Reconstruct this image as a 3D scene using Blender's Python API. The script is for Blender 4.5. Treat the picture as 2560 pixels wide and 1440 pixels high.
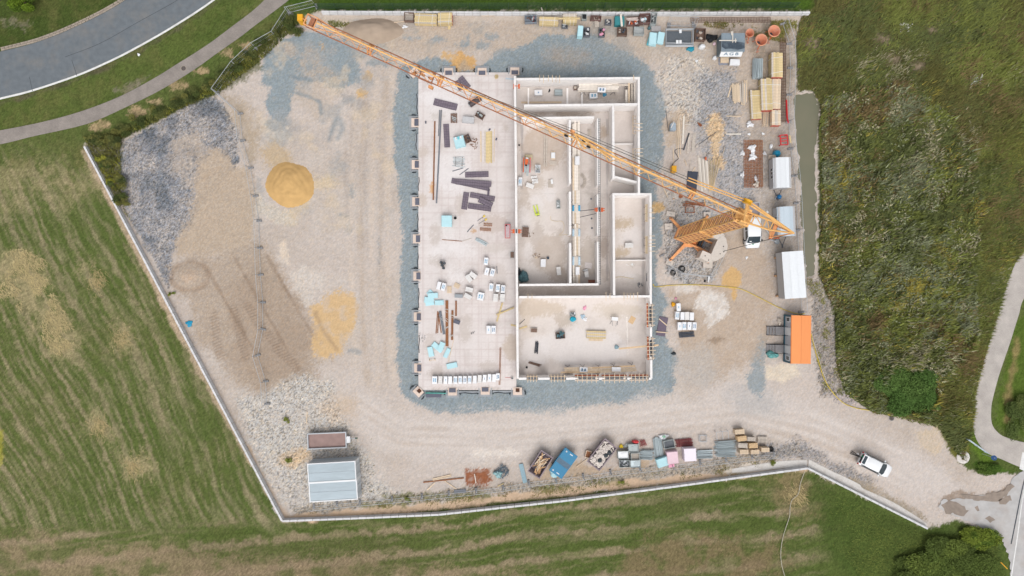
import bpy, bmesh, math, random
import numpy as np
from mathutils import Vector, Matrix
random.seed(7)
RNG = np.random.default_rng(11)
R = math.radians
for o in list(bpy.data.objects):
 bpy.data.objects.remove(o, do_unlink=True)
scene = bpy.context.scene
COL = scene.collection

H, F = 96.0, 1862.0                     # flight height (m), focal length (px of the 2560 px wide photo)
cam_d = bpy.data.cameras.new('drone_camera')
cam_d.sensor_width = 36.0
cam_d.lens = F * 36.0 / 2560.0
cam_d.clip_start = 0.5
cam_d.clip_end = 6000.0
cam = bpy.data.objects.new('drone_camera', cam_d)
COL.objects.link(cam)
cam.location = (0, 0, H)
cam.rotation_euler = (0, 0, 0)
scene.camera = cam

SUN_EL, SUN_AZ = 61.0, 175.0
world = bpy.data.worlds.new('World')
scene.world = world
world.use_nodes = True
wn = world.node_tree
for n in list(wn.nodes):
 wn.nodes.remove(n)
sky = wn.nodes.new('ShaderNodeTexSky')
sky.sky_type = 'NISHITA'
sky.sun_disc = False
sky.sun_elevation = R(SUN_EL)
sky.sun_rotation = R(SUN_AZ)
sky.air_density = 1.0
sky.dust_density = 6.0
sky.ozone_density = 1.0
hs = wn.nodes.new('ShaderNodeHueSaturation')      # cloud cover: the sky is nearly grey
hs.inputs['Saturation'].default_value = 0.22
bg = wn.nodes.new('ShaderNodeBackground')
bg.inputs['Strength'].default_value = 0.15
wo = wn.nodes.new('ShaderNodeOutputWorld')
wn.links.new(sky.outputs[0], hs.inputs['Color'])
wn.links.new(hs.outputs[0], bg.inputs['Color'])
wn.links.new(bg.outputs[0], wo.inputs['Surface'])

sun_d = bpy.data.lights.new('sun', 'SUN')
sun_d.energy = 0.65
sun_d.angle = R(60.0)
sun_d.color = (1.0, 0.98, 0.955)
sun = bpy.data.objects.new('sun', sun_d)
COL.objects.link(sun)
az, el = R(SUN_AZ), R(SUN_EL)
sdir = Vector((math.sin(az) * math.cos(el), math.cos(az) * math.cos(el), math.sin(el)))
sun.rotation_euler = sdir.to_track_quat('Z', 'Y').to_euler()
sun.location = (0, 0, 120)

vs = scene.view_settings
vs.view_transform = 'Standard'
vs.look = 'None'
vs.gamma = 1.0
vs.exposure = 0.09
vs.use_curve_mapping = False
scene.render.engine = 'CYCLES'

KEXP = 1.30                              # picture value of a horizontal surface / its base colour

def C(r, g, b):
 """picture colour (0-255) of an evenly lit horizontal surface -> base colour"""
 out = []
 for v in (r, g, b):
  v /= 255.0
  v = v / 12.92 if v <= 0.04045 else ((v + 0.055) / 1.055) ** 2.4
  out.append(min(v / KEXP, 0.86))
 return tuple(out)

def at(x, y, z=0.0):
 """ground plan position of something seen at picture point x, y and standing z metres high"""
 k = (H - z) / F
 return Vector(((x - 1280.0) * k, -(y - 720.0) * k, 0.0))

def m(px, z=0.0):
 return px * (H - z) / F

MATS = {}

def nd(nt, t, **kw):
 n = nt.nodes.new(t)
 for k, v in kw.items():
  setattr(n, k, v)
 return n

def mat(name, col, rough=0.7, metal=0.0, var=0.12, scale=6.0, dirt=0.0, bump=0.0, stripes=None, objvar=0.06, spec=0.3, dirtcol=(0.30, 0.24, 0.18)):
 """procedural material: base colour with two noise scales, optional dirt blotches, stripes and bump"""
 if name in MATS:
  return MATS[name]
 mt = bpy.data.materials.new(name)
 mt.use_nodes = True
 nt = mt.node_tree
 b = nt.nodes['Principled BSDF']
 b.inputs['Roughness'].default_value = rough
 b.inputs['Metallic'].default_value = metal
 b.inputs['Specular IOR Level'].default_value = spec
 tc = nd(nt, 'ShaderNodeTexCoord')
 oi = nd(nt, 'ShaderNodeObjectInfo')
 n1 = nd(nt, 'ShaderNodeTexNoise'); n1.inputs['Scale'].default_value = scale; n1.inputs['Detail'].default_value = 6
 off = nd(nt, 'ShaderNodeVectorMath', operation='ADD')
 sc = nd(nt, 'ShaderNodeMath', operation='MULTIPLY'); sc.inputs[1].default_value = 37.0
 nt.links.new(oi.outputs['Random'], sc.inputs[0])
 nt.links.new(tc.outputs['Object'], off.inputs[0]); nt.links.new(sc.outputs[0], off.inputs[1])
 nt.links.new(off.outputs[0], n1.inputs['Vector'])
 mr = nd(nt, 'ShaderNodeMapRange'); mr.inputs[1].default_value = 0.3; mr.inputs[2].default_value = 0.7
 mr.inputs[3].default_value = 1 - var; mr.inputs[4].default_value = 1 + var
 nt.links.new(n1.outputs[0], mr.inputs[0])
 mo = nd(nt, 'ShaderNodeMapRange'); mo.inputs[3].default_value = 1 - objvar; mo.inputs[4].default_value = 1 + objvar
 nt.links.new(oi.outputs['Random'], mo.inputs[0])
 mul = nd(nt, 'ShaderNodeMath', operation='MULTIPLY')
 nt.links.new(mr.outputs[0], mul.inputs[0]); nt.links.new(mo.outputs[0], mul.inputs[1])
 last = mul.outputs[0]
 if stripes:
  w = nd(nt, 'ShaderNodeTexWave', wave_type='BANDS', bands_direction=stripes[0])
  w.inputs['Scale'].default_value = stripes[1]; w.inputs['Distortion'].default_value = stripes[3] if len(stripes) > 3 else 0
  nt.links.new(tc.outputs['Object'], w.inputs['Vector'])
  ms = nd(nt, 'ShaderNodeMapRange'); ms.inputs[3].default_value = 1 - stripes[2]; ms.inputs[4].default_value = 1 + stripes[2] * 0.5
  nt.links.new(w.outputs['Fac'], ms.inputs[0])
  m2 = nd(nt, 'ShaderNodeMath', operation='MULTIPLY')
  nt.links.new(last, m2.inputs[0]); nt.links.new(ms.outputs[0], m2.inputs[1]); last = m2.outputs[0]
 vm = nd(nt, 'ShaderNodeVectorMath', operation='SCALE')
 vm.inputs[0].default_value = col[:3]
 nt.links.new(last, vm.inputs['Scale'])
 cout = vm.outputs[0]
 if dirt > 0:
  n2 = nd(nt, 'ShaderNodeTexNoise'); n2.inputs['Scale'].default_value = scale * 0.22; n2.inputs['Detail'].default_value = 8; n2.inputs['Roughness'].default_value = 0.65
  nt.links.new(off.outputs[0], n2.inputs['Vector'])
  md = nd(nt, 'ShaderNodeMapRange'); md.inputs[1].default_value = 0.48; md.inputs[2].default_value = 0.68; md.inputs[3].default_value = 0; md.inputs[4].default_value = dirt
  nt.links.new(n2.outputs[0], md.inputs[0])
  mx = nd(nt, 'ShaderNodeMix', data_type='RGBA')
  nt.links.new(md.outputs[0], mx.inputs[0]); nt.links.new(cout, mx.inputs[6])
  mx.inputs[7].default_value = (*dirtcol, 1)
  cout = mx.outputs[2]
 nt.links.new(cout, b.inputs['Base Color'])
 if bump > 0:
  bp = nd(nt, 'ShaderNodeBump'); bp.inputs['Strength'].default_value = bump; bp.inputs['Distance'].default_value = 0.05
  nt.links.new(n1.outputs[0], bp.inputs['Height']); nt.links.new(bp.outputs[0], b.inputs['Normal'])
 MATS[name] = mt
 return mt

def attr_mat(name, attr='Col', rough=0.9, spec=0.15, speck=0.18, bump=0.0, two_sided=False, fine=9.0):
 """material whose colour is the per-vertex surface colour, broken up by fine procedural grain"""
 mt = bpy.data.materials.new(name)
 mt.use_nodes = True
 nt = mt.node_tree
 b = nt.nodes['Principled BSDF']
 b.inputs['Roughness'].default_value = rough
 b.inputs['Specular IOR Level'].default_value = spec
 a = nd(nt, 'ShaderNodeAttribute', attribute_name=attr)
 tc = nd(nt, 'ShaderNodeTexCoord')
 n1 = nd(nt, 'ShaderNodeTexNoise'); n1.inputs['Scale'].default_value = fine; n1.inputs['Detail'].default_value = 4; n1.inputs['Roughness'].default_value = 0.7
 nt.links.new(tc.outputs['Object'], n1.inputs['Vector'])
 mr = nd(nt, 'ShaderNodeMapRange'); mr.inputs[1].default_value = 0.3; mr.inputs[2].default_value = 0.7; mr.inputs[3].default_value = 1 - speck; mr.inputs[4].default_value = 1 + speck
 nt.links.new(n1.outputs[0], mr.inputs[0])
 vm = nd(nt, 'ShaderNodeVectorMath', operation='SCALE')
 nt.links.new(a.outputs['Color'], vm.inputs[0]); nt.links.new(mr.outputs[0], vm.inputs['Scale'])
 nt.links.new(vm.outputs[0], b.inputs['Base Color'])
 if bump > 0:
  bp = nd(nt, 'ShaderNodeBump'); bp.inputs['Strength'].default_value = bump; bp.inputs['Distance'].default_value = 0.06
  nt.links.new(n1.outputs[0], bp.inputs['Height']); nt.links.new(bp.outputs[0], b.inputs['Normal'])
 MATS[name] = mt
 return mt

class MB:
 """collects shapes into one mesh"""
 def __init__(self):
  self.v, self.f = [], []

 def add(self, verts, faces):
  n = len(self.v)
  self.v += [tuple(p) for p in verts]
  self.f += [tuple(i + n for i in f) for f in faces]
  return self

 def box(self, c, s, rz=0.0, rx=0.0, ry=0.0, taper=1.0):
  x, y, z = s[0] / 2, s[1] / 2, s[2] / 2
  t = taper
  pts = [(-x, -y, -z), (x, -y, -z), (x, y, -z), (-x, y, -z), (-x * t, -y * t, z), (x * t, -y * t, z), (x * t, y * t, z), (-x * t, y * t, z)]
  M = Matrix.Rotation(rz, 3, 'Z') @ Matrix.Rotation(ry, 3, 'Y') @ Matrix.Rotation(rx, 3, 'X')
  c = Vector(c)
  return self.add([M @ Vector(p) + c for p in pts], [(3, 2, 1, 0), (4, 5, 6, 7), (0, 1, 5, 4), (1, 2, 6, 5), (2, 3, 7, 6), (3, 0, 4, 7)])

 def cube(self, x0, x1, y0, y1, z0, z1):
  return self.box(((x0 + x1) / 2, (y0 + y1) / 2, (z0 + z1) / 2), (x1 - x0, y1 - y0, z1 - z0))

 def prism(self, poly, z0, z1, top=None):
  a = sum(poly[i][0] * poly[(i + 1) % len(poly)][1] - poly[(i + 1) % len(poly)][0] * poly[i][1] for i in range(len(poly)))
  if a < 0:
   poly = poly[::-1]
   top = top[::-1] if top else None
  n = len(poly)
  top = top or poly
  vs_ = [(p[0], p[1], z0) for p in poly] + [(p[0], p[1], z1) for p in top]
  fs = [tuple(range(n))[::-1], tuple(range(n, 2 * n))] + [(i, (i + 1) % n, n + (i + 1) % n, n + i) for i in range(n)]
  return self.add(vs_, fs)

 def tube(self, p0, p1, r, n=6, r1=None):
  p0, p1 = Vector(p0), Vector(p1)
  d = p1 - p0
  if d.length < 1e-6:
   return self
  q = d.to_track_quat('Z', 'Y').to_matrix()
  r1 = r if r1 is None else r1
  vs_ = []
  for k, (p, rr) in enumerate(((p0, r), (p1, r1))):
   for i in range(n):
    a = 2 * math.pi * (i + 0.5) / n
    vs_.append(p + q @ Vector((math.cos(a) * rr, math.sin(a) * rr, 0)))
  fs = [tuple(range(n))[::-1], tuple(range(n, 2 * n))] + [(i, (i + 1) % n, n + (i + 1) % n, n + i) for i in range(n)]
  return self.add(vs_, fs)

 def path(self, pts, r, n=5):
  for a, b in zip(pts[:-1], pts[1:]):
   self.tube(a, b, r, n)
  return self

 def lathe(self, prof, c=(0, 0, 0), n=16, axis=None):
  vs_, fs = [], []
  k = len(prof)
  for i in range(n):
   a = 2 * math.pi * i / n
   for (r, z) in prof:
    vs_.append(Vector((math.cos(a) * r, math.sin(a) * r, z)))
  if axis is not None:
   q = Vector(axis).to_track_quat('Z', 'Y').to_matrix()
   vs_ = [q @ p for p in vs_]
  vs_ = [p + Vector(c) for p in vs_]
  for i in range(n):
   j = (i + 1) % n
   for q_ in range(k - 1):
    fs.append((i * k + q_, j * k + q_, j * k + q_ + 1, i * k + q_ + 1))
  return self.add(vs_, fs)

 def grid(self, P):
  """P: rows of points"""
  r, c = len(P), len(P[0])
  return self.add([p for row in P for p in row], [(i * c + j, i * c + j + 1, (i + 1) * c + j + 1, (i + 1) * c + j) for i in range(r - 1) for j in range(c - 1)])

 def mesh(self, name):
  me = bpy.data.meshes.new(name)
  me.from_pydata(self.v, [], self.f)
  me.update()
  return me

 def build(self, name, mt, parent=None, smooth=False, loc=None, rz=0.0):
  me = self.mesh(name)
  me.materials.append(mt)
  if smooth:
   me.polygons.foreach_set('use_smooth', [True] * len(me.polygons))
  o = bpy.data.objects.new(name, me)
  COL.objects.link(o)
  if parent:
   o.parent = parent
  if loc is not None:
   o.location = loc
  o.rotation_euler.z = rz
  return o

def inst(name, me, parent, loc, rz=0.0, scale=None, rot=None):
 o = bpy.data.objects.new(name, me)
 COL.objects.link(o)
 o.parent = parent
 o.location = loc
 if rot is not None:
  o.rotation_euler = rot
 else:
  o.rotation_euler.z = rz
 if scale:
  o.scale = scale
 return o

def tag(o, label, cat, group=None, kind=None):
 if label:
  o['label'] = label
 if cat:
  o['category'] = cat
 if group:
  o['group'] = group
 if kind:
  o['kind'] = kind
 return o

def thing(name, label, cat, x, y, ang=0.0, z=0.0, ztop=0.0, group=None):
 """Empty at the base of a thing seen at picture point x, y (of its top, ztop m high); ang: clockwise picture angle"""
 e = bpy.data.objects.new(name, None)
 COL.objects.link(e)
 p = at(x, y, ztop)
 e.location = (p.x, p.y, z)
 e.rotation_euler.z = R(-ang)
 e.empty_display_size = 0.2
 return tag(e, label, cat, group)

def catmull(pts, n=8):
 out = []
 P = [Vector((*p, 0)) if len(p) == 2 else Vector(p) for p in pts]
 P = [P[0] * 2 - P[1]] + P + [P[-1] * 2 - P[-2]]
 for i in range(1, len(P) - 2):
  for k in range(n):
   t = k / n
   a, b, c, d = P[i - 1:i + 3]
   out.append(0.5 * ((2 * b) + (c - a) * t + (2 * a - 5 * b + 4 * c - d) * t * t + (3 * b - a - 3 * c + d) * t ** 3))
 out.append(P[-2])
 return out

UNIT_TUBE = MB().tube((0, 0, 0), (0, 0, 1), 1.0, 6).mesh('tube')

def bar(name, mt, parent, p0, p1, r):
 """a straight round bar that shares one unit mesh per material"""
 key = 'bar_' + mt.name
 me = bpy.data.meshes.get(key)
 if me is None:
  me = UNIT_TUBE.copy(); me.name = key; me.materials.append(mt)
 p0, p1 = Vector(p0), Vector(p1)
 d = p1 - p0
 return inst(name, me, parent, p0, rot=d.to_track_quat('Z', 'Y').to_euler(), scale=(r, r, d.length))

UNIT_BOX = MB().box((0, 0, 0.5), (1, 1, 1)).mesh('unit_box')

def beam(name, mt, parent, c, s, rz=0.0):
 """box-shaped piece (base centre c, size s) that shares one unit mesh per material"""
 key = 'beam_' + mt.name
 me = bpy.data.meshes.get(key)
 if me is None:
  me = UNIT_BOX.copy(); me.name = key; me.materials.append(mt)
 return inst(name, me, parent, c, rz, scale=s)

def vnoise(x, y, seed):
 xi = np.floor(x).astype(np.int64); yi = np.floor(y).astype(np.int64)
 fx = x - xi; fy = y - yi
 fx = fx * fx * (3 - 2 * fx); fy = fy * fy * (3 - 2 * fy)

 def h(a, b):
  n = (a * 374761393 + b * 668265263 + seed * 974634541) & 0xffffffff
  n = ((n ^ (n >> 13)) * 1274126177) & 0xffffffff
  n = (n ^ (n >> 16)) & 0xffff
  return n / 65535.0
 a = h(xi, yi); b = h(xi + 1, yi); c = h(xi, yi + 1); d = h(xi + 1, yi + 1)
 return (a + (b - a) * fx) * (1 - fy) + (c + (d - c) * fx) * fy

def fbm(x, y, s, seed, octv=4, gain=0.5):
 """-1..1 noise of feature size s px"""
 t = 0; amp = 1; tot = 0
 for k in range(octv):
  t = t + amp * (vnoise(x / s * 2 ** k + 17.3 * k, y / s * 2 ** k - 9.1 * k, seed + k) * 2 - 1)
  tot += amp; amp *= gain
 return t / tot * 1.6

def polydist(x, y, poly):
 """signed distance to a polygon (negative inside)"""
 poly = np.array(poly, float)
 n = len(poly)
 d2 = np.full(x.shape, 1e12)
 ins = np.zeros(x.shape, bool)
 for i in range(n):
  ax, ay = poly[i]; bx, by = poly[(i + 1) % n]
  ex, ey = bx - ax, by - ay
  L2 = ex * ex + ey * ey + 1e-9
  t = np.clip(((x - ax) * ex + (y - ay) * ey) / L2, 0, 1)
  dx = x - ax - t * ex; dy = y - ay - t * ey
  d2 = np.minimum(d2, dx * dx + dy * dy)
  if ay != by:
   c = ((ay > y) != (by > y)) & (x < (bx - ax) * (y - ay) / (by - ay) + ax)
   ins ^= c
 d = np.sqrt(d2)
 return np.where(ins, -d, d)

def linedist(x, y, pts):
 d2 = np.full(x.shape, 1e12)
 for (ax, ay), (bx, by) in zip(pts[:-1], pts[1:]):
  ex, ey = bx - ax, by - ay
  t = np.clip(((x - ax) * ex + (y - ay) * ey) / (ex * ex + ey * ey + 1e-9), 0, 1)
  d2 = np.minimum(d2, (x - ax - t * ex) ** 2 + (y - ay - t * ey) ** 2)
 return np.sqrt(d2)

def sstep(a, b, v):
 t = np.clip((v - a) / (b - a), 0, 1)
 return t * t * (3 - 2 * t)

class Paint:
 """surface colour of a flat sheet, laid out on plan polygons (coordinates: picture pixels on the ground plane)"""
 def __init__(self, x, y, base):
  self.x, self.y = x, y
  self.c = np.tile(np.array(base, float), (x.size, 1))
  self.gr = np.zeros(x.size)

 def near(self, poly, pad):
  p = np.array(poly)
  return np.where((self.x > p[:, 0].min() - pad) & (self.x < p[:, 0].max() + pad) & (self.y > p[:, 1].min() - pad) & (self.y < p[:, 1].max() + pad))[0]

 def fill(self, poly, col, soft=8, warp=10, size=40, op=1.0, seed=1, mott=0.0, gravel=None, oct_=4):
  ix = self.near(poly, soft + warp * 2)
  if ix.size == 0:
   return ix, None
  x, y = self.x[ix], self.y[ix]
  d = polydist(x, y, poly) + warp * fbm(x, y, size, seed, oct_ + 2, 0.6)
  d = d + soft * 0.9 * (RNG.random(x.size) * 2 - 1) * (vnoise(x / 9, y / 9, seed) + 0.2)
  sf = soft * (0.55 if soft < 12 else 1.0)
  w = sstep(sf, -sf, d) * op
  if mott:
   w = w * np.clip(1 - mott + mott * 1.6 * sstep(-0.5, 0.5, fbm(x, y, size * 0.6, seed + 50, 5, 0.6)), 0, 1)
  self.mix(ix, w, col, gravel)
  return ix, w

 def blob(self, cx, cy, rx, ry, col, **kw):
  poly = [(cx + rx * math.cos(a * math.pi / 8), cy + ry * math.sin(a * math.pi / 8)) for a in range(16)]
  return self.fill(poly, col, **kw)

 def line(self, pts, col, w=4, soft=3, warp=3, size=25, op=1.0, seed=1, mott=0.0, gravel=None):
  ix = self.near(pts, w + soft + warp * 2)
  if ix.size == 0:
   return
  x, y = self.x[ix], self.y[ix]
  d = linedist(x, y, pts) - w + warp * fbm(x, y, size, seed, 3)
  k = sstep(soft, -soft, d) * op
  if mott:
   k = k * np.clip(1 - mott + mott * 1.6 * sstep(-0.5, 0.5, fbm(x, y, size, seed + 50, 4)), 0, 1)
  self.mix(ix, k, col, gravel)

 def mix(self, ix, w, col, gravel=None):
  self.c[ix] = self.c[ix] * (1 - w[:, None]) + np.array(col)[None] * w[:, None]
  if gravel is not None:
   self.gr[ix] = self.gr[ix] * (1 - w) + gravel * w

def sheet(name, xs, ys, z, col, gr, mt):
 """height-field sheet from plan coordinates"""
 nx, ny = len(xs), len(ys)
 X, Y = np.meshgrid(xs, ys)
 co = np.stack([X.ravel(), Y.ravel(), z.ravel()], 1).astype(np.float32)
 me = bpy.data.meshes.new(name)
 me.vertices.add(nx * ny)
 me.vertices.foreach_set('co', co.ravel())
 i = (np.arange(ny - 1)[:, None] * nx + np.arange(nx - 1)[None]).ravel()
 q = np.stack([i, i + 1, i + 1 + nx, i + nx], 1).astype(np.int32)
 me.loops.add(q.size)
 me.loops.foreach_set('vertex_index', q.ravel())
 me.polygons.add(len(q))
 me.polygons.foreach_set('loop_start', np.arange(0, q.size, 4, dtype=np.int32))
 me.polygons.foreach_set('use_smooth', np.ones(len(q), bool))
 me.update(calc_edges=True)
 a = me.attributes.new('Col', 'FLOAT_COLOR', 'POINT')
 a.data.foreach_set('color', np.concatenate([col, np.ones((len(col), 1))], 1).astype(np.float32).ravel())
 if gr is not None:
  g = me.attributes.new('Gravel', 'FLOAT', 'POINT')
  g.data.foreach_set('value', gr.astype(np.float32))
 me.materials.append(mt)
 o = bpy.data.objects.new(name, me)
 COL.objects.link(o)
 return o

def tri_soup(name, V, colr, mt):
 """V: n x 3 x 3 triangle corners, colr: n x 3"""
 n = len(V)
 me = bpy.data.meshes.new(name)
 me.vertices.add(n * 3)
 me.vertices.foreach_set('co', V.astype(np.float32).ravel())
 me.loops.add(n * 3)
 me.loops.foreach_set('vertex_index', np.arange(n * 3, dtype=np.int32))
 me.polygons.add(n)
 me.polygons.foreach_set('loop_start', np.arange(0, n * 3, 3, dtype=np.int32))
 me.update(calc_edges=True)
 a = me.attributes.new('Col', 'FLOAT_COLOR', 'POINT')
 cc = np.repeat(np.concatenate([colr, np.ones((n, 1))], 1), 3, 0)
 a.data.foreach_set('color', cc.astype(np.float32).ravel())
 me.materials.append(mt)
 o = bpy.data.objects.new(name, me)
 COL.objects.link(o)
 return o
def graded(lim, step, far):
 a = list(np.arange(-lim, lim + 1e-6, step))
 g, s, v = [], step, lim
 while v < far:
  s *= 1.35
  v += s
  g.append(v)
 return np.array([-q for q in g[::-1]] + a + g)

gx = graded(69.0, 0.155, 1500.0)
gy = graded(40.0, 0.155, 1500.0)
GX, GY = np.meshgrid(gx, gy)
px = (GX.ravel() * F / H + 1280.0)
py = (720.0 - GY.ravel() * F / H)
pxc = np.clip(px, -400, 2960); pyc = np.clip(py, -400, 1840)

GRASS = C(96, 107, 58)
pt = Paint(pxc, pyc, GRASS)
X_, Y_ = pt.x, pt.y
ALL = np.arange(X_.size)

n1 = fbm(X_, Y_, 140, 3, 4); n2 = fbm(X_, Y_, 26, 9, 4, 0.6); n3 = fbm(X_, Y_, 9, 21, 3, 0.6)
pt.mix(ALL, np.clip(0.30 + 0.5 * n2 + 0.25 * n3, 0, 1) * 0.6, C(84, 102, 50))
pt.mix(ALL, np.clip(-0.1 + 0.6 * n1 + 0.35 * n3, 0, 1) * 0.6, C(122, 116, 78))
left = sstep(20, -20, (Y_ - 1310 - 0.03 * (705 - X_)) + 25 * n1) * (X_ < 900)
u = X_ * 0.884 - Y_ * 0.467 + 30 * fbm(X_, Y_, 420, 31, 2) + 3 * n2
st = np.abs(((u / 57.0) % 1.0) - 0.5) * 2
k = np.maximum(sstep(0.66, 0.92, st + 0.16 * n2 + 0.14 * n3), 0.6 * sstep(0.80, 0.98, 1 - np.abs(st - 0.35) * 1.6 + 0.10 * n2 + 0.1 * n3)) * left * np.clip(0.85 + 0.7 * fbm(X_, Y_, 90, 33, 3), 0.15, 1) * sstep(330, 480, Y_)
pt.mix(ALL, k * 0.7, C(158, 145, 116))
fl = fbm(u * 1.0, (X_ * 0.467 + Y_ * 0.884) * 0.10, 7, 35, 3, 0.6)
pt.mix(ALL, np.clip(fl * 1.1, 0, 1) * 0.45 * left * sstep(330, 480, Y_), C(166, 154, 124))
pt.mix(ALL, np.clip(-fl * 1.1, 0, 1) * 0.35 * left, C(84, 104, 48))
u = Y_ + 0.105 * X_ + 10 * fbm(X_, Y_, 220, 41, 2) + 5 * n2
st = np.abs(((u / 62.0) % 1.0) - 0.5) * 2
bot = (1 - left) * sstep(1180, 1260, Y_ + 0.1 * X_ - 60) * sstep(2120, 1980, X_)
k = sstep(0.55, 0.95, st + 0.22 * n2 + 0.16 * n3) * bot * np.clip(0.75 + 0.7 * fbm(X_, Y_, 110, 43, 3), 0.08, 1)
pt.mix(ALL, sstep(1290, 1320, Y_ + 0.105 * (X_ - 705)) * sstep(300, 700, X_) * 0.7 * np.clip(0.75 + 0.4 * n1, 0, 1), C(82, 98, 46))
pt.mix(ALL, k * 0.85, C(156, 140, 114))
fl = fbm(u * 1.0, X_ * 0.10, 7, 45, 3, 0.6)
pt.mix(ALL, np.clip(fl * 1.1, 0, 1) * 0.4 * bot, C(160, 146, 116))
for poly, op, sd in (([(-20, 410), (120, 400), (230, 420), (260, 470), (200, 500), (120, 520), (40, 500), (-20, 520)], 0.5, 1),
      ([(-40, 640), (60, 625), (120, 660), (130, 710), (110, 740), (165, 790), (195, 850), (185, 900), (140, 890), (110, 840), (60, 790), (20, 730), (-40, 700)], 0.75, 2),
      ([(225, 1035), (255, 1045), (270, 1090), (255, 1110), (230, 1070)], 0.8, 3), ([(290, 1140), (350, 1150), (370, 1185), (320, 1180)], 0.8, 4),
      ([(210, 660), (240, 690), (262, 720), (240, 725)], 0.7, 5), ([(285, 810), (310, 830), (330, 880), (300, 870)], 0.7, 6)):
 pt.fill(poly, C(172, 158, 122), soft=26, warp=34, size=40, op=op, seed=200 + sd, mott=0.75)
pt.fill([(-40, 1345), (150, 1330), (200, 1360), (420, 1350), (480, 1380), (700, 1385), (1000, 1400), (1400, 1440), (700, 1460), (-40, 1470)], C(158, 138, 112), soft=22, warp=26, size=70, op=0.7, seed=220, mott=0.75)
pt.fill([(1920, 1180), (2010, 1190), (2070, 1250), (2060, 1300), (1990, 1290), (1930, 1240)], C(140, 124, 92), soft=20, warp=22, size=45, op=0.8, seed=222, mott=0.6)
pt.fill([(1560, 1380), (1760, 1330), (1900, 1360), (2000, 1400), (1960, 1450), (1560, 1450)], C(136, 118, 90), soft=25, warp=30, size=60, op=0.75, seed=223, mott=0.7)
pt.fill([(2040, 1200), (2320, 1325), (2500, 1345), (2520, 1450), (2140, 1450), (2060, 1350), (2030, 1260)], C(74, 92, 42), soft=18, warp=20, size=60, op=0.8, seed=224, mott=0.35)
pt.fill([(-20, 1060), (4, 1080), (8, 1120), (4, 1160), (-20, 1180)], C(170, 164, 70), soft=6, warp=6, seed=225, op=0.7)
chev = 0.5 + 0.5 * np.sin((X_ + np.abs(((Y_ + 0.09 * X_) % 34) - 17) * 1.4) * 2 * math.pi / 11.0)
kk = sstep(1365, 1400, Y_ + 0.045 * X_) * sstep(1180, 900, X_) * sstep(350, 500, X_) + sstep(30, 14, np.abs(Y_ - (1265 - (X_ - 1640) * 0.07))) * sstep(1600, 1660, X_) * sstep(1790, 1750, X_)
pt.mix(ALL, np.clip(kk, 0, 1) * chev * 0.35, C(112, 96, 76))

pt.fill([(-60, 0), (340, -60), (300, 10), (190, 70), (95, 105), (-60, 140)], C(74, 88, 42), soft=6, warp=8, seed=230)
pt.blob(40, 60, 40, 16, C(150, 140, 122), soft=6, warp=14, size=16, op=0.55, seed=231, mott=0.9)
pt.fill([(275, 225), (310, 215), (375, 185), (372, 200), (310, 236)], C(150, 138, 125), soft=6, warp=8, size=16, op=0.85, seed=232, mott=0.5)
pt.fill([(0, 252), (190, 198), (340, 130), (545, 5), (640, 0), (520, 108), (385, 190), (210, 272), (0, 322)], C(92, 106, 50), soft=8, warp=10, size=30, op=0.45, seed=233, mott=0.6)
pt.line([(0, 256), (80, 236), (190, 199), (267, 167), (340, 130), (440, 74), (550, 0)], C(98, 90, 74), w=5, soft=5, warp=5, op=0.75, seed=234, mott=0.4)
pt.fill([(700, 5), (780, 24), (1990, 26), (2030, 36), (2060, -60), (700, -60)], C(74, 98, 36), soft=6, warp=6, seed=235)
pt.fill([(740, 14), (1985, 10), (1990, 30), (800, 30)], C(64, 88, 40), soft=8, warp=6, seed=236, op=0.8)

MEADOW = [(2035, 20), (2060, -80), (2620, -80), (2620, 560), (2530, 660), (2475, 840), (2440, 960), (2428, 1080), (2405, 1150), (2370, 1110), (2345, 1070), (2180, 1030), (2110, 985), (2088, 900), (2086, 780), (2046, 690), (2052, 500), (2046, 330), (2052, 270), (2030, 225), (1995, 230), (1990, 100), (2000, 48)]
pt.fill(MEADOW, C(84, 84, 52), soft=6, warp=8, seed=240)
mw = polydist(X_, Y_, MEADOW) < 10
ixm = np.where(mw)[0]
xm, ym = X_[ixm], Y_[ixm]
pt.mix(ixm, np.clip(0.1 + 0.7 * fbm(xm, ym, 110, 61, 3), 0, 1) * 0.8, C(104, 92, 62))
pt.mix(ixm, np.clip(0.0 + 0.8 * fbm(xm, ym, 70, 71, 4), 0, 1) * 0.8, C(62, 70, 38))
pt.mix(ixm, sstep(2380, 2500, xm + 0.25 * (ym - 500)) * np.clip(0.6 + 0.5 * fbm(xm, ym, 60, 81, 4), 0, 1), C(118, 116, 50))
for q, (cx, cy, rx, ry) in enumerate(((2205, 100, 26, 18), (2232, 150, 22, 14), (2290, 165, 26, 16), (2330, 75, 14, 10), (2025, 110, 22, 30))):
 pt.blob(cx, cy, rx, ry, C(156, 138, 118), soft=12, warp=14, size=24, op=0.8, seed=246 + q, mott=0.4)
pt.fill([(2190, 920), (2260, 905), (2330, 930), (2345, 1000), (2300, 1040), (2200, 1040), (2180, 980)], C(58, 86, 34), soft=10, warp=8, seed=242)
pt.line([(2560, 640), (2510, 760), (2470, 860), (2442, 960), (2424, 1060), (2436, 1110), (2470, 1150)], C(98, 124, 44), w=12, soft=8, warp=6, op=0.85, seed=243)
pt.fill([(2500, 980), (2545, 800), (2620, 740), (2620, 1100), (2540, 1090), (2490, 1060)], C(88, 108, 44), soft=8, warp=8, seed=244)
pt.line([(2545, 850), (2530, 930), (2520, 1000), (2518, 1050)], C(150, 132, 90), w=7, soft=7, warp=6, op=0.8, seed=245)

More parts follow.
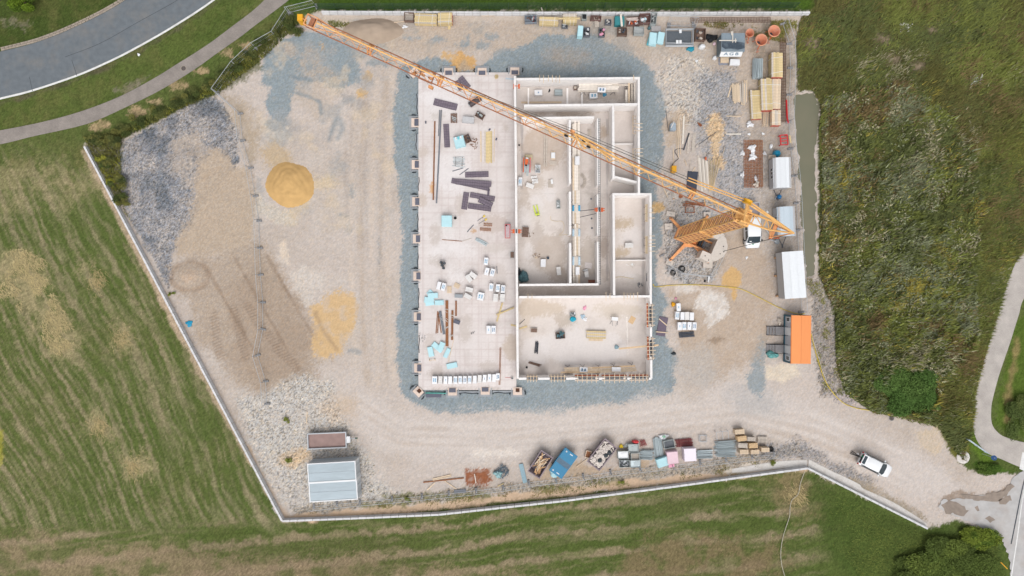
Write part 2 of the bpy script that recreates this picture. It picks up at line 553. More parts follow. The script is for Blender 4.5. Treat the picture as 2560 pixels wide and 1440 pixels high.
SITE = [(208, 360), (300, 350), (420, 288), (540, 236), (560, 205), (650, 158), (655, 128), (690, 95), (742, 62), (770, 38), (800, 28), (2026, 28), (1996, 60), (1990, 110), (1992, 228), (2012, 222), (2036, 230), (2050, 262), (2046, 330), (2046, 500), (2046, 690), (2080, 780), (2086, 900), (2100, 965), (2180, 1030), (2320, 1045), (2352, 1080), (2372, 1125), (2400, 1160), (2420, 1175), (2500, 1182), (2560, 1185), (2620, 1190), (2620, 1300), (2500, 1338), (2390, 1300), (2320, 1322), (2020, 1172), (705, 1306)]
pt.fill(SITE, C(205, 193, 184), soft=4, warp=5, size=14, seed=250, gravel=0.35)
site_d = polydist(X_, Y_, SITE)
ixs = np.where(site_d < 6)[0]
xs_, ys_ = X_[ixs], Y_[ixs]
inside = sstep(4, -4, site_d[ixs])
pt.mix(ixs, inside * np.clip(0.1 + 0.7 * fbm(xs_, ys_, 120, 91, 4), 0, 1) * 0.6, C(184, 170, 156))
pt.mix(ixs, inside * np.clip(0.0 + 0.7 * fbm(xs_, ys_, 50, 95, 4), 0, 1) * 0.5, C(218, 209, 200))

BLUE = C(150, 160, 164); BLUE2 = C(136, 148, 154)
TAN = C(200, 172, 142); BROWN = C(166, 144, 124)
pt.fill([(800, 42), (1995, 42), (1985, 240), (1960, 420), (1840, 330), (1700, 180), (1600, 150), (1330, 130), (1000, 140), (900, 110), (840, 70)], C(194, 178, 162), soft=20, warp=20, op=0.85, seed=260, mott=0.25, gravel=0.4)
pt.fill([(992, 170), (1060, 142), (1180, 165), (1250, 140), (1290, 118), (1360, 84), (1430, 96), (1480, 88), (1530, 112), (1600, 150), (1640, 182), (1660, 250), (1652, 420), (1640, 470), (1652, 560), (1645, 690), (1668, 760), (1660, 860), (1690, 900), (1690, 985), (1560, 1005), (1400, 1030), (1200, 1034), (1040, 1024), (1000, 990), (990, 900), (1002, 750), (1004, 600), (990, 420), (982, 300)], BLUE, soft=7, warp=12, size=50, seed=261, gravel=0.55)
pt.fill([(1130, 150), (1150, 125), (1175, 135), (1188, 155), (1180, 178), (1150, 180), (1128, 168)], C(214, 172, 118), soft=5, warp=8, size=16, seed=262)
pt.blob(1118, 140, 18, 9, C(216, 178, 126), soft=6, warp=6, size=14, seed=263, op=0.9)
pt.blob(1420, 140, 55, 22, C(178, 164, 150), soft=14, warp=14, op=0.7, seed=264, mott=0.4)
for q, (cx, cy, rx, ry) in enumerate(((1030, 95, 22, 6), (1095, 97, 18, 6), (1155, 112, 16, 8), (1210, 112, 22, 12), (1260, 135, 26, 10), (900, 130, 40, 14), (950, 155, 34, 12), (1230, 92, 14, 6), (1170, 100, 6, 14))):
 pt.blob(cx, cy, rx, ry, BLUE, soft=7, warp=7, size=20, op=0.75, seed=270 + q)
pt.blob(860, 60, 60, 14, C(204, 190, 172), soft=14, warp=10, op=0.8, seed=279)
pt.fill([(648, 168), (662, 132), (700, 98), (760, 74), (830, 84), (880, 120), (900, 165), (905, 210), (850, 225), (790, 205), (740, 232), (726, 276), (712, 300), (680, 292), (664, 262), (672, 225), (655, 205)], BLUE, soft=7, warp=12, size=36, seed=280, gravel=0.45)
pt.fill([(720, 120), (800, 110), (840, 160), (860, 210), (800, 200), (745, 170)], C(196, 178, 160), soft=16, warp=26, size=40, op=0.7, seed=281, mott=0.6)
pt.fill([(730, 190), (790, 190), (830, 240), (840, 300), (780, 300), (735, 240)], C(196, 182, 168), soft=14, warp=16, size=40, op=0.85, seed=282, mott=0.3)
pt.line([(722, 188), (750, 196), (778, 200)], BLUE2, w=4, soft=4, op=0.8, seed=283)
pt.line([(740, 232), (775, 244), (800, 255), (803, 285)], BLUE2, w=4, soft=4, op=0.7, seed=284)
pt.fill([(845, 230), (890, 235), (925, 270), (935, 300), (905, 290), (870, 270)], C(164, 160, 156), soft=10, warp=9, op=0.65, seed=285, mott=0.4)
pt.line([(822, 350), (832, 320), (842, 295)], BLUE2, w=6, soft=6, op=0.7, seed=286)
pt.line([(845, 345), (857, 320), (850, 300)], BLUE2, w=5, soft=6, op=0.55, seed=287)
pt.fill([(660, 300), (740, 310), (800, 340), (810, 365), (700, 350), (655, 335)], C(170, 166, 162), soft=16, warp=22, op=0.6, seed=288, mott=0.7)
pt.fill([(650, 290), (700, 300), (730, 345), (680, 355), (648, 330)], C(216, 202, 184), soft=10, warp=9, op=0.75, seed=289, mott=0.3)
pt.blob(921, 190, 11, 14, C(214, 176, 120), soft=6, warp=5, size=14, op=0.9, seed=290)
pt.blob(905, 232, 12, 11, C(220, 180, 120), soft=6, warp=4, size=14, op=0.95, seed=291)
pt.blob(746, 75, 8, 5, C(205, 165, 120), soft=5, warp=4, op=0.7, seed=292)
pt.blob(805, 118, 7, 12, C(206, 170, 122), soft=6, warp=5, op=0.7, seed=293)
for q, xx in enumerate((880, 905, 932, 955, 972)):
 pts = [(xx + 10, 200), (xx, 400), (xx - 4, 600), (xx + 2, 800), (xx + 14, 960)]
 pt.line(pts, C(190, 172, 154) if q % 2 else C(216, 200, 184), w=6, soft=6, warp=5, size=60, op=0.5, seed=300 + q, mott=0.5)
for q in range(5):
 pt.line([(870 + q * 14, 230), (862 + q * 12, 420), (880 + q * 10, 640)], C(168, 158, 150), w=3, soft=4, warp=4, size=80, op=0.35, seed=310 + q, mott=0.8)
for q, (cx, cy, rx, ry) in enumerate(((860, 540, 12, 8), (872, 566, 7, 20), (880, 480, 4, 20), (948, 630, 3, 40), (885, 880, 22, 8), (690, 310, 30, 18))):
 pt.blob(cx, cy, rx, ry, BLUE2, soft=6, warp=5, size=18, op=0.5, seed=320 + q, mott=0.5)

ixu = np.where((X_ > 640) & (X_ < 985) & (Y_ > 90) & (Y_ < 600) & (site_d < -8))[0]
fu = fbm(X_[ixu], Y_[ixu], 70, 371, 5, 0.62)
pt.mix(ixu, sstep(0.1, 0.6, fu) * 0.55 * sstep(620, 420, Y_[ixu]), C(164, 166, 166))
pt.mix(ixu, sstep(0.25, 0.7, -fu) * 0.5, C(214, 196, 172))
ixu = np.where((X_ > 860) & (X_ < 1660) & (Y_ > 40) & (Y_ < 180) & (site_d < -8))[0]
pt.mix(ixu, sstep(0.1, 0.6, fbm(X_[ixu], Y_[ixu], 60, 381, 5, 0.62)) * 0.5, C(160, 162, 160))
BALL = [(294, 380), (316, 346), (370, 320), (424, 290), (470, 256), (512, 240), (542, 244), (578, 290), (592, 330), (600, 400), (590, 420), (560, 440), (540, 470), (500, 520), (470, 590), (430, 640), (436, 700), (424, 724), (390, 660), (330, 560), (310, 520), (300, 450)]
pt.fill(BALL, C(148, 147, 149), soft=4, warp=7, size=18, seed=330, gravel=1.0)
pt.fill([(430, 360), (480, 320), (520, 330), (540, 380), (500, 430), (470, 460), (430, 430)], C(190, 176, 162), soft=14, warp=20, size=40, op=0.75, seed=331, mott=0.5, gravel=0.5)
pt.fill([(505, 400), (548, 370), (575, 410), (620, 430), (640, 520), (640, 620), (560, 640), (470, 640), (430, 660), (440, 600), (480, 520)], C(190, 172, 152), soft=12, warp=14, size=50, op=0.9, seed=332, gravel=0.45)
ixb = np.where(polydist(X_, Y_, BALL) < 4)[0]
fb = fbm(X_[ixb], Y_[ixb], 46, 335, 4, 0.6)
pt.mix(ixb, sstep(0.0, 0.5, fb) * 0.75 * (pt.gr[ixb] > 0.8), C(112, 117, 123))
pt.mix(ixb, sstep(0.0, 0.6, -fb) * 0.6 * (pt.gr[ixb] > 0.8), C(178, 171, 166))
pt.fill([(424, 668), (480, 640), (560, 628), (640, 604), (690, 660), (730, 740), (790, 830), (800, 900), (760, 960), (640, 990), (580, 950), (500, 850), (450, 740)], C(184, 168, 152), soft=16, warp=22, size=60, seed=333, gravel=0.5)
pt.fill([(560, 740), (660, 640), (700, 680), (760, 790), (790, 880), (760, 950), (650, 960), (590, 900), (560, 820)], C(170, 151, 133), soft=30, warp=44, size=70, op=0.7, seed=334, mott=0.35, gravel=0.4)
for q, a in enumerate(np.linspace(0, 6.283, 2)[:1]):
 ring = [(475 + 46 * math.cos(t), 690 + 36 * math.sin(t)) for t in np.linspace(0, 6.283, 40)]
 pt.line(ring, C(158, 136, 116), w=5, soft=5, warp=4, op=0.6, seed=340)
pt.blob(473, 690, 20, 14, C(196, 174, 154), soft=10, warp=6, op=0.8, seed=341)
trd = 0.5 + 0.5 * np.sin((Y_ * 0.9 + X_ * 0.35) * 2 * math.pi / 7.0)
for q, pts in enumerate(([(585, 775), (600, 830), (612, 890)], [(620, 765), (650, 815), (690, 860)], [(536, 790), (540, 850), (552, 890)], [(690, 870), (735, 910), (760, 945)])):
 d = linedist(X_, Y_, pts)
 pt.mix(ALL, sstep(14, 9, d) * trd * 0.45, C(132, 110, 92))
for q in range(9):
 x0, y0 = 500 + q * 28, 640 + (q % 3) * 50
 pt.line([(x0, y0), (x0 + 50, y0 + 90), (x0 + 110, y0 + 190)], C(150, 130, 112), w=2.2, soft=3, warp=4, size=60, op=0.5, seed=350 + q, mott=0.6)
pt.fill([(560, 240), (610, 250), (650, 300), (650, 380), (625, 400), (600, 330)], C(182, 164, 140), soft=14, warp=18, op=0.75, seed=360, mott=0.4)
pt.fill([(650, 380), (690, 350), (720, 380), (730, 410), (690, 430), (655, 410)], C(196, 172, 136), soft=14, warp=14, op=0.7, seed=361)
pt.fill([(770, 440), (830, 440), (845, 460), (820, 475), (780, 480), (760, 530), (740, 556), (700, 540), (735, 500)], C(222, 200, 164), soft=14, warp=14, op=0.65, seed=362, mott=0.3)
pt.fill([(640, 480), (670, 510), (720, 530), (740, 556), (690, 560), (645, 530)], C(208, 198, 184), soft=8, warp=8, op=0.8, seed=363, gravel=0.6)
pt.fill([(700, 610), (715, 600), (716, 625), (722, 660), (708, 650), (696, 628)], C(226, 210, 192), soft=6, warp=7, op=0.85, seed=364)
pt.fill([(725, 690), (760, 660), (805, 690), (806, 725), (780, 740), (770, 760), (735, 725)], C(214, 204, 194), soft=10, warp=10, op=0.85, seed=365, mott=0.25, gravel=0.5)
pt.fill([(806, 740), (850, 726), (888, 736), (896, 768), (890, 800), (870, 850), (852, 886), (820, 898), (788, 886), (780, 840), (778, 770), (800, 760)], C(218, 184, 136), soft=8, warp=10, size=34, op=0.9, seed=366, mott=0.45, gravel=0.2)
pt.line([(790, 785), (810, 830), (840, 870)], C(176, 150, 120), w=4, soft=6, warp=4, op=0.7, seed=367)
pt.fill([(590, 1000), (660, 985), (760, 940), (830, 960), (860, 1040), (900, 1100), (930, 1200), (1020, 1240), (1000, 1262), (900, 1262), (740, 1290), (700, 1270), (650, 1160)], C(196, 190, 182), soft=14, warp=18, size=60, op=0.9, seed=370, mott=0.2, gravel=0.95)
pt.blob(740, 1145, 40, 18, C(214, 184, 146), soft=10, warp=12, op=0.75, seed=371, mott=0.3)
pt.blob(860, 1020, 60, 26, C(206, 184, 160), soft=20, warp=18, op=0.6, seed=372)
pt.fill([(900, 960), (1000, 1030), (1200, 1040), (1500, 1015), (1750, 985), (1850, 960), (1990, 1000), (2150, 1060), (2330, 1150), (2440, 1240), (2300, 1240), (2140, 1130), (1990, 1080), (1760, 1075), (1500, 1100), (1280, 1150), (1080, 1150), (940, 1120), (880, 1040)], C(212, 202, 195), soft=22, warp=18, size=90, op=0.85, seed=380, gravel=0.25)
for q in range(7):
 o_ = q * 14
 pt.line([(900, 990 + o_), (1000, 1060 + o_ * 0.7), (1250, 1068 + o_ * 0.7), (1550, 1040 + o_ * 0.7), (1850, 1000 + o_ * 0.8), (2050, 1040 + o_), (2250, 1130 + o_)], C(198, 182, 168) if q % 2 else C(224, 214, 206), w=4, soft=5, warp=6, size=90, op=0.4, seed=384 + q, mott=0.6)
pt.blob(1240, 1135, 60, 9, C(232, 222, 212), soft=8, warp=9, op=0.8, seed=392, mott=0.4)
pt.fill([(1820, 980), (1900, 960), (1960, 1010), (1920, 1050), (1840, 1030)], C(176, 176, 176), soft=18, warp=16, op=0.5, seed=393, mott=0.4)
pt.fill([(1880, 900), (1900, 840), (1915, 830), (1912, 900), (1915, 980), (1895, 1000), (1870, 960)], BLUE, soft=8, warp=9, op=0.85, seed=394, gravel=0.4)
pt.fill([(1660, 130), (1760, 140), (1800, 180), (1800, 250), (1780, 330), (1700, 300), (1660, 260), (1655, 200)], C(202, 194, 184), soft=18, warp=26, size=50, op=0.8, seed=400, mott=0.45, gravel=1.0)
pt.fill([(1740, 180), (1830, 170), (1850, 260), (1870, 330), (1900, 430), (1880, 520), (1800, 520), (1760, 420), (1740, 300)], C(158, 158, 160), soft=18, warp=22, size=50, op=0.85, seed=401, mott=0.3, gravel=0.95)
pt.fill([(1650, 420), (1720, 470), (1790, 500), (1760, 560), (1660, 560)], C(184, 178, 172), soft=16, warp=18, op=0.8, seed=402, mott=0.2, gravel=0.9)
pt.fill([(1775, 285), (1800, 278), (1812, 320), (1800, 380), (1810, 420), (1780, 400), (1770, 330)], C(216, 186, 148), soft=9, warp=9, op=0.9, seed=403)
pt.fill([(1656, 300), (1700, 270), (1730, 300), (1700, 350), (1670, 370)], C(200, 180, 158), soft=10, warp=12, op=0.75, seed=404)
pt.blob(1646, 518, 17, 14, C(210, 176, 126), soft=5, warp=5, size=16, op=0.95, seed=405)
pt.fill([(1880, 40), (1990, 40), (1985, 230), (1960, 300), (1900, 200)], C(150, 138, 122), soft=18, warp=20, op=0.75, seed=406, mott=0.4, gravel=0.5)
pt.fill([(1880, 300), (1985, 240), (2000, 480), (2015, 700), (1930, 640), (1900, 500)], C(172, 162, 152), soft=14, warp=18, op=0.8, seed=407, mott=0.3, gravel=0.6)
CRANEPAD = [(1664, 548), (1690, 530), (1770, 520), (1810, 560), (1815, 640), (1790, 700), (1720, 712), (1670, 680), (1660, 620)]
pt.fill(CRANEPAD, C(176, 172, 168), soft=8, warp=8, size=30, seed=408, gravel=1.0)
pt.fill([(1800, 560), (1860, 540), (1925, 640), (1930, 780), (1900, 900), (1780, 940), (1700, 900), (1680, 730), (1780, 700)], C(190, 170, 150), soft=18, warp=20, op=0.8, seed=409, mott=0.25, gravel=0.3)
pt.fill([(1806, 690), (1828, 666), (1850, 680), (1855, 705), (1842, 722), (1838, 748), (1832, 750), (1828, 724), (1806, 712)], C(216, 178, 124), soft=4, warp=4, size=14, op=0.95, seed=410, gravel=0.2)
pt.fill([(1740, 740), (1770, 720), (1822, 740), (1820, 790), (1790, 800), (1775, 815), (1760, 780), (1742, 770)], C(228, 222, 216), soft=7, warp=9, size=20, op=0.9, seed=411, mott=0.45)
pt.fill([(1690, 715), (1730, 712), (1760, 725), (1720, 735), (1692, 730)], C(226, 218, 210), soft=6, warp=7, op=0.8, seed=412, mott=0.4)
pt.fill([(1768, 845), (1800, 838), (1812, 848), (1790, 860), (1765, 856)], C(150, 130, 110), soft=5, warp=6, op=0.7, seed=413)
pt.fill([(1700, 880), (1780, 870), (1800, 950), (1720, 970), (1690, 930)], C(190, 184, 178), soft=16, warp=14, op=0.6, seed=414)
pt.fill([(1915, 915), (1990, 912), (2000, 935), (1960, 950), (1918, 945)], C(226, 212, 192), soft=6, warp=8, op=0.9, seed=415, mott=0.25)
pt.fill([(2015, 700), (2045, 695), (2085, 790), (2090, 920), (2120, 985), (2050, 990), (2030, 900), (2030, 760)], C(150, 142, 134), soft=10, warp=12, op=0.95, seed=416, mott=0.15, gravel=1.0)
pt.fill([(2060, 985), (2140, 975), (2180, 1020), (2120, 1010)], C(170, 160, 158), soft=8, warp=10, op=0.8, seed=417, gravel=1.0)
pt.fill([(720, 1268), (960, 1245), (1300, 1205), (1640, 1170), (1900, 1130), (1990, 1105), (2010, 1140), (1900, 1165), (1650, 1200), (1300, 1235), (960, 1268), (740, 1290)], C(160, 150, 136), soft=8, warp=9, size=26, op=0.95, seed=420, mott=0.15, gravel=1.0)
pt.fill([(1880, 1110), (1990, 1095), (2080, 1150), (2190, 1200), (2160, 1215), (2060, 1170), (2000, 1150), (1900, 1150)], C(150, 146, 144), soft=10, warp=12, size=24, op=0.85, seed=421, mott=0.3, gravel=1.0)
pt.line([(722, 1296), (1000, 1275), (1320, 1240), (1700, 1198), (2010, 1168)], C(212, 184, 156), w=9, soft=4, warp=6, size=30, op=0.95, seed=422, gravel=0.1)
pt.line([(214, 380), (420, 770), (560, 1035), (712, 1296)], C(204, 180, 156), w=9, soft=4, warp=6, size=30, op=0.8, seed=423, gravel=0.1, mott=0.2)
pt.line([(820, 42), (1300, 44), (2005, 46)], C(204, 190, 176), w=7, soft=4, warp=5, size=30, op=0.85, seed=424, gravel=0.1)
for q, (cx, cy, rx, ry) in enumerate(((1040, 1240, 90, 8), (1170, 1240, 60, 8), (960, 1262, 70, 6), (1380, 1222, 50, 9), (1530, 1208, 40, 8), (1820, 1180, 40, 7))):
 pt.blob(cx, cy, rx, ry, C(110, 112, 60), soft=7, warp=8, size=16, op=0.75, seed=430 + q, mott=0.6)
pt.fill([(1330, 1160), (1450, 1150), (1530, 1170), (1640, 1140), (1700, 1150), (1500, 1185), (1340, 1200)], C(196, 170, 140), soft=10, warp=10, op=0.7, seed=440)
pt.fill([(1810, 1180), (1880, 1160), (2015, 1150), (2018, 1168), (1850, 1186)], C(226, 214, 200), soft=4, warp=6, size=20, op=0.9, seed=441, gravel=0.1)
pt.fill([(1160, 1180), (1190, 1172), (1225, 1172), (1230, 1200), (1215, 1215), (1170, 1212)], C(150, 84, 44), soft=7, warp=9, size=18, op=0.9, seed=442, mott=0.4, gravel=0.3)
pt.fill([(2290, 1080), (2340, 1060), (2365, 1110), (2350, 1140), (2300, 1110)], C(212, 192, 164), soft=10, warp=12, op=0.7, seed=450, mott=0.3)
pt.fill([(2360, 1240), (2400, 1230), (2450, 1238), (2500, 1225), (2540, 1205), (2520, 1240), (2470, 1262), (2400, 1255), (2420, 1280), (2380, 1285), (2345, 1262)], C(158, 140, 124), soft=5, warp=8, size=24, op=0.9, seed=451, mott=0.2)
pt.fill([(2120, 1200), (2170, 1200), (2230, 1240), (2320, 1290), (2330, 1310), (2240, 1270), (2140, 1220)], C(150, 136, 112), soft=7, warp=9, op=0.7, seed=452, mott=0.5, gravel=0.7)
for q, (cx, cy, rx, ry) in enumerate(((250, 315, 26, 14), (345, 280, 26, 12), (385, 255, 20, 8), (440, 212, 26, 9), (500, 178, 20, 8), (565, 130, 16, 10), (615, 112, 12, 8))):
 pt.blob(cx, cy, rx, ry, C(192, 166, 132), soft=7, warp=9, size=18, op=0.9, seed=460 + q, mott=0.3)
pt.fill([(205, 335), (290, 320), (420, 268), (520, 215), (640, 150), (650, 170), (550, 235), (440, 275), (300, 355), (300, 520), (240, 420)], C(92, 98, 54), soft=10, warp=10, op=0.7, seed=470, mott=0.3)
pt.fill([(2425, 1160), (2440, 1150), (2500, 1165), (2545, 1180), (2480, 1188), (2450, 1182)], C(78, 104, 40), soft=4, warp=5, seed=471)

vg = ((X_ > -40) & (site_d > 2) & (Y_ < 420) & (X_ < 800))
pt.mix(ALL, vg * np.clip(0.1 + 0.9 * fbm(X_, Y_, 34, 491, 5, 0.65), 0, 1) * 0.5, C(120, 114, 72))
pt.mix(ALL, vg * np.clip(0.0 + 0.9 * fbm(X_, Y_, 22, 495, 5, 0.65), 0, 1) * 0.5, C(62, 84, 34))
g1 = RNG.random(X_.size); g2 = RNG.random(X_.size)
amp = pt.gr ** 1.5 * 0.30
pt.c *= (1 + amp * (g1 * 2 - 1.0))[:, None]
tint = np.where(g2[:, None] < 0.33, np.array([[0.93, 0.99, 1.08]]), np.where(g2[:, None] > 0.8, np.array([[1.08, 1.0, 0.9]]), 1.0))
pt.c *= 1 + (tint - 1) * np.clip(pt.gr, 0, 1)[:, None]
stone = (g2 > 0.965) & (pt.gr > 0.6)
pt.c[stone] = np.minimum(pt.c[stone] * 1.3, 0.7)
dark = (g1 < 0.12) & (pt.gr > 0.7)
pt.c[dark] *= 0.66
pt.c *= (1 + 0.10 * (RNG.random(X_.size) - 0.5))[:, None]
ogr = np.where(site_d > 0, 0.28, 0.03)
pt.c *= (1 + ogr * (g1 - 0.5) * 2)[:, None]
pt.c = np.clip(pt.c, 0.01, 0.8)

POND = [(1985, 236), (2008, 226), (2034, 233), (2047, 262), (2043, 330), (2039, 420), (2042, 500), (2043, 600), (2037, 688), (2014, 698), (2011, 620), (2005, 500), (1998, 400), (1991, 300)]
gz = -0.05 * vnoise(X_ / 7, Y_ / 7, 5) - 0.03 * vnoise(X_ / 2.5, Y_ / 2.5, 6)
gz -= np.clip(sstep(8, -14, polydist(X_, Y_, POND) + 7 * fbm(X_, Y_, 26, 12, 4)), 0, 1) * 0.35
bd = polydist(X_, Y_, BALL)
gz += sstep(0, -70, bd) * 0.55 * (0.8 + 0.4 * fbm(X_, Y_, 60, 8, 3)) + np.where(pt.gr > 0.6, 0.05 * (g1 - 0.3), 0)
md = np.hypot((X_ - 475) / 48, (Y_ - 690) / 38)
gz += 0.35 * sstep(1.1, 0.0, md)
far = (np.abs(GX.ravel()) > 72) | (np.abs(GY.ravel()) > 42)
gz[far] = -0.06

gm = attr_mat('ground_surface', rough=0.95, spec=0.1, speck=0.09, bump=0.12, fine=7.0)
_nt = gm.node_tree
_b = _nt.nodes['Principled BSDF']
_src = _b.inputs['Base Color'].links[0].from_socket
_vo = nd(_nt, 'ShaderNodeTexVoronoi', feature='F1'); _vo.inputs['Scale'].default_value = 13.0
_tc = nd(_nt, 'ShaderNodeTexCoord'); _nt.links.new(_tc.outputs['Object'], _vo.inputs['Vector'])
_sep = nd(_nt, 'ShaderNodeSeparateColor'); _nt.links.new(_vo.outputs['Color'], _sep.inputs[0])
_mr = nd(_nt, 'ShaderNodeMapRange'); _mr.inputs[3].default_value = -0.5; _mr.inputs[4].default_value = 0.5
_nt.links.new(_sep.outputs[0], _mr.inputs[0])
_ga = nd(_nt, 'ShaderNodeAttribute', attribute_name='Gravel')
_m1 = nd(_nt, 'ShaderNodeMath', operation='MULTIPLY'); _nt.links.new(_mr.outputs[0], _m1.inputs[0]); _pw = nd(_nt, 'ShaderNodeMath', operation='POWER'); _pw.inputs[1].default_value = 2.2; _nt.links.new(_ga.outputs['Fac'], _pw.inputs[0]); _nt.links.new(_pw.outputs[0], _m1.inputs[1])
_m2 = nd(_nt, 'ShaderNodeMath', operation='MULTIPLY_ADD'); _nt.links.new(_m1.outputs[0], _m2.inputs[0]); _m2.inputs[1].default_value = 0.75; _m2.inputs[2].default_value = 1.0
_vm = nd(_nt, 'ShaderNodeVectorMath', operation='SCALE'); _nt.links.new(_src, _vm.inputs[0]); _nt.links.new(_m2.outputs[0], _vm.inputs['Scale'])
_nt.links.new(_vm.outputs[0], _b.inputs['Base Color'])
ground = sheet('ground', gx, gy, gz, pt.c, pt.gr, gm)
tag(ground, 'trampled earth, gravel, meadow and mown field around the building site', None, kind='structure')
GC = pt.c; GNX = len(gx)

def ground_col(wx, wy):
 i = np.clip(np.searchsorted(gx, wx), 0, len(gx) - 1); j = np.clip(np.searchsorted(gy, wy), 0, len(gy) - 1)
 return GC[j * GNX + i]

def strip_between(name, a, b, z, mt, n=10, label=None):
 A = catmull(a, n); B = catmull(b, n)
 def res(P, k):
  d = [0]
  for p, q in zip(P[:-1], P[1:]):
   d.append(d[-1] + (q - p).length)
  out = []
  for t in np.linspace(0, d[-1], k):
   i = min(max(1, int(np.searchsorted(d, t))), len(P) - 1)
   f = (t - d[i - 1]) / max(d[i] - d[i - 1], 1e-9)
   out.append(P[i - 1].lerp(P[i], f))
  return out
 K = 120 if len(A) < 400 else 420
 A, B = res(A, K), res(B, K)
 rows = []
 for t in np.linspace(0, 1, 5):
  rows.append([Vector((*at(A[i].lerp(B[i], t).x, A[i].lerp(B[i], t).y).xy, z)) for i in range(K)])
 mb = MB().grid(rows[::-1])
 o = mb.build(name, mt)
 me = o.data
 if me.polygons[0].normal.z < 0:
  me.flip_normals()
 return tag(o, label, None, kind='structure')

def road_mat(name, col, seam=0.12):
 mt = mat(name, col, rough=0.9, var=0.10, scale=1.6, dirt=0.35, dirtcol=C(150, 142, 132), bump=0.15, spec=0.2)
 return mt

def paver_mat(name, col, ang=0.0, c2=0.86):
 mt = bpy.data.materials.new(name); mt.use_nodes = True
 nt = mt.node_tree; b = nt.nodes['Principled BSDF']; b.inputs['Roughness'].default_value = 0.9
 tc = nd(nt, 'ShaderNodeTexCoord'); mp = nd(nt, 'ShaderNodeMapping'); mp.inputs['Rotation'].default_value[2] = ang
 br = nd(nt, 'ShaderNodeTexBrick'); br.inputs['Scale'].default_value = 1.0
 br.inputs['Brick Width'].default_value = 0.22; br.inputs['Row Height'].default_value = 0.11; br.inputs['Mortar Size'].default_value = 0.012
 br.inputs['Color1'].default_value = (*col, 1); br.inputs['Color2'].default_value = (*[v * c2 for v in col], 1); br.inputs['Mortar'].default_value = (*[v * 0.6 for v in col], 1)
 n1 = nd(nt, 'ShaderNodeTexNoise'); n1.inputs['Scale'].default_value = 0.7; n1.inputs['Detail'].default_value = 8
 mr = nd(nt, 'ShaderNodeMapRange'); mr.inputs[1].default_value = 0.3; mr.inputs[2].default_value = 0.7; mr.inputs[3].default_value = 0.84; mr.inputs[4].default_value = 1.12
 vm = nd(nt, 'ShaderNodeVectorMath', operation='SCALE')
 nt.links.new(tc.outputs['Object'], mp.inputs[0]); nt.links.new(mp.outputs[0], br.inputs['Vector'])
 nt.links.new(tc.outputs['Object'], n1.inputs['Vector']); nt.links.new(n1.outputs[0], mr.inputs[0])
 nt.links.new(br.outputs[0], vm.inputs[0]); nt.links.new(mr.outputs[0], vm.inputs['Scale']); nt.links.new(vm.outputs[0], b.inputs['Base Color'])
 bp = nd(nt, 'ShaderNodeBump'); bp.inputs['Strength'].default_value = 0.3; bp.inputs['Distance'].default_value = 0.01
 nt.links.new(br.outputs['Fac'], bp.inputs['Height']); nt.links.new(bp.outputs[0], b.inputs['Normal'])
 MATS[name] = mt
 return mt

asph = road_mat('asphalt', C(120, 127, 133))
white_paint = mat('road_paint', C(232, 232, 230), rough=0.7, var=0.08, scale=3, dirt=0.35, dirtcol=C(170, 170, 168))
kerbm = mat('kerb_concrete', C(172, 160, 146), rough=0.9, var=0.12, scale=4)
RO = [(-160, 160), (0, 129), (100, 103), (200, 62), (300, 9), (390, -60), (470, -140)]
RI = [(-160, 285), (0, 247), (80, 227), (190, 190), (267, 157), (333, 124), (433, 67), (540, -4), (640, -90), (700, -150)]
strip_between('road', RO, RI, 0.02, asph, label='curved grey asphalt road in the upper left corner')

def offset_line(P, d):
 P = [Vector((*p, 0)) for p in P]
 out = []
 for i, p in enumerate(P):
  t = (P[min(i + 1, len(P) - 1)] - P[max(i - 1, 0)]).normalized()
  out.append((p.x - t.y * d, p.y + t.x * d))
 return out

strip_between('edge_line', offset_line(RI, -2.6), offset_line(RI, 2.2), 0.026, white_paint, label='white edge line of the curved road')
gut = thing('kerb_gutter', 'two-row strip of pale concrete gutter stones along the curved road', 'gutter', 150, 80)
gut.location = (0, 0, 0); gut.rotation_euler.z = 0
sett = MB().box((0, 0, 0.05), (0.46, 0.2, 0.1)).mesh('sett'); sett.materials.append(kerbm)
for row, off_ in enumerate((-7.5, -2.6)):
 L_ = catmull(offset_line(RO[1:6], off_), 120)
 acc = 0; last = None
 for a, b in zip(L_[:-1], L_[1:]):
  acc += (b - a).length
  if acc >= 9.4:
   acc = 0
   if -20 < a.x < 380 and -25 < a.y < 160:
    d = b - a
    q = at(a.x, a.y)
    inst('gutter_stone', sett, gut, (q.x, q.y, -0.03 + 0.01 * random.random()), rz=math.atan2(-d.y, d.x))
seamm = mat('tar_seam', C(80, 84, 90), rough=0.8)
seam = [(163, 142), (250, 108), (345, 55), (430, 8), (450, -6)]
strip_between('tar_seam', seam, offset_line(seam, 1.2), 0.027, seamm)
for sx in ((179, 150, 192, 190), (73, 192, 81, 228)):
 strip_between('tar_seam', [(sx[0], sx[1]), ((sx[0] + sx[2]) / 2, (sx[1] + sx[3]) / 2), (sx[2], sx[3])], [(sx[0] + 1.3, sx[1]), ((sx[0] + sx[2]) / 2 + 1.3, (sx[1] + sx[3]) / 2), (sx[2] + 1.3, sx[3])], 0.028, seamm)

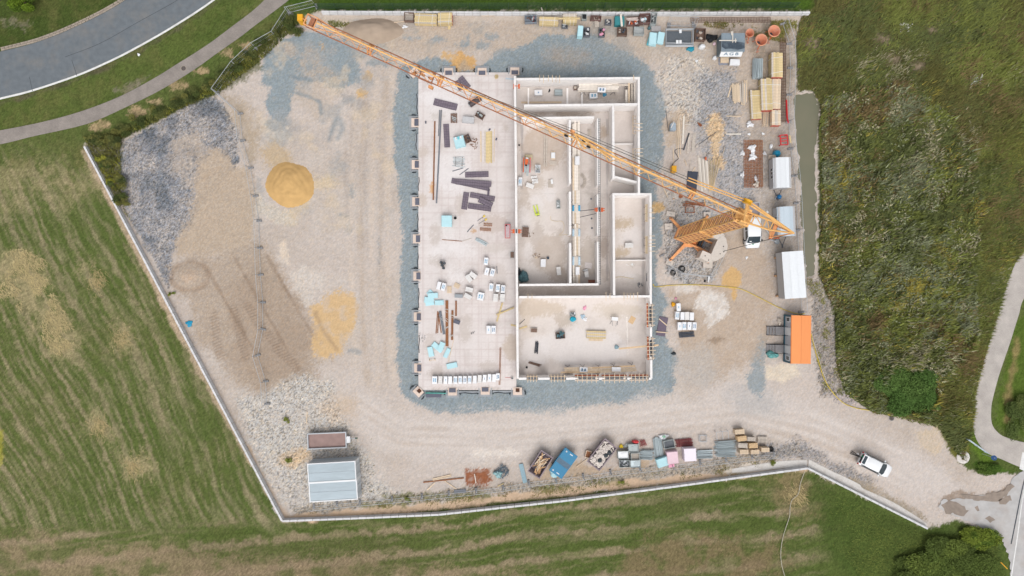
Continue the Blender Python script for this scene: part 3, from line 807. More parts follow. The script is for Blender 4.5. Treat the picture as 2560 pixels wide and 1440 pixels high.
PU = [(-160, 352), (0, 326), (110, 304), (207, 277), (300, 241), (383, 197), (443, 160), (517, 113), (583, 64), (640, 20), (700, -40), (780, -120)]
PL = [(-160, 390), (0, 361), (83, 341), (217, 310), (317, 267), (400, 226), (483, 176), (550, 128), (600, 93), (640, 62), (725, -2), (830, -90)]
strip_between('footpath', PU, PL, 0.02, paver_mat('path_pavers', C(166, 157, 150), 0.5), label='grey paved footpath curving past the site')
PA = [(2600, 540), (2560, 612), (2524, 692), (2500, 760), (2475, 850), (2455, 920), (2440, 980), (2432, 1050), (2440, 1096), (2466, 1131), (2506, 1149), (2546, 1166), (2640, 1200)]
PB = [(2660, 600), (2566, 735), (2546, 790), (2524, 860), (2500, 930), (2486, 980), (2478, 1020), (2480, 1060), (2498, 1084), (2520, 1095), (2560, 1106), (2600, 1112), (2640, 1118)]
strip_between('footpath', PA, PB, 0.02, paver_mat('light_pavers', C(206, 198, 191), 0.35, 0.93), label='light grey paved path bending along the right edge')
def jag(P_):
 out = [P_[0]]
 for a, b in zip(P_[:-1], P_[1:]):
  n = max(1, int(math.hypot(b[0] - a[0], b[1] - a[1]) / 7))
  for i in range(1, n + 1):
   out.append((a[0] + (b[0] - a[0]) * i / n + random.uniform(-3, 3), a[1] + (b[1] - a[1]) * i / n + random.uniform(-3, 3)))
 return out

apron_m = mat('apron_asphalt', C(196, 194, 193), rough=0.85, var=0.10, scale=1.2, dirt=0.6, dirtcol=C(176, 162, 150), spec=0.3)
sp_ = jag([(2640, 1150), (2560, 1178), (2536, 1192), (2518, 1222), (2500, 1240), (2440, 1240), (2380, 1250), (2352, 1250), (2346, 1268), (2392, 1292), (2440, 1312), (2500, 1338), (2522, 1390), (2528, 1450), (2530, 1560)]) + [(2760, 1560), (2760, 1100)]
so_ = MB().add([(*at(x, y).xy, 0.015) for x, y in sp_], [tuple(range(len(sp_)))]).build('street', apron_m)
if so_.data.polygons[0].normal.z < 0:
 so_.data.flip_normals()
tag(so_, 'worn grey tarmac street at the lower right corner', None, kind='structure')
mudm = mat('wet_mud', C(152, 138, 126), rough=0.6, var=0.15, scale=2)
for q, mp_ in enumerate(([(2352, 1262), (2372, 1250), (2398, 1256), (2420, 1278), (2412, 1292), (2388, 1284), (2366, 1282)], [(2400, 1236), (2436, 1240), (2470, 1234), (2508, 1226), (2530, 1206), (2536, 1214), (2516, 1238), (2498, 1256), (2452, 1254), (2420, 1248)], [(2496, 1250), (2512, 1240), (2528, 1240), (2532, 1250), (2512, 1260), (2500, 1262)], [(2436, 1268), (2446, 1264), (2450, 1274), (2440, 1278)], [(2462, 1296), (2476, 1290), (2490, 1300), (2478, 1308)])):
 mp_ = jag(mp_ + mp_[:1])[:-1]
 mo_ = MB().add([(*at(x, y).xy, 0.02) for x, y in mp_], [tuple(range(len(mp_)))]).build('mud', mudm)
 if mo_.data.polygons[0].normal.z < 0:
  mo_.data.flip_normals()
 tag(mo_, None, None, kind='structure')
strip_between('edge_line', [(2580, 1130), (2556, 1240), (2542, 1340), (2527, 1440), (2512, 1540)], [(2583, 1130), (2559, 1240), (2545, 1340), (2530, 1440), (2515, 1540)], 0.024, white_paint, label='thin white line along the lower right street')
strip_between('tar_seam', [(2572, 1150), (2552, 1230), (2538, 1300), (2526, 1360)], [(2574, 1150), (2555, 1230), (2541, 1300), (2529, 1360)], 0.022, seamm)
strip_between('crossing_mark', [(2548, 1172), (2552, 1150), (2556, 1130)], [(2562, 1178), (2566, 1155), (2570, 1135)], 0.026, white_paint, label='white painted bar across the end of the light path')

wm = bpy.data.materials.new('ditch_water'); wm.use_nodes = True
b_ = wm.node_tree.nodes['Principled BSDF']
wn_ = nd(wm.node_tree, 'ShaderNodeTexNoise'); wn_.inputs['Scale'].default_value = 0.35
wr_ = nd(wm.node_tree, 'ShaderNodeMix', data_type='RGBA'); wr_.inputs[6].default_value = (*C(110, 113, 92), 1); wr_.inputs[7].default_value = (*C(132, 126, 104), 1)
tcw = nd(wm.node_tree, 'ShaderNodeTexCoord'); wm.node_tree.links.new(tcw.outputs['Object'], wn_.inputs['Vector'])
wm.node_tree.links.new(wn_.outputs[0], wr_.inputs[0]); wm.node_tree.links.new(wr_.outputs[2], b_.inputs['Base Color'])
b_.inputs['Roughness'].default_value = 0.35
wp = [at(x + 3 * math.sin(i), y) for i, (x, y) in enumerate([(1983, 232), (2008, 222), (2036, 229), (2050, 262), (2046, 330), (2042, 420), (2045, 500), (2046, 600), (2040, 692), (2012, 702), (2008, 620), (2002, 500), (1995, 400), (1988, 300)])]
mbw = MB().add([(p.x, p.y, -0.16) for p in wp], [tuple(range(len(wp)))])
ow = mbw.build('water', wm)
if ow.data.polygons[0].normal.z < 0:
 ow.data.flip_normals()
tag(ow, 'still murky green water filling the ditch beside the fence', None, kind='structure')
conc_white = mat('precast_concrete', C(226, 226, 228), rough=0.85, var=0.06, scale=3.0, dirt=0.18, dirtcol=C(180, 178, 172), objvar=0.05)

def retaining(label, pts, h, thick=0.24, step=1.0, inward=1):
 e = thing('retaining_wall', label, 'wall', *pts[0])
 e.location = (0, 0, 0); e.rotation_euler.z = 0
 me = None
 for (x0, y0), (x1, y1) in zip(pts[:-1], pts[1:]):
  a, b = at(x0, y0, h), at(x1, y1, h)
  L_ = (b - a).length
  n = max(1, round(L_ / step))
  w = L_ / n - 0.05
  d = (b - a).normalized()
  ang = math.atan2(d.y, d.x)
  mb = MB().cube(-w / 2, w / 2, -thick / 2, thick / 2, -0.3, h)
  mb.cube(-w / 2, w / 2, thick / 2, thick / 2 + 0.06, -0.3, h * 0.55)
  me = mb.mesh('wall_panel'); me.materials.append(conc_white)
  for i in range(n):
   p = a + d * ((i + 0.5) * L_ / n)
   inst('wall_panel', me, e, (p.x, p.y, random.uniform(-0.015, 0.015)), rz=ang + random.uniform(-0.003, 0.003))
 return e

retaining('long white concrete wall along the mown field on the left', [(210, 366), (705, 1303)], 0.75)
retaining('white concrete wall along the bottom field, bent at the lower left corner', [(705, 1303), (895, 1296), (1097, 1287), (1400, 1254), (1700, 1215), (1880, 1190), (2020, 1171)], 0.75)
retaining('short white concrete wall slanting down towards the street, lower right', [(2020, 1171), (2320, 1322)], 0.65)
retaining('white concrete wall along the top edge below the green fence', [(2026, 31), (1600, 32), (1200, 31), (803, 29)], 0.75)
strip_between('concrete_strip', [(2022, 1148), (2080, 1178), (2120, 1196), (2150, 1212), (2160, 1222), (2230, 1254), (2290, 1290), (2316, 1308)], [(2020, 1168), (2080, 1199), (2150, 1234), (2230, 1274), (2318, 1319)], 0.02, mat('rough_footing', C(228, 224, 219), rough=0.95, var=0.08, scale=5, dirt=0.3, dirtcol=C(168, 152, 134)), label='pale footing concrete at the foot of the slanting wall')
strip_between('concrete_strip', [(1830, 1172), (1900, 1160), (1960, 1152), (2018, 1150)], [(1830, 1182), (1900, 1176), (1960, 1170), (2018, 1166)], 0.02, MATS['rough_footing'], label='pale footing concrete at the bend of the bottom wall')

WH = 3.3                                    # wall height
ROT = R(-0.55)
lime = mat('calcium_silicate', C(252, 249, 247), rough=0.9, var=0.03, scale=5, objvar=0.035, dirt=0.10, dirtcol=C(206, 196, 190))
lime_face = mat('block_wall_face', (0.84, 0.81, 0.79), rough=0.92, var=0.04, scale=2.0, dirt=0.15, dirtcol=C(226, 214, 206), stripes=('Z', 0.8, 0.03))

shell = thing('building_shell', 'unroofed shell of white block walls standing on the right half of the slab', 'building', 1460, 570)
shell.location = (0, 0, 0); shell.rotation_euler.z = 0

def wall(x0, y0, x1, y1, t=0.28, h=WH, z0=0.25, blocks=True, name='wall', par=None, m_=None, htop=None):
 """a wall between two picture points of its top"""
 a, b = at(x0, y0, h), at(x1, y1, h)
 L_ = (b - a).length
 d = (b - a).normalized(); ang = math.atan2(d.y, d.x)
 ch = 0.24 if blocks else 0.0
 body = MB()
 nc = 6
 zc = np.linspace(z0, h - ch, nc + 1)
 for i in range(nc):                     # courses with recessed bed joints
  body.cube(0, L_, -t / 2, t / 2, zc[i] + 0.012, zc[i + 1])
  body.cube(0.004, L_ - 0.004, -t / 2 + 0.012, t / 2 - 0.012, zc[i], zc[i] + 0.012)
 w = body.build(name, m_ or lime_face, par or shell, loc=(a.x, a.y, 0), rz=ang)
 if blocks:
  n = max(1, round(L_ / 1.0))
  s = L_ / n
  me = MB().box((0, 0, ch / 2 + 0.004), (s - 0.014, t - 0.004, ch)).mesh('block'); me.materials.append(m_ or lime)
  for i in range(n):
   inst('block', me, w, ((i + 0.5) * s, random.uniform(-0.006, 0.006), h - ch + random.uniform(-0.004, 0.004)))
 return w

def slab(name, label, corners, z0, z1, base, stains, seed, parent=None):
 xs = np.linspace(min(p[0] for p in corners), max(p[0] for p in corners), 0) if False else None
 x0, x1 = corners[0][0], corners[1][0]
 y0, y1 = corners[0][1], corners[1][1]
 A, B = at(x0, y1, z1), at(x1, y0, z1)
 nx, ny = int((B.x - A.x) / 0.13), int((B.y - A.y) / 0.13)
 xs, ys = np.linspace(A.x, B.x, nx), np.linspace(A.y, B.y, ny)
 X, Y = np.meshgrid(xs, ys)
 k = F / (H - z1)
 ppx = X.ravel() * k + 1280; ppy = 720 - Y.ravel() * k
 p = Paint(ppx, ppy, base)
 ii = np.arange(ppx.size)
 p.mix(ii, np.clip(0.1 + 0.8 * fbm(ppx, ppy, 60, seed, 5, 0.6), 0, 1) * 0.55, [base[0] * 0.84, base[1] * 0.80, base[2] * 0.76])
 p.mix(ii, sstep(0.25, 0.7, fbm(ppx, ppy, 26, seed + 9, 5, 0.6)) * 0.35, [base[0] * 0.76, base[1] * 0.72, base[2] * 0.69])
 p.mix(ii, np.clip(0.0 + 0.8 * fbm(ppx, ppy, 22, seed + 3, 4, 0.6), 0, 1) * 0.3, [min(c * 1.10, 0.84) for c in base])
 stains(p)
 p.c *= (1 + 0.05 * (RNG.random(ppx.size) - 0.5))[:, None]
 zz = np.full(ppx.size, z1) + 0.004 * vnoise(ppx / 9, ppy / 9, seed)
 o = sheet(name, xs, ys, zz, np.clip(p.c, 0, 0.85), None, MATS.get('slab_surface') or attr_mat('slab_surface', rough=0.75, spec=0.25, speck=0.035, bump=0.05, fine=4.0))
 mb = MB().cube(A.x, B.x, A.y, B.y, z0, z1 - 0.008)
 mb.build('slab_body', mat('slab_side', C(206, 200, 198), rough=0.9, dirt=0.3), o)
 if label:
  tag(o, label, None, kind='structure')
 return o

PINK = C(226, 216, 212); WET = C(202, 190, 181); WET2 = C(186, 172, 162)

def st_left(p):
 x, y = p.x, p.y
 ii = np.arange(x.size)
 gl = np.maximum(sstep(0.80, 0.97, np.cos(x * 2 * math.pi / 5.9)), sstep(0.80, 0.97, np.cos(y * 2 * math.pi / 5.9)))
 p.mix(ii, gl * 0.30 * np.clip(0.4 + fbm(x, y, 70, 5, 3), 0, 1), C(200, 180, 176))
 gl = np.maximum(sstep(0.93, 1.0, np.cos(x * 2 * math.pi / 46)), sstep(0.93, 1.0, np.cos(y * 2 * math.pi / 38)))
 p.mix(ii, gl * 0.22, C(196, 176, 170))
 for q, (cx, cy, rx, ry, c) in enumerate(((1090, 590, 12, 28, WET), (1088, 650, 16, 14, WET), (1150, 510, 14, 30, C(206, 194, 186)), (1235, 560, 36, 22, C(204, 188, 178)), (1265, 320, 8, 12, C(200, 188, 178)),
            (1164, 820, 16, 32, WET), (1278, 870, 20, 34, C(202, 184, 164)), (1222, 915, 26, 10, WET), (1180, 300, 26, 8, C(208, 196, 188)), (1075, 860, 14, 26, C(210, 198, 190)), (1055, 500, 10, 16, C(206, 190, 176)),
            (1088, 930, 18, 14, WET), (1240, 620, 30, 12, C(210, 200, 192)), (1095, 290, 16, 12, C(205, 196, 188)), (1160, 972, 90, 5, C(190, 178, 168)), (1250, 700, 20, 40, C(212, 202, 196)), (1056, 380, 14, 10, C(206, 192, 180)))):
  p.blob(cx, cy, rx, ry, c, soft=7, warp=7, size=24, op=0.6, seed=600 + q)
 for q, (cx, cy, rx, ry) in enumerate(((1130, 430, 60, 40), (1110, 250, 50, 30), (1130, 620, 50, 30), (1150, 690, 20, 20))):
  p.blob(cx, cy, rx, ry, C(244, 240, 240), soft=20, warp=16, size=40, op=0.55, seed=630 + q)
 p.blob(1080, 470, 5, 16, C(226, 168, 96), soft=4, warp=4, size=10, op=0.75, seed=640)
 p.blob(1241, 192, 4, 5, C(216, 180, 96), soft=2, warp=2, size=8, op=0.9, seed=641)
 p.blob(1184, 578, 8, 6, C(206, 160, 110), soft=3, warp=3, size=8, op=0.7, seed=642)
 p.line([(1131, 232), (1160, 240)], C(200, 192, 186), w=1.5, op=0.6)

def st_right(p):
 x, y = p.x, p.y
 ii = np.arange(x.size)
 for q, (cx, cy, rx, ry, c) in enumerate(((1360, 370, 60, 60, C(196, 178, 162)), (1345, 590, 14, 38, WET), (1350, 635, 28, 24, WET), (1395, 590, 12, 12, WET), (1380, 640, 40, 50, C(204, 190, 178)), (1310, 500, 14, 40, C(204, 190, 178)),
            (1335, 460, 26, 14, C(204, 190, 176)), (1400, 690, 26, 20, C(200, 186, 174)), (1470, 330, 40, 20, C(214, 204, 198)), (1470, 640, 22, 50, C(204, 192, 180)), (1510, 330, 8, 16, C(196, 176, 156)), (1510, 600, 12, 40, WET),
            (1510, 620, 10, 30, WET2), (1560, 560, 22, 14, C(196, 176, 150)), (1555, 630, 20, 14, C(196, 176, 150)), (1430, 730, 60, 10, WET), (1360, 728, 60, 9, C(206, 194, 186)), (1350, 770, 60, 22, C(206, 190, 172)),
            (1410, 800, 28, 14, C(198, 184, 170)), (1540, 775, 60, 18, C(214, 202, 188)), (1310, 800, 14, 30, C(216, 202, 186)), (1480, 480, 12, 60, C(202, 192, 184)), (1500, 240, 60, 12, C(196, 184, 174)), (1350, 240, 40, 10, C(212, 202, 196)),
            (1430, 282, 120, 7, C(196, 180, 166)), (1513, 690, 12, 20, WET), (1590, 700, 20, 20, C(214, 206, 200)), (1345, 280, 20, 6, WET2), (1395, 280, 8, 6, WET2), (1560, 330, 16, 24, C(220, 210, 204)))):
  p.blob(cx, cy, rx, ry, c, soft=8, warp=9, size=26, op=0.78, seed=700 + q, mott=0.2)
 for q, (cx, cy, rx, ry) in enumerate(((1340, 510, 22, 24), (1310, 545, 14, 30), (1370, 480, 20, 20), (1460, 870, 110, 50), (1580, 590, 24, 24), (1570, 400, 16, 30), (1320, 640, 10, 30), (1340, 880, 40, 40), (1560, 690, 30, 12))):
  p.blob(cx, cy, rx, ry, C(236, 230, 228), soft=9, warp=10, size=30, op=0.6, seed=740 + q)
 for q, pts in enumerate(([(1583, 290), (1583, 440)], [(1518, 300), (1518, 700)], [(1608, 500), (1608, 730)], [(1305, 313), (1305, 470)])):
  p.line(pts, C(150, 146, 148), w=2, soft=2, warp=1.5, op=0.55, seed=760 + q, mott=0.5)

open_slab = slab('floor_slab', 'bare pinkish white concrete slab west of the block walls', [(1046, 181), (1291, 975)], -0.2, 0.25, C(230, 222, 219), st_left, 55)
slab('floor_slab', 'stained concrete floor of the narrow northern rooms', [(1291.5, 194), (1598, 484.2)], -0.2, 0.22, C(228, 219, 213), st_right, 66)
room_slab = slab('floor_slab', 'stained concrete floor of the southern rooms', [(1291.5, 484.4), (1628, 948)], -0.2, 0.22, C(228, 219, 213), st_right, 66)
open_slab.rotation_euler.z = 0

wall(1287.5, 190, 1294.5, 946)                                     # spine wall
wall(1291, 198, 1597, 195)                                          # north
wall(1597, 192, 1597.5, 484)                                        # east, upper
wall(1310, 264, 1594, 260.5)
wall(1303, 295.5, 1486, 293.5)
for y0, y1 in ((299, 458), (479, 586), (607, 708)):
 wall(1424.5 + (y0 - 300) * 0.004, y0, 1424.5 + (y1 - 300) * 0.004, y1)
wall(1533, 264, 1534, 446)
wall(1537, 442, 1594, 456, h=2.6)
wall(1531, 485.5, 1629, 485.5)
wall(1534, 488, 1535.5, 738)
wall(1626.5, 488, 1627, 760)
wall(1298, 712.5, 1497, 711)
wall(1298, 743, 1625, 741)
wall(1536, 360, 1583, 359.5, t=0.16, h=0.75, blocks=False)
wall(1539, 651, 1618, 650.5, t=0.16, h=0.75, blocks=False)
for y0, y1 in ((296, 462), (486, 588), (604, 710)):
 wall(1495.5, y0, 1496.5, y1, t=0.30, h=3.1, blocks=False)
ring = thing('rebar_ladder', 'long dark rebar ladder lying on the corridor wall top', 'rebar', 1499.5, 500, ztop=3.2)
ring.location = (0, 0, 0)
steel_dark = mat('dark_steel', C(86, 90, 98), rough=0.6, metal=0.2, var=0.2)
ra, rb = at(1498, 296, 3.2), at(1499.5, 712, 3.2)
for o_ in (-0.09, 0.09):
 bar('bar', steel_dark, ring, (ra.x + o_, ra.y, 3.2), (rb.x + o_, rb.y, 3.2), 0.028)
for t in np.linspace(0.005, 0.995, 74):
 p = ra.lerp(rb, t)
 bar('rung', steel_dark, ring, (p.x - 0.13, p.y, 3.2), (p.x + 0.13, p.y, 3.2), 0.018)
for i, xx in enumerate((1321, 1418.5, 1455)):
 wall(xx, 220 + (0 if i < 2 else 8), xx, 262, t=0.2 if i != 1 else 0.25, h=0.5, blocks=False, name='threshold')
for x0, x1 in ((1297, 1316), (1345, 1374), (1415, 1438), (1497, 1505), (1568, 1574), (1622, 1629)):
 wall(x0, 947, x1, 946.5)
wall(1627.5, 818, 1627.8, 842)
wall(1628, 900, 1628.4, 946)
for y0, y1 in ((760, 818), (842, 900)):
 wall(1626.5, y0, 1627, y1, t=0.26, h=1.2, blocks=False, name='parapet')
for x0, x1 in ((1316, 1345), (1374, 1415), (1438, 1497), (1505, 1568), (1574, 1622)):
 wall(x0, 947, x1, 946.5, t=0.26, h=1.2, blocks=False, name='parapet')

ply_o = mat('orange_formwork', C(222, 120, 74), rough=0.8, var=0.15, dirt=0.2)
timber = mat('pale_timber', C(236, 214, 186), rough=0.85, var=0.12, scale=5, stripes=('X', 3.0, 0.06, 2.0), objvar=0.10)
timber_y = mat('yellow_timber', C(226, 204, 156), rough=0.85, var=0.12, scale=5, stripes=('X', 3.0, 0.07, 2.0), objvar=0.12)
timber_g = mat('weathered_timber', C(214, 203, 191), rough=0.9, var=0.14, scale=5, stripes=('X', 3.0, 0.07, 2.0), objvar=0.10)
dark_slot = mat('fresh_concrete', C(74, 80, 88), rough=0.6, var=0.2)
slot_c = mat('grey_concrete', C(110, 114, 122), rough=0.7, var=0.2)

def lintel_form(label, x0, y0, x1, y1, n, orange=True):
 h = WH
 a, b = at(x0, y0, h), at(x1, y1, h)
 L_ = (b - a).length
 e = bpy.data.objects.new('lintel_formwork', None); COL.objects.link(e)
 e.location = (a.x, a.y, 0); d = b - a; e.rotation_euler.z = math.atan2(d.y, d.x)
 tag(e, label, 'formwork')
 beam('concrete_fill', dark_slot if orange else slot_c, e, (L_ / 2, 0, h - 0.3), (L_ * (0.72 if orange else 0.96), 0.16 if orange else 0.3, 0.24))
 for s in (-1, 1):
  beam('side_board', timber if not orange else timber_g, e, (L_ / 2, s * 0.2, h - 0.6), (L_, 0.05, 0.6))
  if orange:
   beam('joist', ply_o if s * (1 if True else 0) > 0 else timber_g, e, (L_ / 2, s * 0.32, h - 0.45), (L_, 0.12, 0.16))
 for i in range(n):
  xx = L_ * (i + 0.5) / n
  beam('clamp', timber, e, (xx, 0, h + 0.002), (0.07, (1.0 if not orange else 1.15) * random.uniform(0.85, 1.1), 0.06))
 for i in range(n):
  xx = L_ * (i + 0.5) / n
  for s in (-1, 1):
   beam('upright', timber, e, (xx, s * 0.40, h - 0.7), (0.06, 0.06, 0.7))
 return e

lintel_form('timber lintel formwork with grey concrete, westernmost on the south wall', 1316, 946, 1345, 946, 4, False)
lintel_form('timber lintel formwork with grey concrete, second from west on the south wall', 1374, 946, 1415, 946, 5, False)
lintel_form('orange lintel formwork in the middle of the south wall', 1438, 946, 1497, 946, 5)
lintel_form('orange lintel formwork in the south wall, second from the corner', 1505, 946, 1568, 945.5, 5)
lintel_form('orange lintel formwork in the south wall next to the corner', 1574, 945.5, 1622, 945, 5)
lintel_form('orange lintel formwork in the east wall, upper of two', 1626.5, 818, 1625.5, 758, 6)
lintel_form('orange lintel formwork in the east wall, lower of two', 1628, 900, 1627, 842, 6)
def clampset(label, pts, ln, ang, z=WH + 0.02):
 e = thing('timber_clamps', label, 'clamps', *pts[0], ang=0, ztop=z)
 o0 = at(*pts[0], z)
 for (x, y) in pts:
  p = at(x, y, z) - o0
  beam('clamp', timber, e, (p.x, p.y, z), (0.07, ln * random.uniform(0.8, 1.15), 0.06), rz=R(-ang))
 return e

clampset('row of pale timber battens sticking out over the north wall', [(1349, 196), (1359, 198), (1371, 196), (1381, 197), (1390, 198), (1399, 198)], 0.9, 0)
clampset('single pale batten over the north wall near its east corner', [(1584, 192), (1584.4, 196)], 0.5, 0)
clampset('row of timber stubs sticking out of the upper east wall', [(1598, 309), (1598, 318), (1598, 327), (1599, 372), (1599, 381), (1599, 390)], 0.9, 90)
clampset('row of timber stubs sticking out of the lower east wall', [(1630, 590), (1630, 600), (1630, 609), (1630, 616), (1630, 628), (1630, 520), (1630, 532), (1630, 545)], 0.8, 90)
clampset('row of pale battens over the cross wall near its east end', [(1515, 741), (1525, 741), (1560, 741), (1568, 741), (1576, 741), (1584, 741), (1594, 741)], 0.95, 0)
clampset('two pale battens over the cross wall near its west end', [(1320, 742), (1330, 742)], 0.9, 0)

red_o = mat('orange_steel', C(226, 112, 66), rough=0.5, var=0.12, metal=0.1)
for (x, y, lab, strut) in ((1498.5, 524, 'orange wall clamp with two long struts on the corridor wall', True), (1291, 578, 'orange wall clamp astride the spine wall', False)):
 e = thing('wall_clamp', lab, 'clamp', x, y, ztop=WH)
 beam('column', steel_dark, e, (0, 0, WH), (0.16, 0.5, 0.25))
 for s in (-1, 1):
  beam('bracket', red_o, e, (s * 0.34, 0, WH - 0.4), (0.26, 0.5, 0.4))
  beam('arm', red_o, e, (s * 0.45, 0.12, WH - 0.05), (0.42, 0.10, 0.10))
  beam('arm', red_o, e, (s * 0.45, -0.12, WH - 0.05), (0.42, 0.10, 0.10))
 if strut:
  for dy in (0.15, -0.75):
   bar('strut', steel_dark, e, (-0.4, dy * 0.6, WH - 0.5), (-3.0, dy - 0.1, 0.3), 0.04)
for (x, y, lab) in ((1291.5, 215, 'red bracket box astride the spine wall near its north end'),):
 e = thing('wall_bracket', lab, 'bracket', x, y, ztop=WH)
 for s in (-1, 1):
  beam('box', red_o, e, (s * 0.3, 0, WH - 0.4), (0.22, 0.5, 0.4))
 beam('yoke', red_o, e, (0, 0, WH + 0.002), (0.5, 0.08, 0.06))

foam = mat('grey_insulation', C(166, 172, 178), rough=0.85, var=0.08, dirt=0.2)
collar = mat('socket_concrete', C(232, 212, 198), rough=0.9, var=0.08)
coverm = mat('socket_cover', C(104, 106, 120), rough=0.7, var=0.12)
holem = mat('socket_hole', C(96, 64, 50), rough=0.9)
membrane = mat('black_membrane', C(52, 60, 66), rough=0.5, var=0.2)

def socket(lab, x, y, ang, corner=False, s=1.0):
 e = thing('column_socket', lab, 'column socket', x, y, ang, ztop=0.35)
 beam('insulation', foam, e, (0, 0.50, -0.1), (1.75, 0.9, 0.2))
 beam('insulation', foam, e, (-0.80, 0.35, 0.12), (0.10, 1.1, 0.16))
 beam('insulation', foam, e, (0.80, 0.35, 0.12), (0.10, 1.1, 0.16))
 beam('collar', collar, e, (0, 0.18, 0.0), (1.15, 0.95, 0.30))
 if corner:
  mbx = MB()
  for (cx, cy, sx, sy) in ((0, 0.3, 0.62, 0.1), (0, -0.3, 0.62, 0.1), (0.28, 0, 0.06, 0.52), (-0.28, 0, 0.06, 0.52)):
   mbx.box((cx, cy, 0.36), (sx, sy, 0.12))
  mbx.build('rim', collar, e)
  beam('hole', holem, e, (0, 0, 0.301), (0.5, 0.5, 0.012))
 else:
  beam('cover', coverm, e, (0, 0, 0.302), (0.86, 0.52, 0.09))
 for s_ in (-1, 1):
  MB().path([(s_ * 0.92, 0.1, 0.1), (s_ * 1.05, 0.35, 0.16), (s_ * 1.0, 0.62, 0.12)], 0.07).build('membrane', membrane, e)
 return e

WS = [(1041, 306, 'first'), (1042, 411, 'second'), (1043, 504, 'third'), (1045, 597, 'fourth'), (1046, 690, 'fifth'), (1047, 792, 'sixth'), (1048, 920, 'seventh')]
for x, y, n_ in WS:
 socket(f'covered column socket on the west edge of the slab, {n_} from the north', x, y, -90)
for x, y, n_ in ((1121.5, 182, 'western'), (1205, 182, 'eastern')):
 socket(f'covered column socket on the north edge of the slab, {n_} of two', x, y, 0)
for x, y, n_ in ((1131, 976, 'western'), (1213, 974, 'eastern')):
 socket(f'covered column socket on the south edge of the slab, {n_} of two', x, y, 180)
socket('open column socket at the north-west corner of the slab', 1037, 183, -45, True)
socket('open column socket at the south-west corner of the slab', 1048, 977, -135, True)
socket('open column socket at the south end of the spine wall', 1294, 975, 180, True)
socket('covered column socket at the north end of the spine wall', 1287, 181, 0)
for i, (x, y, w, h_, ang) in enumerate(((1045, 260, 50, 6, 88), (1043, 355, 40, 9, 90), (1049, 460, 34, 9, 92), (1047, 555, 40, 6, 88), (1047, 650, 34, 5, 91), (1049, 745, 50, 6, 90), (1050, 860, 44, 6, 90), (1172, 981, 50, 6, 0), (1255, 980, 46, 6, 0), (1084, 989, 38, 9, 0))):
 e = thing('edge_board', f'grey insulation strip on the slab edge, {["first", "second", "third", "fourth", "fifth", "sixth", "seventh"][i]} from the north on the west side' if i < 7 else ('grey insulation strip between the two south edge sockets', 'grey insulation strip on the south edge next to the spine wall', 'dark grey board on the ground beside the south-west corner socket')[i - 7], 'board', x, y, ang, ztop=0.25)
 beam('board', foam if i != 9 else coverm, e, (0, 0, 0.0), (m(w), m(h_), 0.25))
 if i != 9:
  mbm = MB(); mbm.path([(-m(w) / 2, -0.12, 0.25), (-m(w) / 5, -0.05, 0.3), (m(w) / 6, -0.16, 0.27), (m(w) / 2, -0.1, 0.3)], 0.05)
  mbm.build('membrane_edge', membrane, e)
strip_e = thing('edge_board', 'teal edged strip along the slab beside the south-west corner', 'board', 1090, 983, 1, ztop=0.3)
beam('board', mat('teal_plastic', C(90, 170, 160), rough=0.5), strip_e, (0, 0, 0.0), (m(52), 0.12, 0.3))

galv = mat('galvanised', C(196, 201, 206), rough=0.5, metal=0.15, var=0.1)
footm = mat('fence_foot', C(150, 150, 152), rough=0.9, var=0.15)
green_f = mat('green_fence', C(60, 88, 66), rough=0.6, var=0.1)

def panel_mesh(L_, h=2.0):
 mb = MB()
 r = 0.024
 for z in (0.12, h):
  mb.tube((0, 0, z), (L_, 0, z), 0.027, 5)
 for xx in (0.0, L_):
  mb.tube((xx, 0, 0.0), (xx, 0, h), r, 5)
 mb.tube((0, 0, h * 0.55), (L_, 0, h * 0.55), 0.008, 3)
 n = int(L_ / 0.22)
 for i in range(1, n):
  mb.tube((L_ * i / n, 0, 0.12), (L_ * i / n, 0, h), 0.006, 3)
 me = mb.mesh('fence_panel'); me.materials.append(galv)
 return me

FP = panel_mesh(3.4)
FOOT = MB().box((0, 0, 0.07), (0.75, 0.26, 0.14), taper=0.9).mesh('fence_foot'); FOOT.materials.append(footm)

def site_fence(label, pts, first_foot=True):
 e = thing('site_fence', label, 'fence', *pts[0])
 e.location = (0, 0, 0)
 nodes = []
 for (x0, y0), (x1, y1) in zip(pts[:-1], pts[1:]):
  a, b = at(x0, y0), at(x1, y1)
  n = max(1, round((b - a).length / 3.45))
  for i in range(n):
   p, q = a.lerp(b, i / n), a.lerp(b, (i + 1) / n)
   d = q - p
   inst('fence_panel', FP, e, (p.x, p.y, 0.05), rz=math.atan2(d.y, d.x), scale=(d.length / 3.45, 1, 1))
   nodes.append((p, math.atan2(d.y, d.x)))
 nodes.append((at(*pts[-1]), nodes[-1][1]))
 for p, a_ in nodes:
  inst('fence_foot', FOOT, e, (p.x, p.y, 0), rz=a_ + math.pi / 2)
 return e

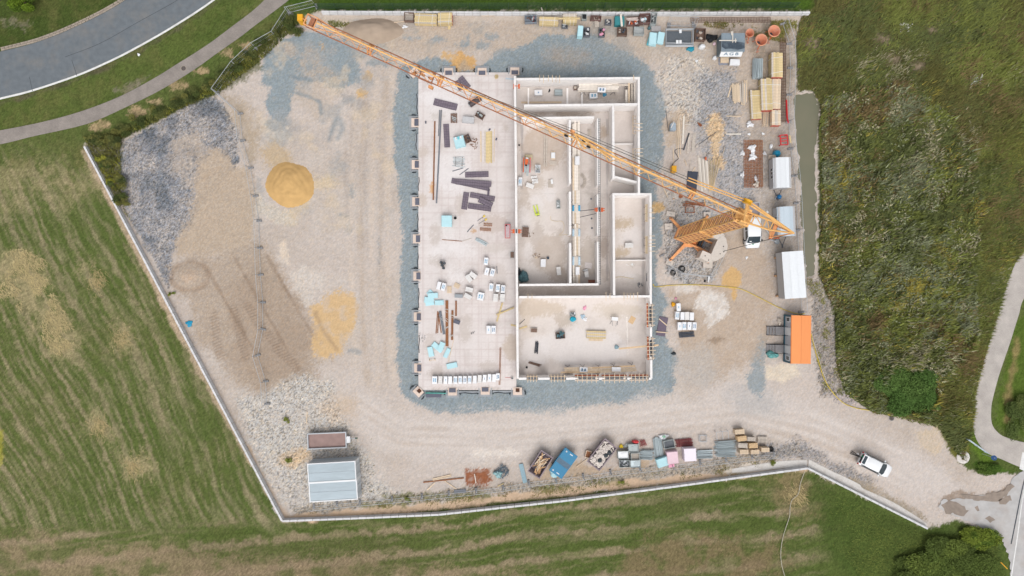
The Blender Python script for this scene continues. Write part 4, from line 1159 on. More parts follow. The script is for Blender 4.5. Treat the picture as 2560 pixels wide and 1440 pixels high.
site_fence('wire site fence zigzagging north-south between ballast and sand heap', [(543, 232), (601, 284), (607, 352), (627, 420), (639, 490), (648, 552), (650, 620), (652, 687), (658, 756), (658, 823), (645, 888), (665, 953), (668, 1010)])
site_fence('wire site fence crossing the shrubs at the upper left', [(728, 33), (690, 92), (640, 120), (592, 165), (543, 232)])
site_fence('short wire fence behind the tip of the crane jib', [(722, 33), (791, 16)])
site_fence('wire site fence between the right-hand yard and the water ditch', [(1956, 60), (1973, 110), (1975, 170), (1973, 237), (1971, 305), (1976, 372), (1985, 440), (1990, 508), (1993, 575), (1996, 640), (2000, 700), (2003, 780)])
site_fence('wire site fence along the storage strip above the bottom wall', [(785, 1266), (900, 1254), (980, 1247), (1055, 1240), (1122, 1233), (1190, 1226), (1258, 1218), (1322, 1206), (1390, 1198), (1458, 1190), (1526, 1180), (1600, 1171), (1680, 1163), (1750, 1156), (1815, 1148), (1880, 1141), (1935, 1136)])
site_fence('wire fence guarding the south side of the crane base', [(1655, 638), (1672, 668), (1700, 684), (1775, 692), (1800, 640)])

gf = thing('mesh_fence', 'dark green welded mesh fence along the top lawn', 'fence', 800, 26)
gf.location = (0, 0, 0)
ga, gb = at(795, 23), at(1985, 20)
npan = 25
Lp = (gb - ga).length / npan
mb = MB()
for z in (0.15, 0.6, 1.1, 1.55, 1.95):
 mb.tube((0, 0, z), (Lp, 0, z), 0.02, 4)
for i in range(int(Lp / 0.10)):
 mb.tube((i * 0.10, 0, 0.08), (i * 0.10, 0, 2.0), 0.012, 3)
gpm = mb.mesh('mesh_panel'); gpm.materials.append(green_f)
gd = (gb - ga).normalized()
for i in range(npan):
 p = ga + gd * (Lp * i)
 inst('mesh_panel', gpm, gf, (p.x, p.y, 0), rz=math.atan2(gd.y, gd.x))
for i in range(npan + 1):
 p = ga + gd * (Lp * i)
 beam('post', green_f, gf, (p.x, p.y - 0.05, 0), (0.07, 0.07, 2.05))

def heap(name, lab, x, y, rx, ry, h, col, seed, flat=0.25, ridges=0.0):
 c = at(x, y)
 RX, RY = m(rx), m(ry)
 n = 46
 rows = []
 for i in range(n):
  row = []
  for j in range(n):
   u_, v_ = (i / (n - 1) * 2 - 1) * 1.12, (j / (n - 1) * 2 - 1) * 1.12
   a_ = math.atan2(v_, u_)
   rr = math.hypot(u_, v_) / (1 + 0.07 * math.sin(2 * a_ + seed) + 0.025 * math.sin(5 * a_ + seed * 2))
   k_ = max(0.0, 1 - rr)
   zz = min(k_ * 1.5, 1 - flat + k_ * flat) * h
   zz += 0.05 * h * math.sin(u_ * 7 + seed) * math.sin(v_ * 8) * min(1, k_ * 4)
   zz += ridges * math.sin(rr * 26 + 3 * math.sin(a_ * 3)) * min(1, k_ * 4)
   zz += random.uniform(-0.015, 0.015)
   row.append((u_ * RX, v_ * RY, zz - (0.09 if k_ <= 0 else 0.02)))
  rows.append(row)
 o = MB().grid(rows).build(name, col, smooth=True, loc=(c.x, c.y, 0))
 if o.data.polygons[0].normal.z < 0:
  o.data.flip_normals()
 return tag(o, lab, 'heap')

sandm = mat('sand', C(208, 170, 114), rough=0.95, var=0.08, scale=1.5, bump=0.4, dirt=0.3, dirtcol=C(204, 166, 112))
heap('sand_heap', 'large rounded ochre sand heap beside the wire fence', 725, 462, 57, 60, 0.95, sandm, 2.0, 0.5, 0.03)
heap('earth_heap', 'broad low grey-brown earth heap by the top wall under the jib', 930, 78, 72, 34, 1.1, mat('grey_earth', C(178, 160, 142), rough=0.95, var=0.08, scale=1.2, bump=0.4), 1.0, 0.3)
heap('gravel_heap', 'small pale heap of rubble beside the crane rails', 1688, 485, 12, 12, 0.5, mat('pale_rubble', C(208, 200, 192), rough=0.95, var=0.25, scale=8, bump=0.6), 4.0)
crane_y = mat('crane_paint', C(255, 200, 126), rough=0.5, var=0.12, scale=3, dirt=0.25, dirtcol=C(240, 160, 88))
crane_o = mat('crane_orange', C(248, 176, 118), rough=0.55, var=0.15, scale=3, dirt=0.35, dirtcol=C(190, 112, 66))
crane_rust_shade = mat('crane_rail_shade', C(178, 120, 90), rough=0.7, var=0.2)  # brown of the jib rails; on the mast struts it is painted shade
rope_m = mat('steel_rope', C(92, 92, 84), rough=0.6)
ball_c = mat('ballast_concrete', C(224, 214, 204), rough=0.9, var=0.06, dirt=0.15)
yellow = mat('signal_yellow', C(240, 176, 40), rough=0.5, var=0.05)
blackm = mat('black_rubber', C(40, 42, 46), rough=0.7, var=0.2)
S0 = at(1722, 600)
cr = bpy.data.objects.new('tower_crane', None); COL.objects.link(cr)
JA = math.atan2(0.409, -0.912)
cr.location = (S0.x, S0.y, 0); cr.rotation_euler.z = JA
tag(cr, 'tall orange tower crane with its lattice jib swung across the whole site', 'crane')
MX = 1.15                                      # mast stands this far in front of the slewing ring
def loc(x, y):
 v = at(x, y) - S0
 c, s = math.cos(-JA), math.sin(-JA)
 return (v.x * c - v.y * s, v.x * s + v.y * c)

MB().lathe([(0.2, 0.75), (1.0, 0.75), (1.0, 1.05), (0.2, 1.05)], n=20).build('slewing_ring', crane_o, cr)
beam('cross_frame', crane_o, cr, (0, 0, 0.35), (1.7, 1.7, 0.45), rz=0.6)
for (fx, fy) in ((1675, 546), (1674, 650), (1770, 656), (1768, 540)):
 lx, ly = loc(fx, fy)
 d = Vector((lx, ly, 0)); L_ = d.length; a_ = math.atan2(ly, lx)
 lg = MB().add([(0.6, -0.22, 0.35), (0.6, 0.22, 0.35), (L_, 0.14, 0.35), (L_, -0.14, 0.35), (0.6, -0.22, 0.85), (0.6, 0.22, 0.85), (L_, 0.14, 0.6), (L_, -0.14, 0.6)],
      [(0, 1, 2, 3), (7, 6, 5, 4), (0, 4, 5, 1), (1, 5, 6, 2), (2, 6, 7, 3), (3, 7, 4, 0)]).build('outrigger_leg', crane_o, cr, rz=a_)
 MB().tube((L_ - 0.05, 0, 0.05), (L_ - 0.05, 0, 0.75), 0.07, 8).build('spindle', steel_dark, lg)
 MB().tube((L_ - 0.05, 0, 0.25), (L_ - 0.05, 0, 0.29), 0.2, 10).build('foot_plate', crane_o, lg)
pl = MB()
for s in (-1, 1):
 pl.cube(-3.6, 2.1, s * 0.62 - 0.11, s * 0.62 + 0.11, 1.05, 1.5)
for xx in (-3.4, -1.4, 0.3, 2.0):
 pl.cube(xx - 0.1, xx + 0.1, -0.51, 0.51, 1.07, 1.45)
plat = pl.build('slewing_platform', crane_o, cr)
MB().cube(-0.6, 0.1, -0.45, 0.45, 1.5, 2.1).build('switch_cabinet', mat('cabinet_orange', C(214, 120, 60), rough=0.5), plat)
MB().lathe([(0.0, -0.5), (0.34, -0.5), (0.34, -0.42), (0.22, -0.42), (0.22, 0.42), (0.34, 0.42), (0.34, 0.5), (0, 0.5)], c=(-1.1, 0, 1.85), axis=(0, 1, 0), n=14).build('winch_drum', blackm, plat)
MB().cube(-1.75, -1.45, -0.35, 0.35, 1.5, 1.9).build('motor', steel_dark, plat)
bar('red_cylinder', mat('red_paint', C(226, 70, 44), rough=0.5), plat, (-0.9, -0.75, 1.75), (0.1, -0.75, 1.75), 0.13)
rear = [(-2.6, 0.95), (-2.6, -0.95), (-2.9, -1.75), (-3.5, -1.55), (-4.1, -0.7), (-4.25, 0), (-4.1, 0.7), (-3.5, 1.55), (-2.9, 1.75)]
armp = [(-1.45, 1.0), (-1.45, 2.0), (-2.75, 2.05), (-3.25, 1.75), (-2.88, 1.72), (-2.58, 0.98)]
armn = [(x, -y) for x, y in armp]
for poly in (rear, armp, armn):
 for i in range(5):
  z0 = 1.25 + i * 0.44
  sc_ = 1 - 0.012 * (i % 2)
  MB().prism([(x, y * sc_) for x, y in poly], z0, z0 + 0.425).build('ballast_block', ball_c, cr)
 cx = sum(p[0] for p in poly) / len(poly); cy = sum(p[1] for p in poly) / len(poly)
for (hx, hy) in ((-3.6, 0.5), (-3.6, -0.5), (-2.0, 1.5), (-2.6, 1.8), (-2.0, -1.5), (-2.6, -1.8), (-3.9, 0.1)):
 MB().tube((hx, hy, 3.45), (hx, hy, 3.453), 0.07, 10).build('lifting_socket', blackm, cr)
def lattice_mast(name, half, z0, z1, nlev, rc, rb, cx):
 e = bpy.data.objects.new(name, None); COL.objects.link(e); e.parent = cr
 cs = [(cx + half, half), (cx + half, -half), (cx - half, -half), (cx - half, half)]
 for (x, y) in cs:
  bar('chord', crane_y, e, (x, y, z0), (x, y, z1), rc)
 dz = (z1 - z0) / nlev
 for i in range(nlev):
  for k_ in range(4):
   a, b = cs[k_], cs[(k_ + 1) % 4]
   za, zb = z0 + i * dz, z0 + (i + 1) * dz
   bar('strut', crane_rust_shade, e, (*a, za), (*b, za), rb * 1.3)  # darker colour paints in the shade of the inner mast faces
   if i % 2 == 0:
    bar('brace', crane_y, e, (*a, za), (*b, zb), rb)
   else:
    bar('brace', crane_y, e, (*b, za), (*a, zb), rb)
 return e

lattice_mast('mast_section', 0.78, 1.4, 14.0, 14, 0.085, 0.036, MX)
lattice_mast('mast_section', 0.64, 13.2, 25.9, 15, 0.08, 0.034, MX)
MB().cube(MX - 0.78, MX + 0.78, -0.78, 0.78, 13.0, 13.35).build('telescope_collar', crane_y, cr)
for s in (-1, 1):
 bar('erection_strut', crane_o, cr, (MX + 0.9, s * 0.75, 1.6), (-1.0, s * 0.75, 2.3), 0.09)
bar('back_stay', rope_m, cr, (-3.95, 0, 2.4), (MX - 4.1, 0.0, 28.5), 0.035)
MB().box((-3.98, 0, 2.6), (0.3, 0.2, 0.5)).build('stay_anchor', steel_dark, cr)
ts = []
hd = MB()
hd.cube(MX - 0.75, MX + 0.75, -0.7, 0.7, 25.8, 26.1)
for s in (-1, 1):
 hd.cube(MX - 0.25, MX + 0.35, s * 0.6 - 0.08, s * 0.6 + 0.08, 26.1, 27.1)
head = hd.build('mast_head', crane_y, cr)
AP = (MX + 1.75, 0, 32.3); TL = (MX - 4.15, 0, 28.6)
for s in (-1, 1):
 bar('apex_strut', crane_y, head, (MX - 0.1, s * 0.55, 26.6), (AP[0], s * 0.12, AP[2]), 0.10)
 bar('tail_beam', crane_y, head, (MX + 0.6, s * 0.52, 26.3), (MX - 2.3, s * 0.42, 27.6), 0.10)
 bar('tail_beam', crane_y, head, (MX - 2.3, s * 0.42, 27.6), TL, 0.09)
 bar('tail_tie', crane_y, head, (AP[0], s * 0.12, AP[2]), TL, 0.075)
 bar('tail_tie', crane_o, head, (MX - 2.3, s * 0.42, 27.6), (MX - 3.2, s * 0.6, 25.6), 0.07)
 bar('tail_tie', crane_o, head, (MX - 3.2, s * 0.6, 25.6), TL, 0.06)
for i, t in enumerate((0.1, 0.45, 0.8, 1.0)):
 x_ = MX + 0.6 - 2.9 * t
 z_ = 26.3 + 1.3 * t
 bar('tail_rung', crane_y, head, (x_, -0.5, z_), (x_, 0.5, z_), 0.06)
 if i:
  x0_, z0_ = MX + 0.6 - 2.9 * (t - 0.35 if i < 3 else 0.8), 26.3 + 1.3 * (t - 0.35 if i < 3 else 0.8)
  bar('tail_brace', crane_y, head, (x0_, -0.48, z0_), (x_, 0.48, z_), 0.045)
for i in range(3):
 t = (i + 1) / 4
 z_ = 26.6 + (AP[2] - 26.6) * t
 x_ = MX - 0.1 + (AP[0] - MX + 0.1) * t
 w_ = 0.55 * (1 - t) + 0.12 * t
 bar('apex_rung', crane_y, head, (x_, -w_, z_), (x_, w_, z_), 0.05)
MB().lathe([(0.05, -0.16), (0.42, -0.16), (0.34, 0), (0.42, 0.16), (0.05, 0.16)], c=AP, axis=(0, 1, 0), n=16).build('apex_sheave', yellow, head)
MB().box((MX - 3.2, 0, 25.7), (0.35, 1.4, 0.12)).build('tail_yoke', crane_o, head)
jib = bpy.data.objects.new('jib', None); COL.objects.link(jib); jib.parent = cr
JZ, JW, JH = 26.1, 0.5, 1.05
s0, s1 = MX - 0.6, MX + 44.8
for s in (-1, 1):
 bar('bottom_chord', crane_rust_shade, jib, (s0, s * JW, JZ), (s1, s * JW, JZ), 0.06)
bar('top_chord', crane_y, jib, (s0 + 0.6, 0, JZ + JH), (s1 - 1.2, 0, JZ + JH), 0.07)
npn = 31
ds = (s1 - 1.0 - s0) / npn
for i in range(npn):
 xa, xb, xm_ = s0 + i * ds, s0 + (i + 1) * ds, s0 + (i + 0.5) * ds
 mm = crane_y if i < 15 else crane_o
 for s in (-1, 1):
  bar('brace', mm, jib, (xa, s * JW, JZ), (xm_, 0, JZ + JH), 0.026)
  bar('brace', mm, jib, (xm_, 0, JZ + JH), (xb, s * JW, JZ), 0.026)
 bar('cross_brace', mm, jib, (xa, -JW if i % 2 else JW, JZ), (xb, JW if i % 2 else -JW, JZ), 0.026)
 if i % 4 == 0:
  bar('cross_brace', mm, jib, (xa, -JW, JZ), (xa, JW, JZ), 0.04)
bar('guy_rail', crane_y, jib, (s0 + 0.5, 0.0, JZ + 0.55), (MX + 17.0, 0.0, JZ + 0.55), 0.035)
for sj in (17.2, 31.0, 5.2, 38.2):
 fr = MB()
 for k_ in (0, 0.28):
  fr.tube((MX + sj + k_, -JW, JZ), (MX + sj + k_, 0, JZ + JH), 0.06, 5)
  fr.tube((MX + sj + k_, JW, JZ), (MX + sj + k_, 0, JZ + JH), 0.06, 5)
  fr.tube((MX + sj + k_, -JW, JZ), (MX + sj + k_, JW, JZ), 0.06, 5)
 fr.build('folding_joint', crane_o, jib)
P2 = (MX + 17.9, 0.0, 29.4)
for s in (-1, 1):
 bar('jib_strut', crane_y, jib, (MX + 16.2, s * 0.35, JZ + 0.6), P2, 0.08)
 bar('strut_tie', crane_y, jib, (MX + 13.6, s * 0.3, JZ + 0.8), P2, 0.06)
MB().lathe([(0.03, -0.1), (0.26, -0.1), (0.2, 0), (0.26, 0.1), (0.03, 0.1)], c=P2, axis=(0, 1, 0), n=12).build('pulley', crane_o, jib)
for (x_, y_) in ((MX + 16.0, 0.2), (MX + 16.6, -0.15), (MX + 18.3, 0.1)):
 MB().lathe([(0.02, -0.06), (0.2, -0.06), (0.2, 0.06), (0.02, 0.06)], c=(x_, y_, JZ + 1.15), axis=(0, 1, 0), n=10).build('pulley', blackm, jib)
for s in (-1, 1):
 bar('pendant_bar', crane_y, cr, (AP[0], s * 0.1, AP[2]), (MX + 7.0, s * 0.12, 31.0), 0.055)
bar('pendant_rope', rope_m, cr, (MX + 7.0, 0.1, 31.0), P2, 0.03)
bar('pendant_rope', rope_m, cr, P2, (MX + 28.2, 0.0, JZ + JH + 0.1), 0.03)
bar('pendant_rope', rope_m, cr, (MX + 7.0, -0.12, 31.0), (MX + 17.5, -0.1, 30.0), 0.022)
bar('pendant_rope', rope_m, cr, (MX + 17.5, -0.1, 30.0), (MX + 28.0, -0.1, JZ + JH + 0.3), 0.022)
bar('trolley_rope', rope_m, cr, (MX + 1.0, 0.15, JZ + 0.15), (s1 - 0.5, 0.15, JZ + 0.15), 0.014)
tp = MB()
for k_ in (-1.0, 0.0):
 tp.tube((s1 + k_, -JW, JZ), (s1 + k_, -JW, JZ + 0.8), 0.05, 5).tube((s1 + k_, JW, JZ), (s1 + k_, JW, JZ + 0.8), 0.05, 5).tube((s1 + k_, -JW, JZ + 0.8), (s1 + k_, JW, JZ + 0.8), 0.05, 5)
for s in (-1, 1):
 tp.tube((s1 - 1.0, s * JW, JZ + 0.8), (s1, s * JW, JZ + 0.8), 0.05, 5)
 tp.tube((s1 - 3.4, s * JW * 0.2, JZ + JH), (s1 - 1.0, s * JW, JZ + 0.8), 0.04, 5)
tp.build('tip_frame', crane_o, jib)
MB().cube(s1 - 0.75, s1 - 0.35, -0.42, 0.42, JZ + 0.2, JZ + 0.6).build('tip_winch', crane_rust_shade, jib)
MB().box((s1 + 0.75, 0.0, JZ - 0.35), (0.5, 0.62, 1.3), rz=0.42).build('tip_box', yellow, jib)
bar('tip_rod', crane_o, jib, (s1, 0, JZ + 0.4), (s1 + 0.7, 0, JZ + 0.2), 0.05)
tr = bpy.data.objects.new('trolley', None); COL.objects.link(tr); tr.parent = cr
TX = MX + 32.6
tf = MB()
for s in (-1, 1):
 tf.cube(TX - 0.7, TX + 0.7, s * 0.5 - 0.05, s * 0.5 + 0.05, JZ - 0.35, JZ - 0.2)
for k_ in (-0.65, 0.65):
 tf.cube(TX + k_ - 0.05, TX + k_ + 0.05, -0.45, 0.45, JZ - 0.33, JZ - 0.22)
tf.build('trolley_frame', crane_rust_shade, tr)
for k_ in (-0.4, 0.4):
 MB().lathe([(0.03, -0.08), (0.24, -0.08), (0.24, 0.08), (0.03, 0.08)], c=(TX + k_, 0.1, JZ - 0.2), axis=(0, 1, 0), n=12).build('sheave', crane_o, tr)
 bar('hoist_rope', rope_m, tr, (TX + k_, 0.1, JZ - 0.4), (TX + k_ * 0.4, 0.1, 22.4), 0.012)
MB().box((TX, 0.1, 22.1), (0.45, 0.25, 0.55)).build('hook_block', crane_o, tr)
MB().path([(TX, 0.1, 21.85), (TX + 0.05, 0.1, 21.6), (TX + 0.18, 0.1, 21.5), (TX + 0.22, 0.1, 21.68)], 0.04).build('hook', steel_dark, tr)

def pad(lab, x, y, w, h, ang, zt=0.35, m_=None):
 e = thing('concrete_pad', lab, 'concrete block', x, y, ang, ztop=zt)
 MB().box((0, 0, zt / 2), (m(w), m(h), zt), taper=0.97).build('block', m_ or ball_c, e)
 MB().path([(-0.15, 0, zt), (-0.1, 0, zt + 0.1), (0.1, 0, zt + 0.1), (0.15, 0, zt)], 0.02).build('lifting_eye', steel_dark, e)
 return e

pad('pale concrete pad under the upper left crane leg', 1677, 535, 22, 12, 8)
pad('pale concrete pad just below the upper left crane leg', 1672, 566, 20, 15, -4)
pad('pale concrete pad under the lower left crane leg', 1674, 656, 18, 14, 20, 0.25)
pad('pale concrete pad with gear on it south of the crane ballast', 1770, 660, 24, 20, 4)
pad('pale concrete pad north-east of the crane foot', 1768, 536, 18, 12, 0)
rustm = mat('rusty_steel', C(158, 98, 66), rough=0.85, var=0.25, scale=8)
for (lab, x0, y0, x1, y1) in (('rusty lattice bar on the gravel north of the crane', 1706, 512, 1764, 509), ('rusty tie bar crossing the lattice bar north of the crane', 1712, 505, 1760, 514)):
 a, b = at(x0, y0), at(x1, y1)
 e = thing('rusty_bar', lab, 'steel bar', x0, y0)
 d = b - a
 for k_ in (-0.1, 0.1):
  bar('rail', rustm, e, (0, k_, 0.1), (d.x, d.y + k_, 0.1), 0.05)
 for t in np.linspace(0.05, 0.95, 9):
  bar('web', rustm, e, (d.x * t, d.y * t - 0.1, 0.1), (d.x * t + 0.15, d.y * t + 0.1, 0.1), 0.025)
e = thing('steel_trestle', 'small rusty steel frame on the gravel north of the crane', 'steel frame', 1725, 524, 0, ztop=0.4)
for s in (-1, 1):
 bar('rail', rustm, e, (-0.6, s * 0.35, 0.35), (0.6, s * 0.35, 0.35), 0.05)
 bar('leg', rustm, e, (s * 0.55, -0.35, 0), (s * 0.55, -0.35, 0.4), 0.06)
 bar('leg', rustm, e, (s * 0.55, 0.35, 0), (s * 0.55, 0.35, 0.4), 0.06)
 bar('cross_bar', rustm, e, (s * 0.55, -0.35, 0.35), (s * 0.55, 0.35, 0.35), 0.05)
e = thing('shovel', 'rusty round-headed tool lying beside the timber north of the crane', 'tool', 1692, 494, -20)
bar('handle', rustm, e, (-0.6, 0, 0.05), (0.3, 0, 0.05), 0.04)
MB().lathe([(0.0, 0.04), (0.26, 0.06), (0.28, 0.10), (0.0, 0.12)], c=(0.5, 0, 0), n=12).build('blade', rustm, e)
e = thing('concrete_silo_sack', 'orange yellow switch box on the ground above the jib', 'box', 1686, 422, 0, ztop=1.3)
e.name = 'power_box'
MB().cube(-0.28, 0.28, -0.4, 0.4, 0.15, 1.3).build('box', yellow, e)
for s in (-1, 1):
 bar('leg', steel_dark, e, (s * 0.25, 0, 0), (s * 0.25, 0, 0.2), 0.04)
cont_w = mat('container_paint', C(212, 220, 226), rough=0.6, var=0.05, dirt=0.2, dirtcol=C(180, 186, 188))
roof_b = mat('container_roof', C(186, 200, 208), rough=0.55, var=0.06, dirt=0.4, dirtcol=C(160, 174, 180), scale=4)
white_p = mat('white_paint', C(244, 246, 248), rough=0.45, var=0.03, dirt=0.10, dirtcol=C(210, 212, 212))
glass = mat('dark_glass', C(52, 66, 74), rough=0.12, var=0.1, spec=0.6)
tyre = mat('tyre', C(46, 46, 48), rough=0.85)
rimm = mat('rim_metal', C(170, 174, 178), rough=0.4, metal=0.6)
grey_w = mat('wagon_wall', C(190, 190, 192), rough=0.6, var=0.05)
teal_d = mat('dark_teal', C(40, 92, 112), rough=0.5, var=0.08)

def container(lab, x, y, ang, L_=6.06, W_=2.44, h=2.6):
 e = thing('storage_container', lab, 'container', x, y, ang, ztop=h)
 body = MB().cube(-L_ / 2 + 0.05, L_ / 2 - 0.05, -W_ / 2 + 0.05, W_ / 2 - 0.05, 0.12, h - 0.08)
 b = body.build('body', cont_w, e)
 cor = MB()
 for i in range(22):
  xx = -L_ / 2 + 0.3 + i * (L_ - 0.6) / 21
  for s in (-1, 1):
   cor.cube(xx - 0.07, xx + 0.07, s * (W_ / 2 - 0.05) - 0.025, s * (W_ / 2 - 0.05) + 0.025, 0.25, h - 0.2)
 c = cor.build('corrugation', cont_w, b); c['kind'] = 'stuff'
 for s in (-1, 1):
  beam('roof_rail', white_p, e, (0, s * (W_ / 2 - 0.06), h - 0.12), (L_, 0.12, 0.14))
  beam('end_rail', white_p, e, (s * (L_ / 2 - 0.06), 0, h - 0.118), (0.12, W_ - 0.24, 0.14))
  beam('base_rail', cont_w, e, (0, s * (W_ / 2 - 0.06), 0.0), (L_, 0.12, 0.16))
  for t in (-1, 1):
   beam('corner_post', white_p, e, (s * (L_ / 2 - 0.08), t * (W_ / 2 - 0.08), 0), (0.18, 0.18, h + 0.03))
 for i in range(2):
  beam('roof_sheet', roof_b, e, (0, (i - 0.5) * (W_ / 2 - 0.10), h - 0.09), (L_ - 0.26, W_ / 2 - 0.16, 0.05))
 for s in (-0.55, 0.55):
  beam('door', cont_w, e, (L_ / 2 - 0.02, s, 0.2), (0.05, 1.05, h - 0.45))
  bar('lock_rod', galv, e, (L_ / 2 + 0.03, s, 0.25), (L_ / 2 + 0.03, s, h - 0.3), 0.025)
 return e

container('pale blue-grey storage container, upper of the pair at the lower left', 829.5, 1180, -3.5)
container('pale blue-grey storage container, lower of the pair at the lower left', 833, 1228, -3.5)

oc = thing('office_container', 'office container with bright orange roof and blue frame at the right edge', 'container', 2003, 849, 90.7, ztop=2.8)
L_, W_, h = 6.06, 2.44, 2.8
orange_r = mat('orange_roof', C(252, 160, 96), rough=0.55, var=0.03, dirt=0.1, dirtcol=C(236, 140, 84))
ofw = mat('office_wall', C(204, 208, 216), rough=0.5, var=0.03)
MB().cube(-L_ / 2 + 0.08, L_ / 2 - 0.08, -W_ / 2 + 0.08, W_ / 2 - 0.08, 0.3, h - 0.06).build('body', ofw, oc)
for i in range(2):
 beam('roof_sheet', orange_r, oc, (0, (i - 0.5) * (W_ / 2 - 0.01), h - 0.06), (L_ - 0.02, W_ / 2 - 0.03, 0.06))
for s in (-1, 1):
 beam('frame_rail', teal_d, oc, (0, s * (W_ / 2 - 0.05), 0.12), (L_, 0.14, 0.26))
 beam('frame_rail', orange_r, oc, (0, s * (W_ / 2 - 0.02), h - 0.2), (L_, 0.10, 0.15))
 for t in (-1, 1):
  beam('corner_post', teal_d, oc, (s * (L_ / 2 - 0.09), t * (W_ / 2 - 0.09), 0.0), (0.2, 0.2, h - 0.07))
WSD = 1
for xx in (-2.45, 2.45):
 win = beam('window', white_p, oc, (xx, -W_ / 2 * 1.0 + 0.06, 1.0), (0.65, 0.08, 1.1))
 beam('pane', glass, oc, (xx, -W_ / 2 + 0.03, 1.1), (0.45, 0.06, 0.9))
for xx in (-0.95, 1.35):
 beam('door', white_p, oc, (xx, -W_ / 2 + 0.06, 0.36), (0.95, 0.06, 2.0))
stair_m = mat('stair_grating', C(140, 138, 140), rough=0.6, var=0.1)
for i, xx in enumerate((-0.95, 1.35)):
 st = thing('outside_stairs', f'dark steel outside stairs of the office container, {"upper" if i == 0 else "lower"} flight', 'stairs', 0, 0)
 wp_ = oc.matrix_basis @ Vector((xx, -W_ / 2, 0))
 c_, s_ = math.cos(oc.rotation_euler.z), math.sin(oc.rotation_euler.z)
 st.location = (oc.location.x + c_ * xx - s_ * (-W_ / 2), oc.location.y + s_ * xx + c_ * (-W_ / 2), 0)
 st.rotation_euler.z = oc.rotation_euler.z
 beam('landing', stair_m, st, (0, -0.62, 0.36), (1.05, 1.1, 0.05))
 for k_ in range(3):
  beam('tread', stair_m, st, (0, -1.36 - k_ * 0.34, 0.27 - k_ * 0.10), (1.0, 0.28, 0.04))
 for s in (-1, 1):
  bar('handrail', blackm, st, (s * 0.56, 0.1, 1.36), (s * 0.56, -1.2, 1.36), 0.03)
  bar('handrail', blackm, st, (s * 0.56, -1.2, 1.36), (s * 0.56, -2.25, 0.95), 0.03)
  for yy, z1 in ((-0.1, 1.36), (-1.15, 1.36), (-2.2, 0.95)):
   bar('rail_post', blackm, st, (s * 0.56, yy, 0.0), (s * 0.56, yy, z1), 0.025)
  beam('stringer', steel_dark, st, (s * 0.53, -1.15, 0.02), (0.05, 2.2, 0.08))

def wagon(lab, x, y, w, l, ang, roofm, h=2.5, rounded=True, wheels=True):
 """site wagon, roof seen at x, y; w,l: picture size of its roof; long axis along local y"""
 e = thing('site_wagon', lab, 'site wagon', x, y, ang, ztop=h)
 W_, L_ = m(w, h), m(l, h)
 MB().cube(-W_ / 2 + 0.04, W_ / 2 - 0.04, -L_ / 2 + 0.04, L_ / 2 - 0.04, 0.45, h - 0.12).build('body', grey_w, e)
 n = 10
 for k_ in range(3):
  rows = []
  y0, y1 = -L_ / 2 + 0.0, L_ / 2
  xs0, xs1 = k_ / 3, (k_ + 1) / 3
  for i in range(6):
   t = (xs0 + (xs1 - xs0) * i / 5) * 2 - 1
   if i == 0: t += 0.006
   if i == 5: t -= 0.006
   zz = h - (0.32 * abs(t) ** 3 if rounded else 0.10 * abs(t))
   rows.append([(t * (W_ / 2 + 0.05), y0, zz), (t * (W_ / 2 + 0.05), y1, zz)])
  lo = [[(p[0], p[1], p[2] - 0.05) for p in r] for r in rows]
  mb = MB().grid(rows[::-1]).grid(lo)
  mb.build('roof_sheet', roofm, e, smooth=False)
 for yy in (-0.45, 0.05, 0.5):
  if h < 2.6:
   beam('window', white_p, e, (-W_ / 2 + 0.02, yy, 1.2), (0.06, 0.42, 0.75))
   beam('pane', glass, e, (-W_ / 2 - 0.005, yy, 1.27), (0.05, 0.32, 0.6))
 if wheels:
  for s in (-1, 1):
   MB().lathe([(0.0, -0.1), (0.3, -0.1), (0.33, 0), (0.3, 0.1), (0, 0.1)], c=(s * (W_ / 2 - 0.25), 0.2, 0.33), axis=(1, 0, 0), n=14).build('wheel', tyre, e)
  for s in (-1, 1):
   bar('drawbar', steel_dark, e, (s * 0.5, -L_ / 2, 0.45), (0, -L_ / 2 - 1.1, 0.45), 0.05)
  MB().box((0, -L_ / 2 - 1.2, 0.45), (0.14, 0.35, 0.14)).build('hitch', steel_dark, e)
 beam('chassis', steel_dark, e, (0, 0, 0.3), (W_ * 0.6, L_ * 0.95, 0.14))
 return e

roof_w = mat('white_tin_roof', C(240, 244, 248), rough=0.4, var=0.03, dirt=0.1, dirtcol=C(216, 222, 226))
roof_l = mat('pale_tin_roof', C(204, 218, 228), rough=0.4, var=0.04, dirt=0.12, dirtcol=C(184, 200, 210))
wagon('site wagon with white curved tin roof beside the red-brown mesh mats', 1957.5, 431, 43, 76, -1.5, roof_w)
wagon('site wagon with pale blue curved tin roof under the crane tail', 1968, 553, 43, 74, -2.5, roof_l)
wagon('long site wagon with plain white roof south of the crane tail', 1986, 687, 52, 118, -4, roof_w, h=3.0, rounded=False, wheels=False)
for i, (x, y) in enumerate(((1938, 645), (1938, 690), (1942, 740), (1978, 746))):
 e = thing('timber_block', f'timber prop under the long white wagon, {("upper left", "middle left", "lower left", "lower right")[i]} one', 'block', x, y, 0)
 beam('block', mat('prop_wood', C(204, 164, 124), rough=0.9), e, (0, 0, 0), (0.35, 0.2, 0.4))
 beam('wedge', mat('prop_wood', C(204, 164, 124)), e, (0, 0, 0.4), (0.3, 0.12, 0.08))
e = thing('lean_to_board', 'beige board leaning at the north-west corner of the white-roofed wagon', 'board', 1934, 391, 0, ztop=1.0)
MB().box((0, 0, 0.5), (0.95, 0.6, 0.04), rx=0.5).build('board', mat('beige_board', C(206, 190, 172), rough=0.8), e)
beam('batten', timber, e, (0, -0.05, 0.0), (0.08, 0.1, 0.45))

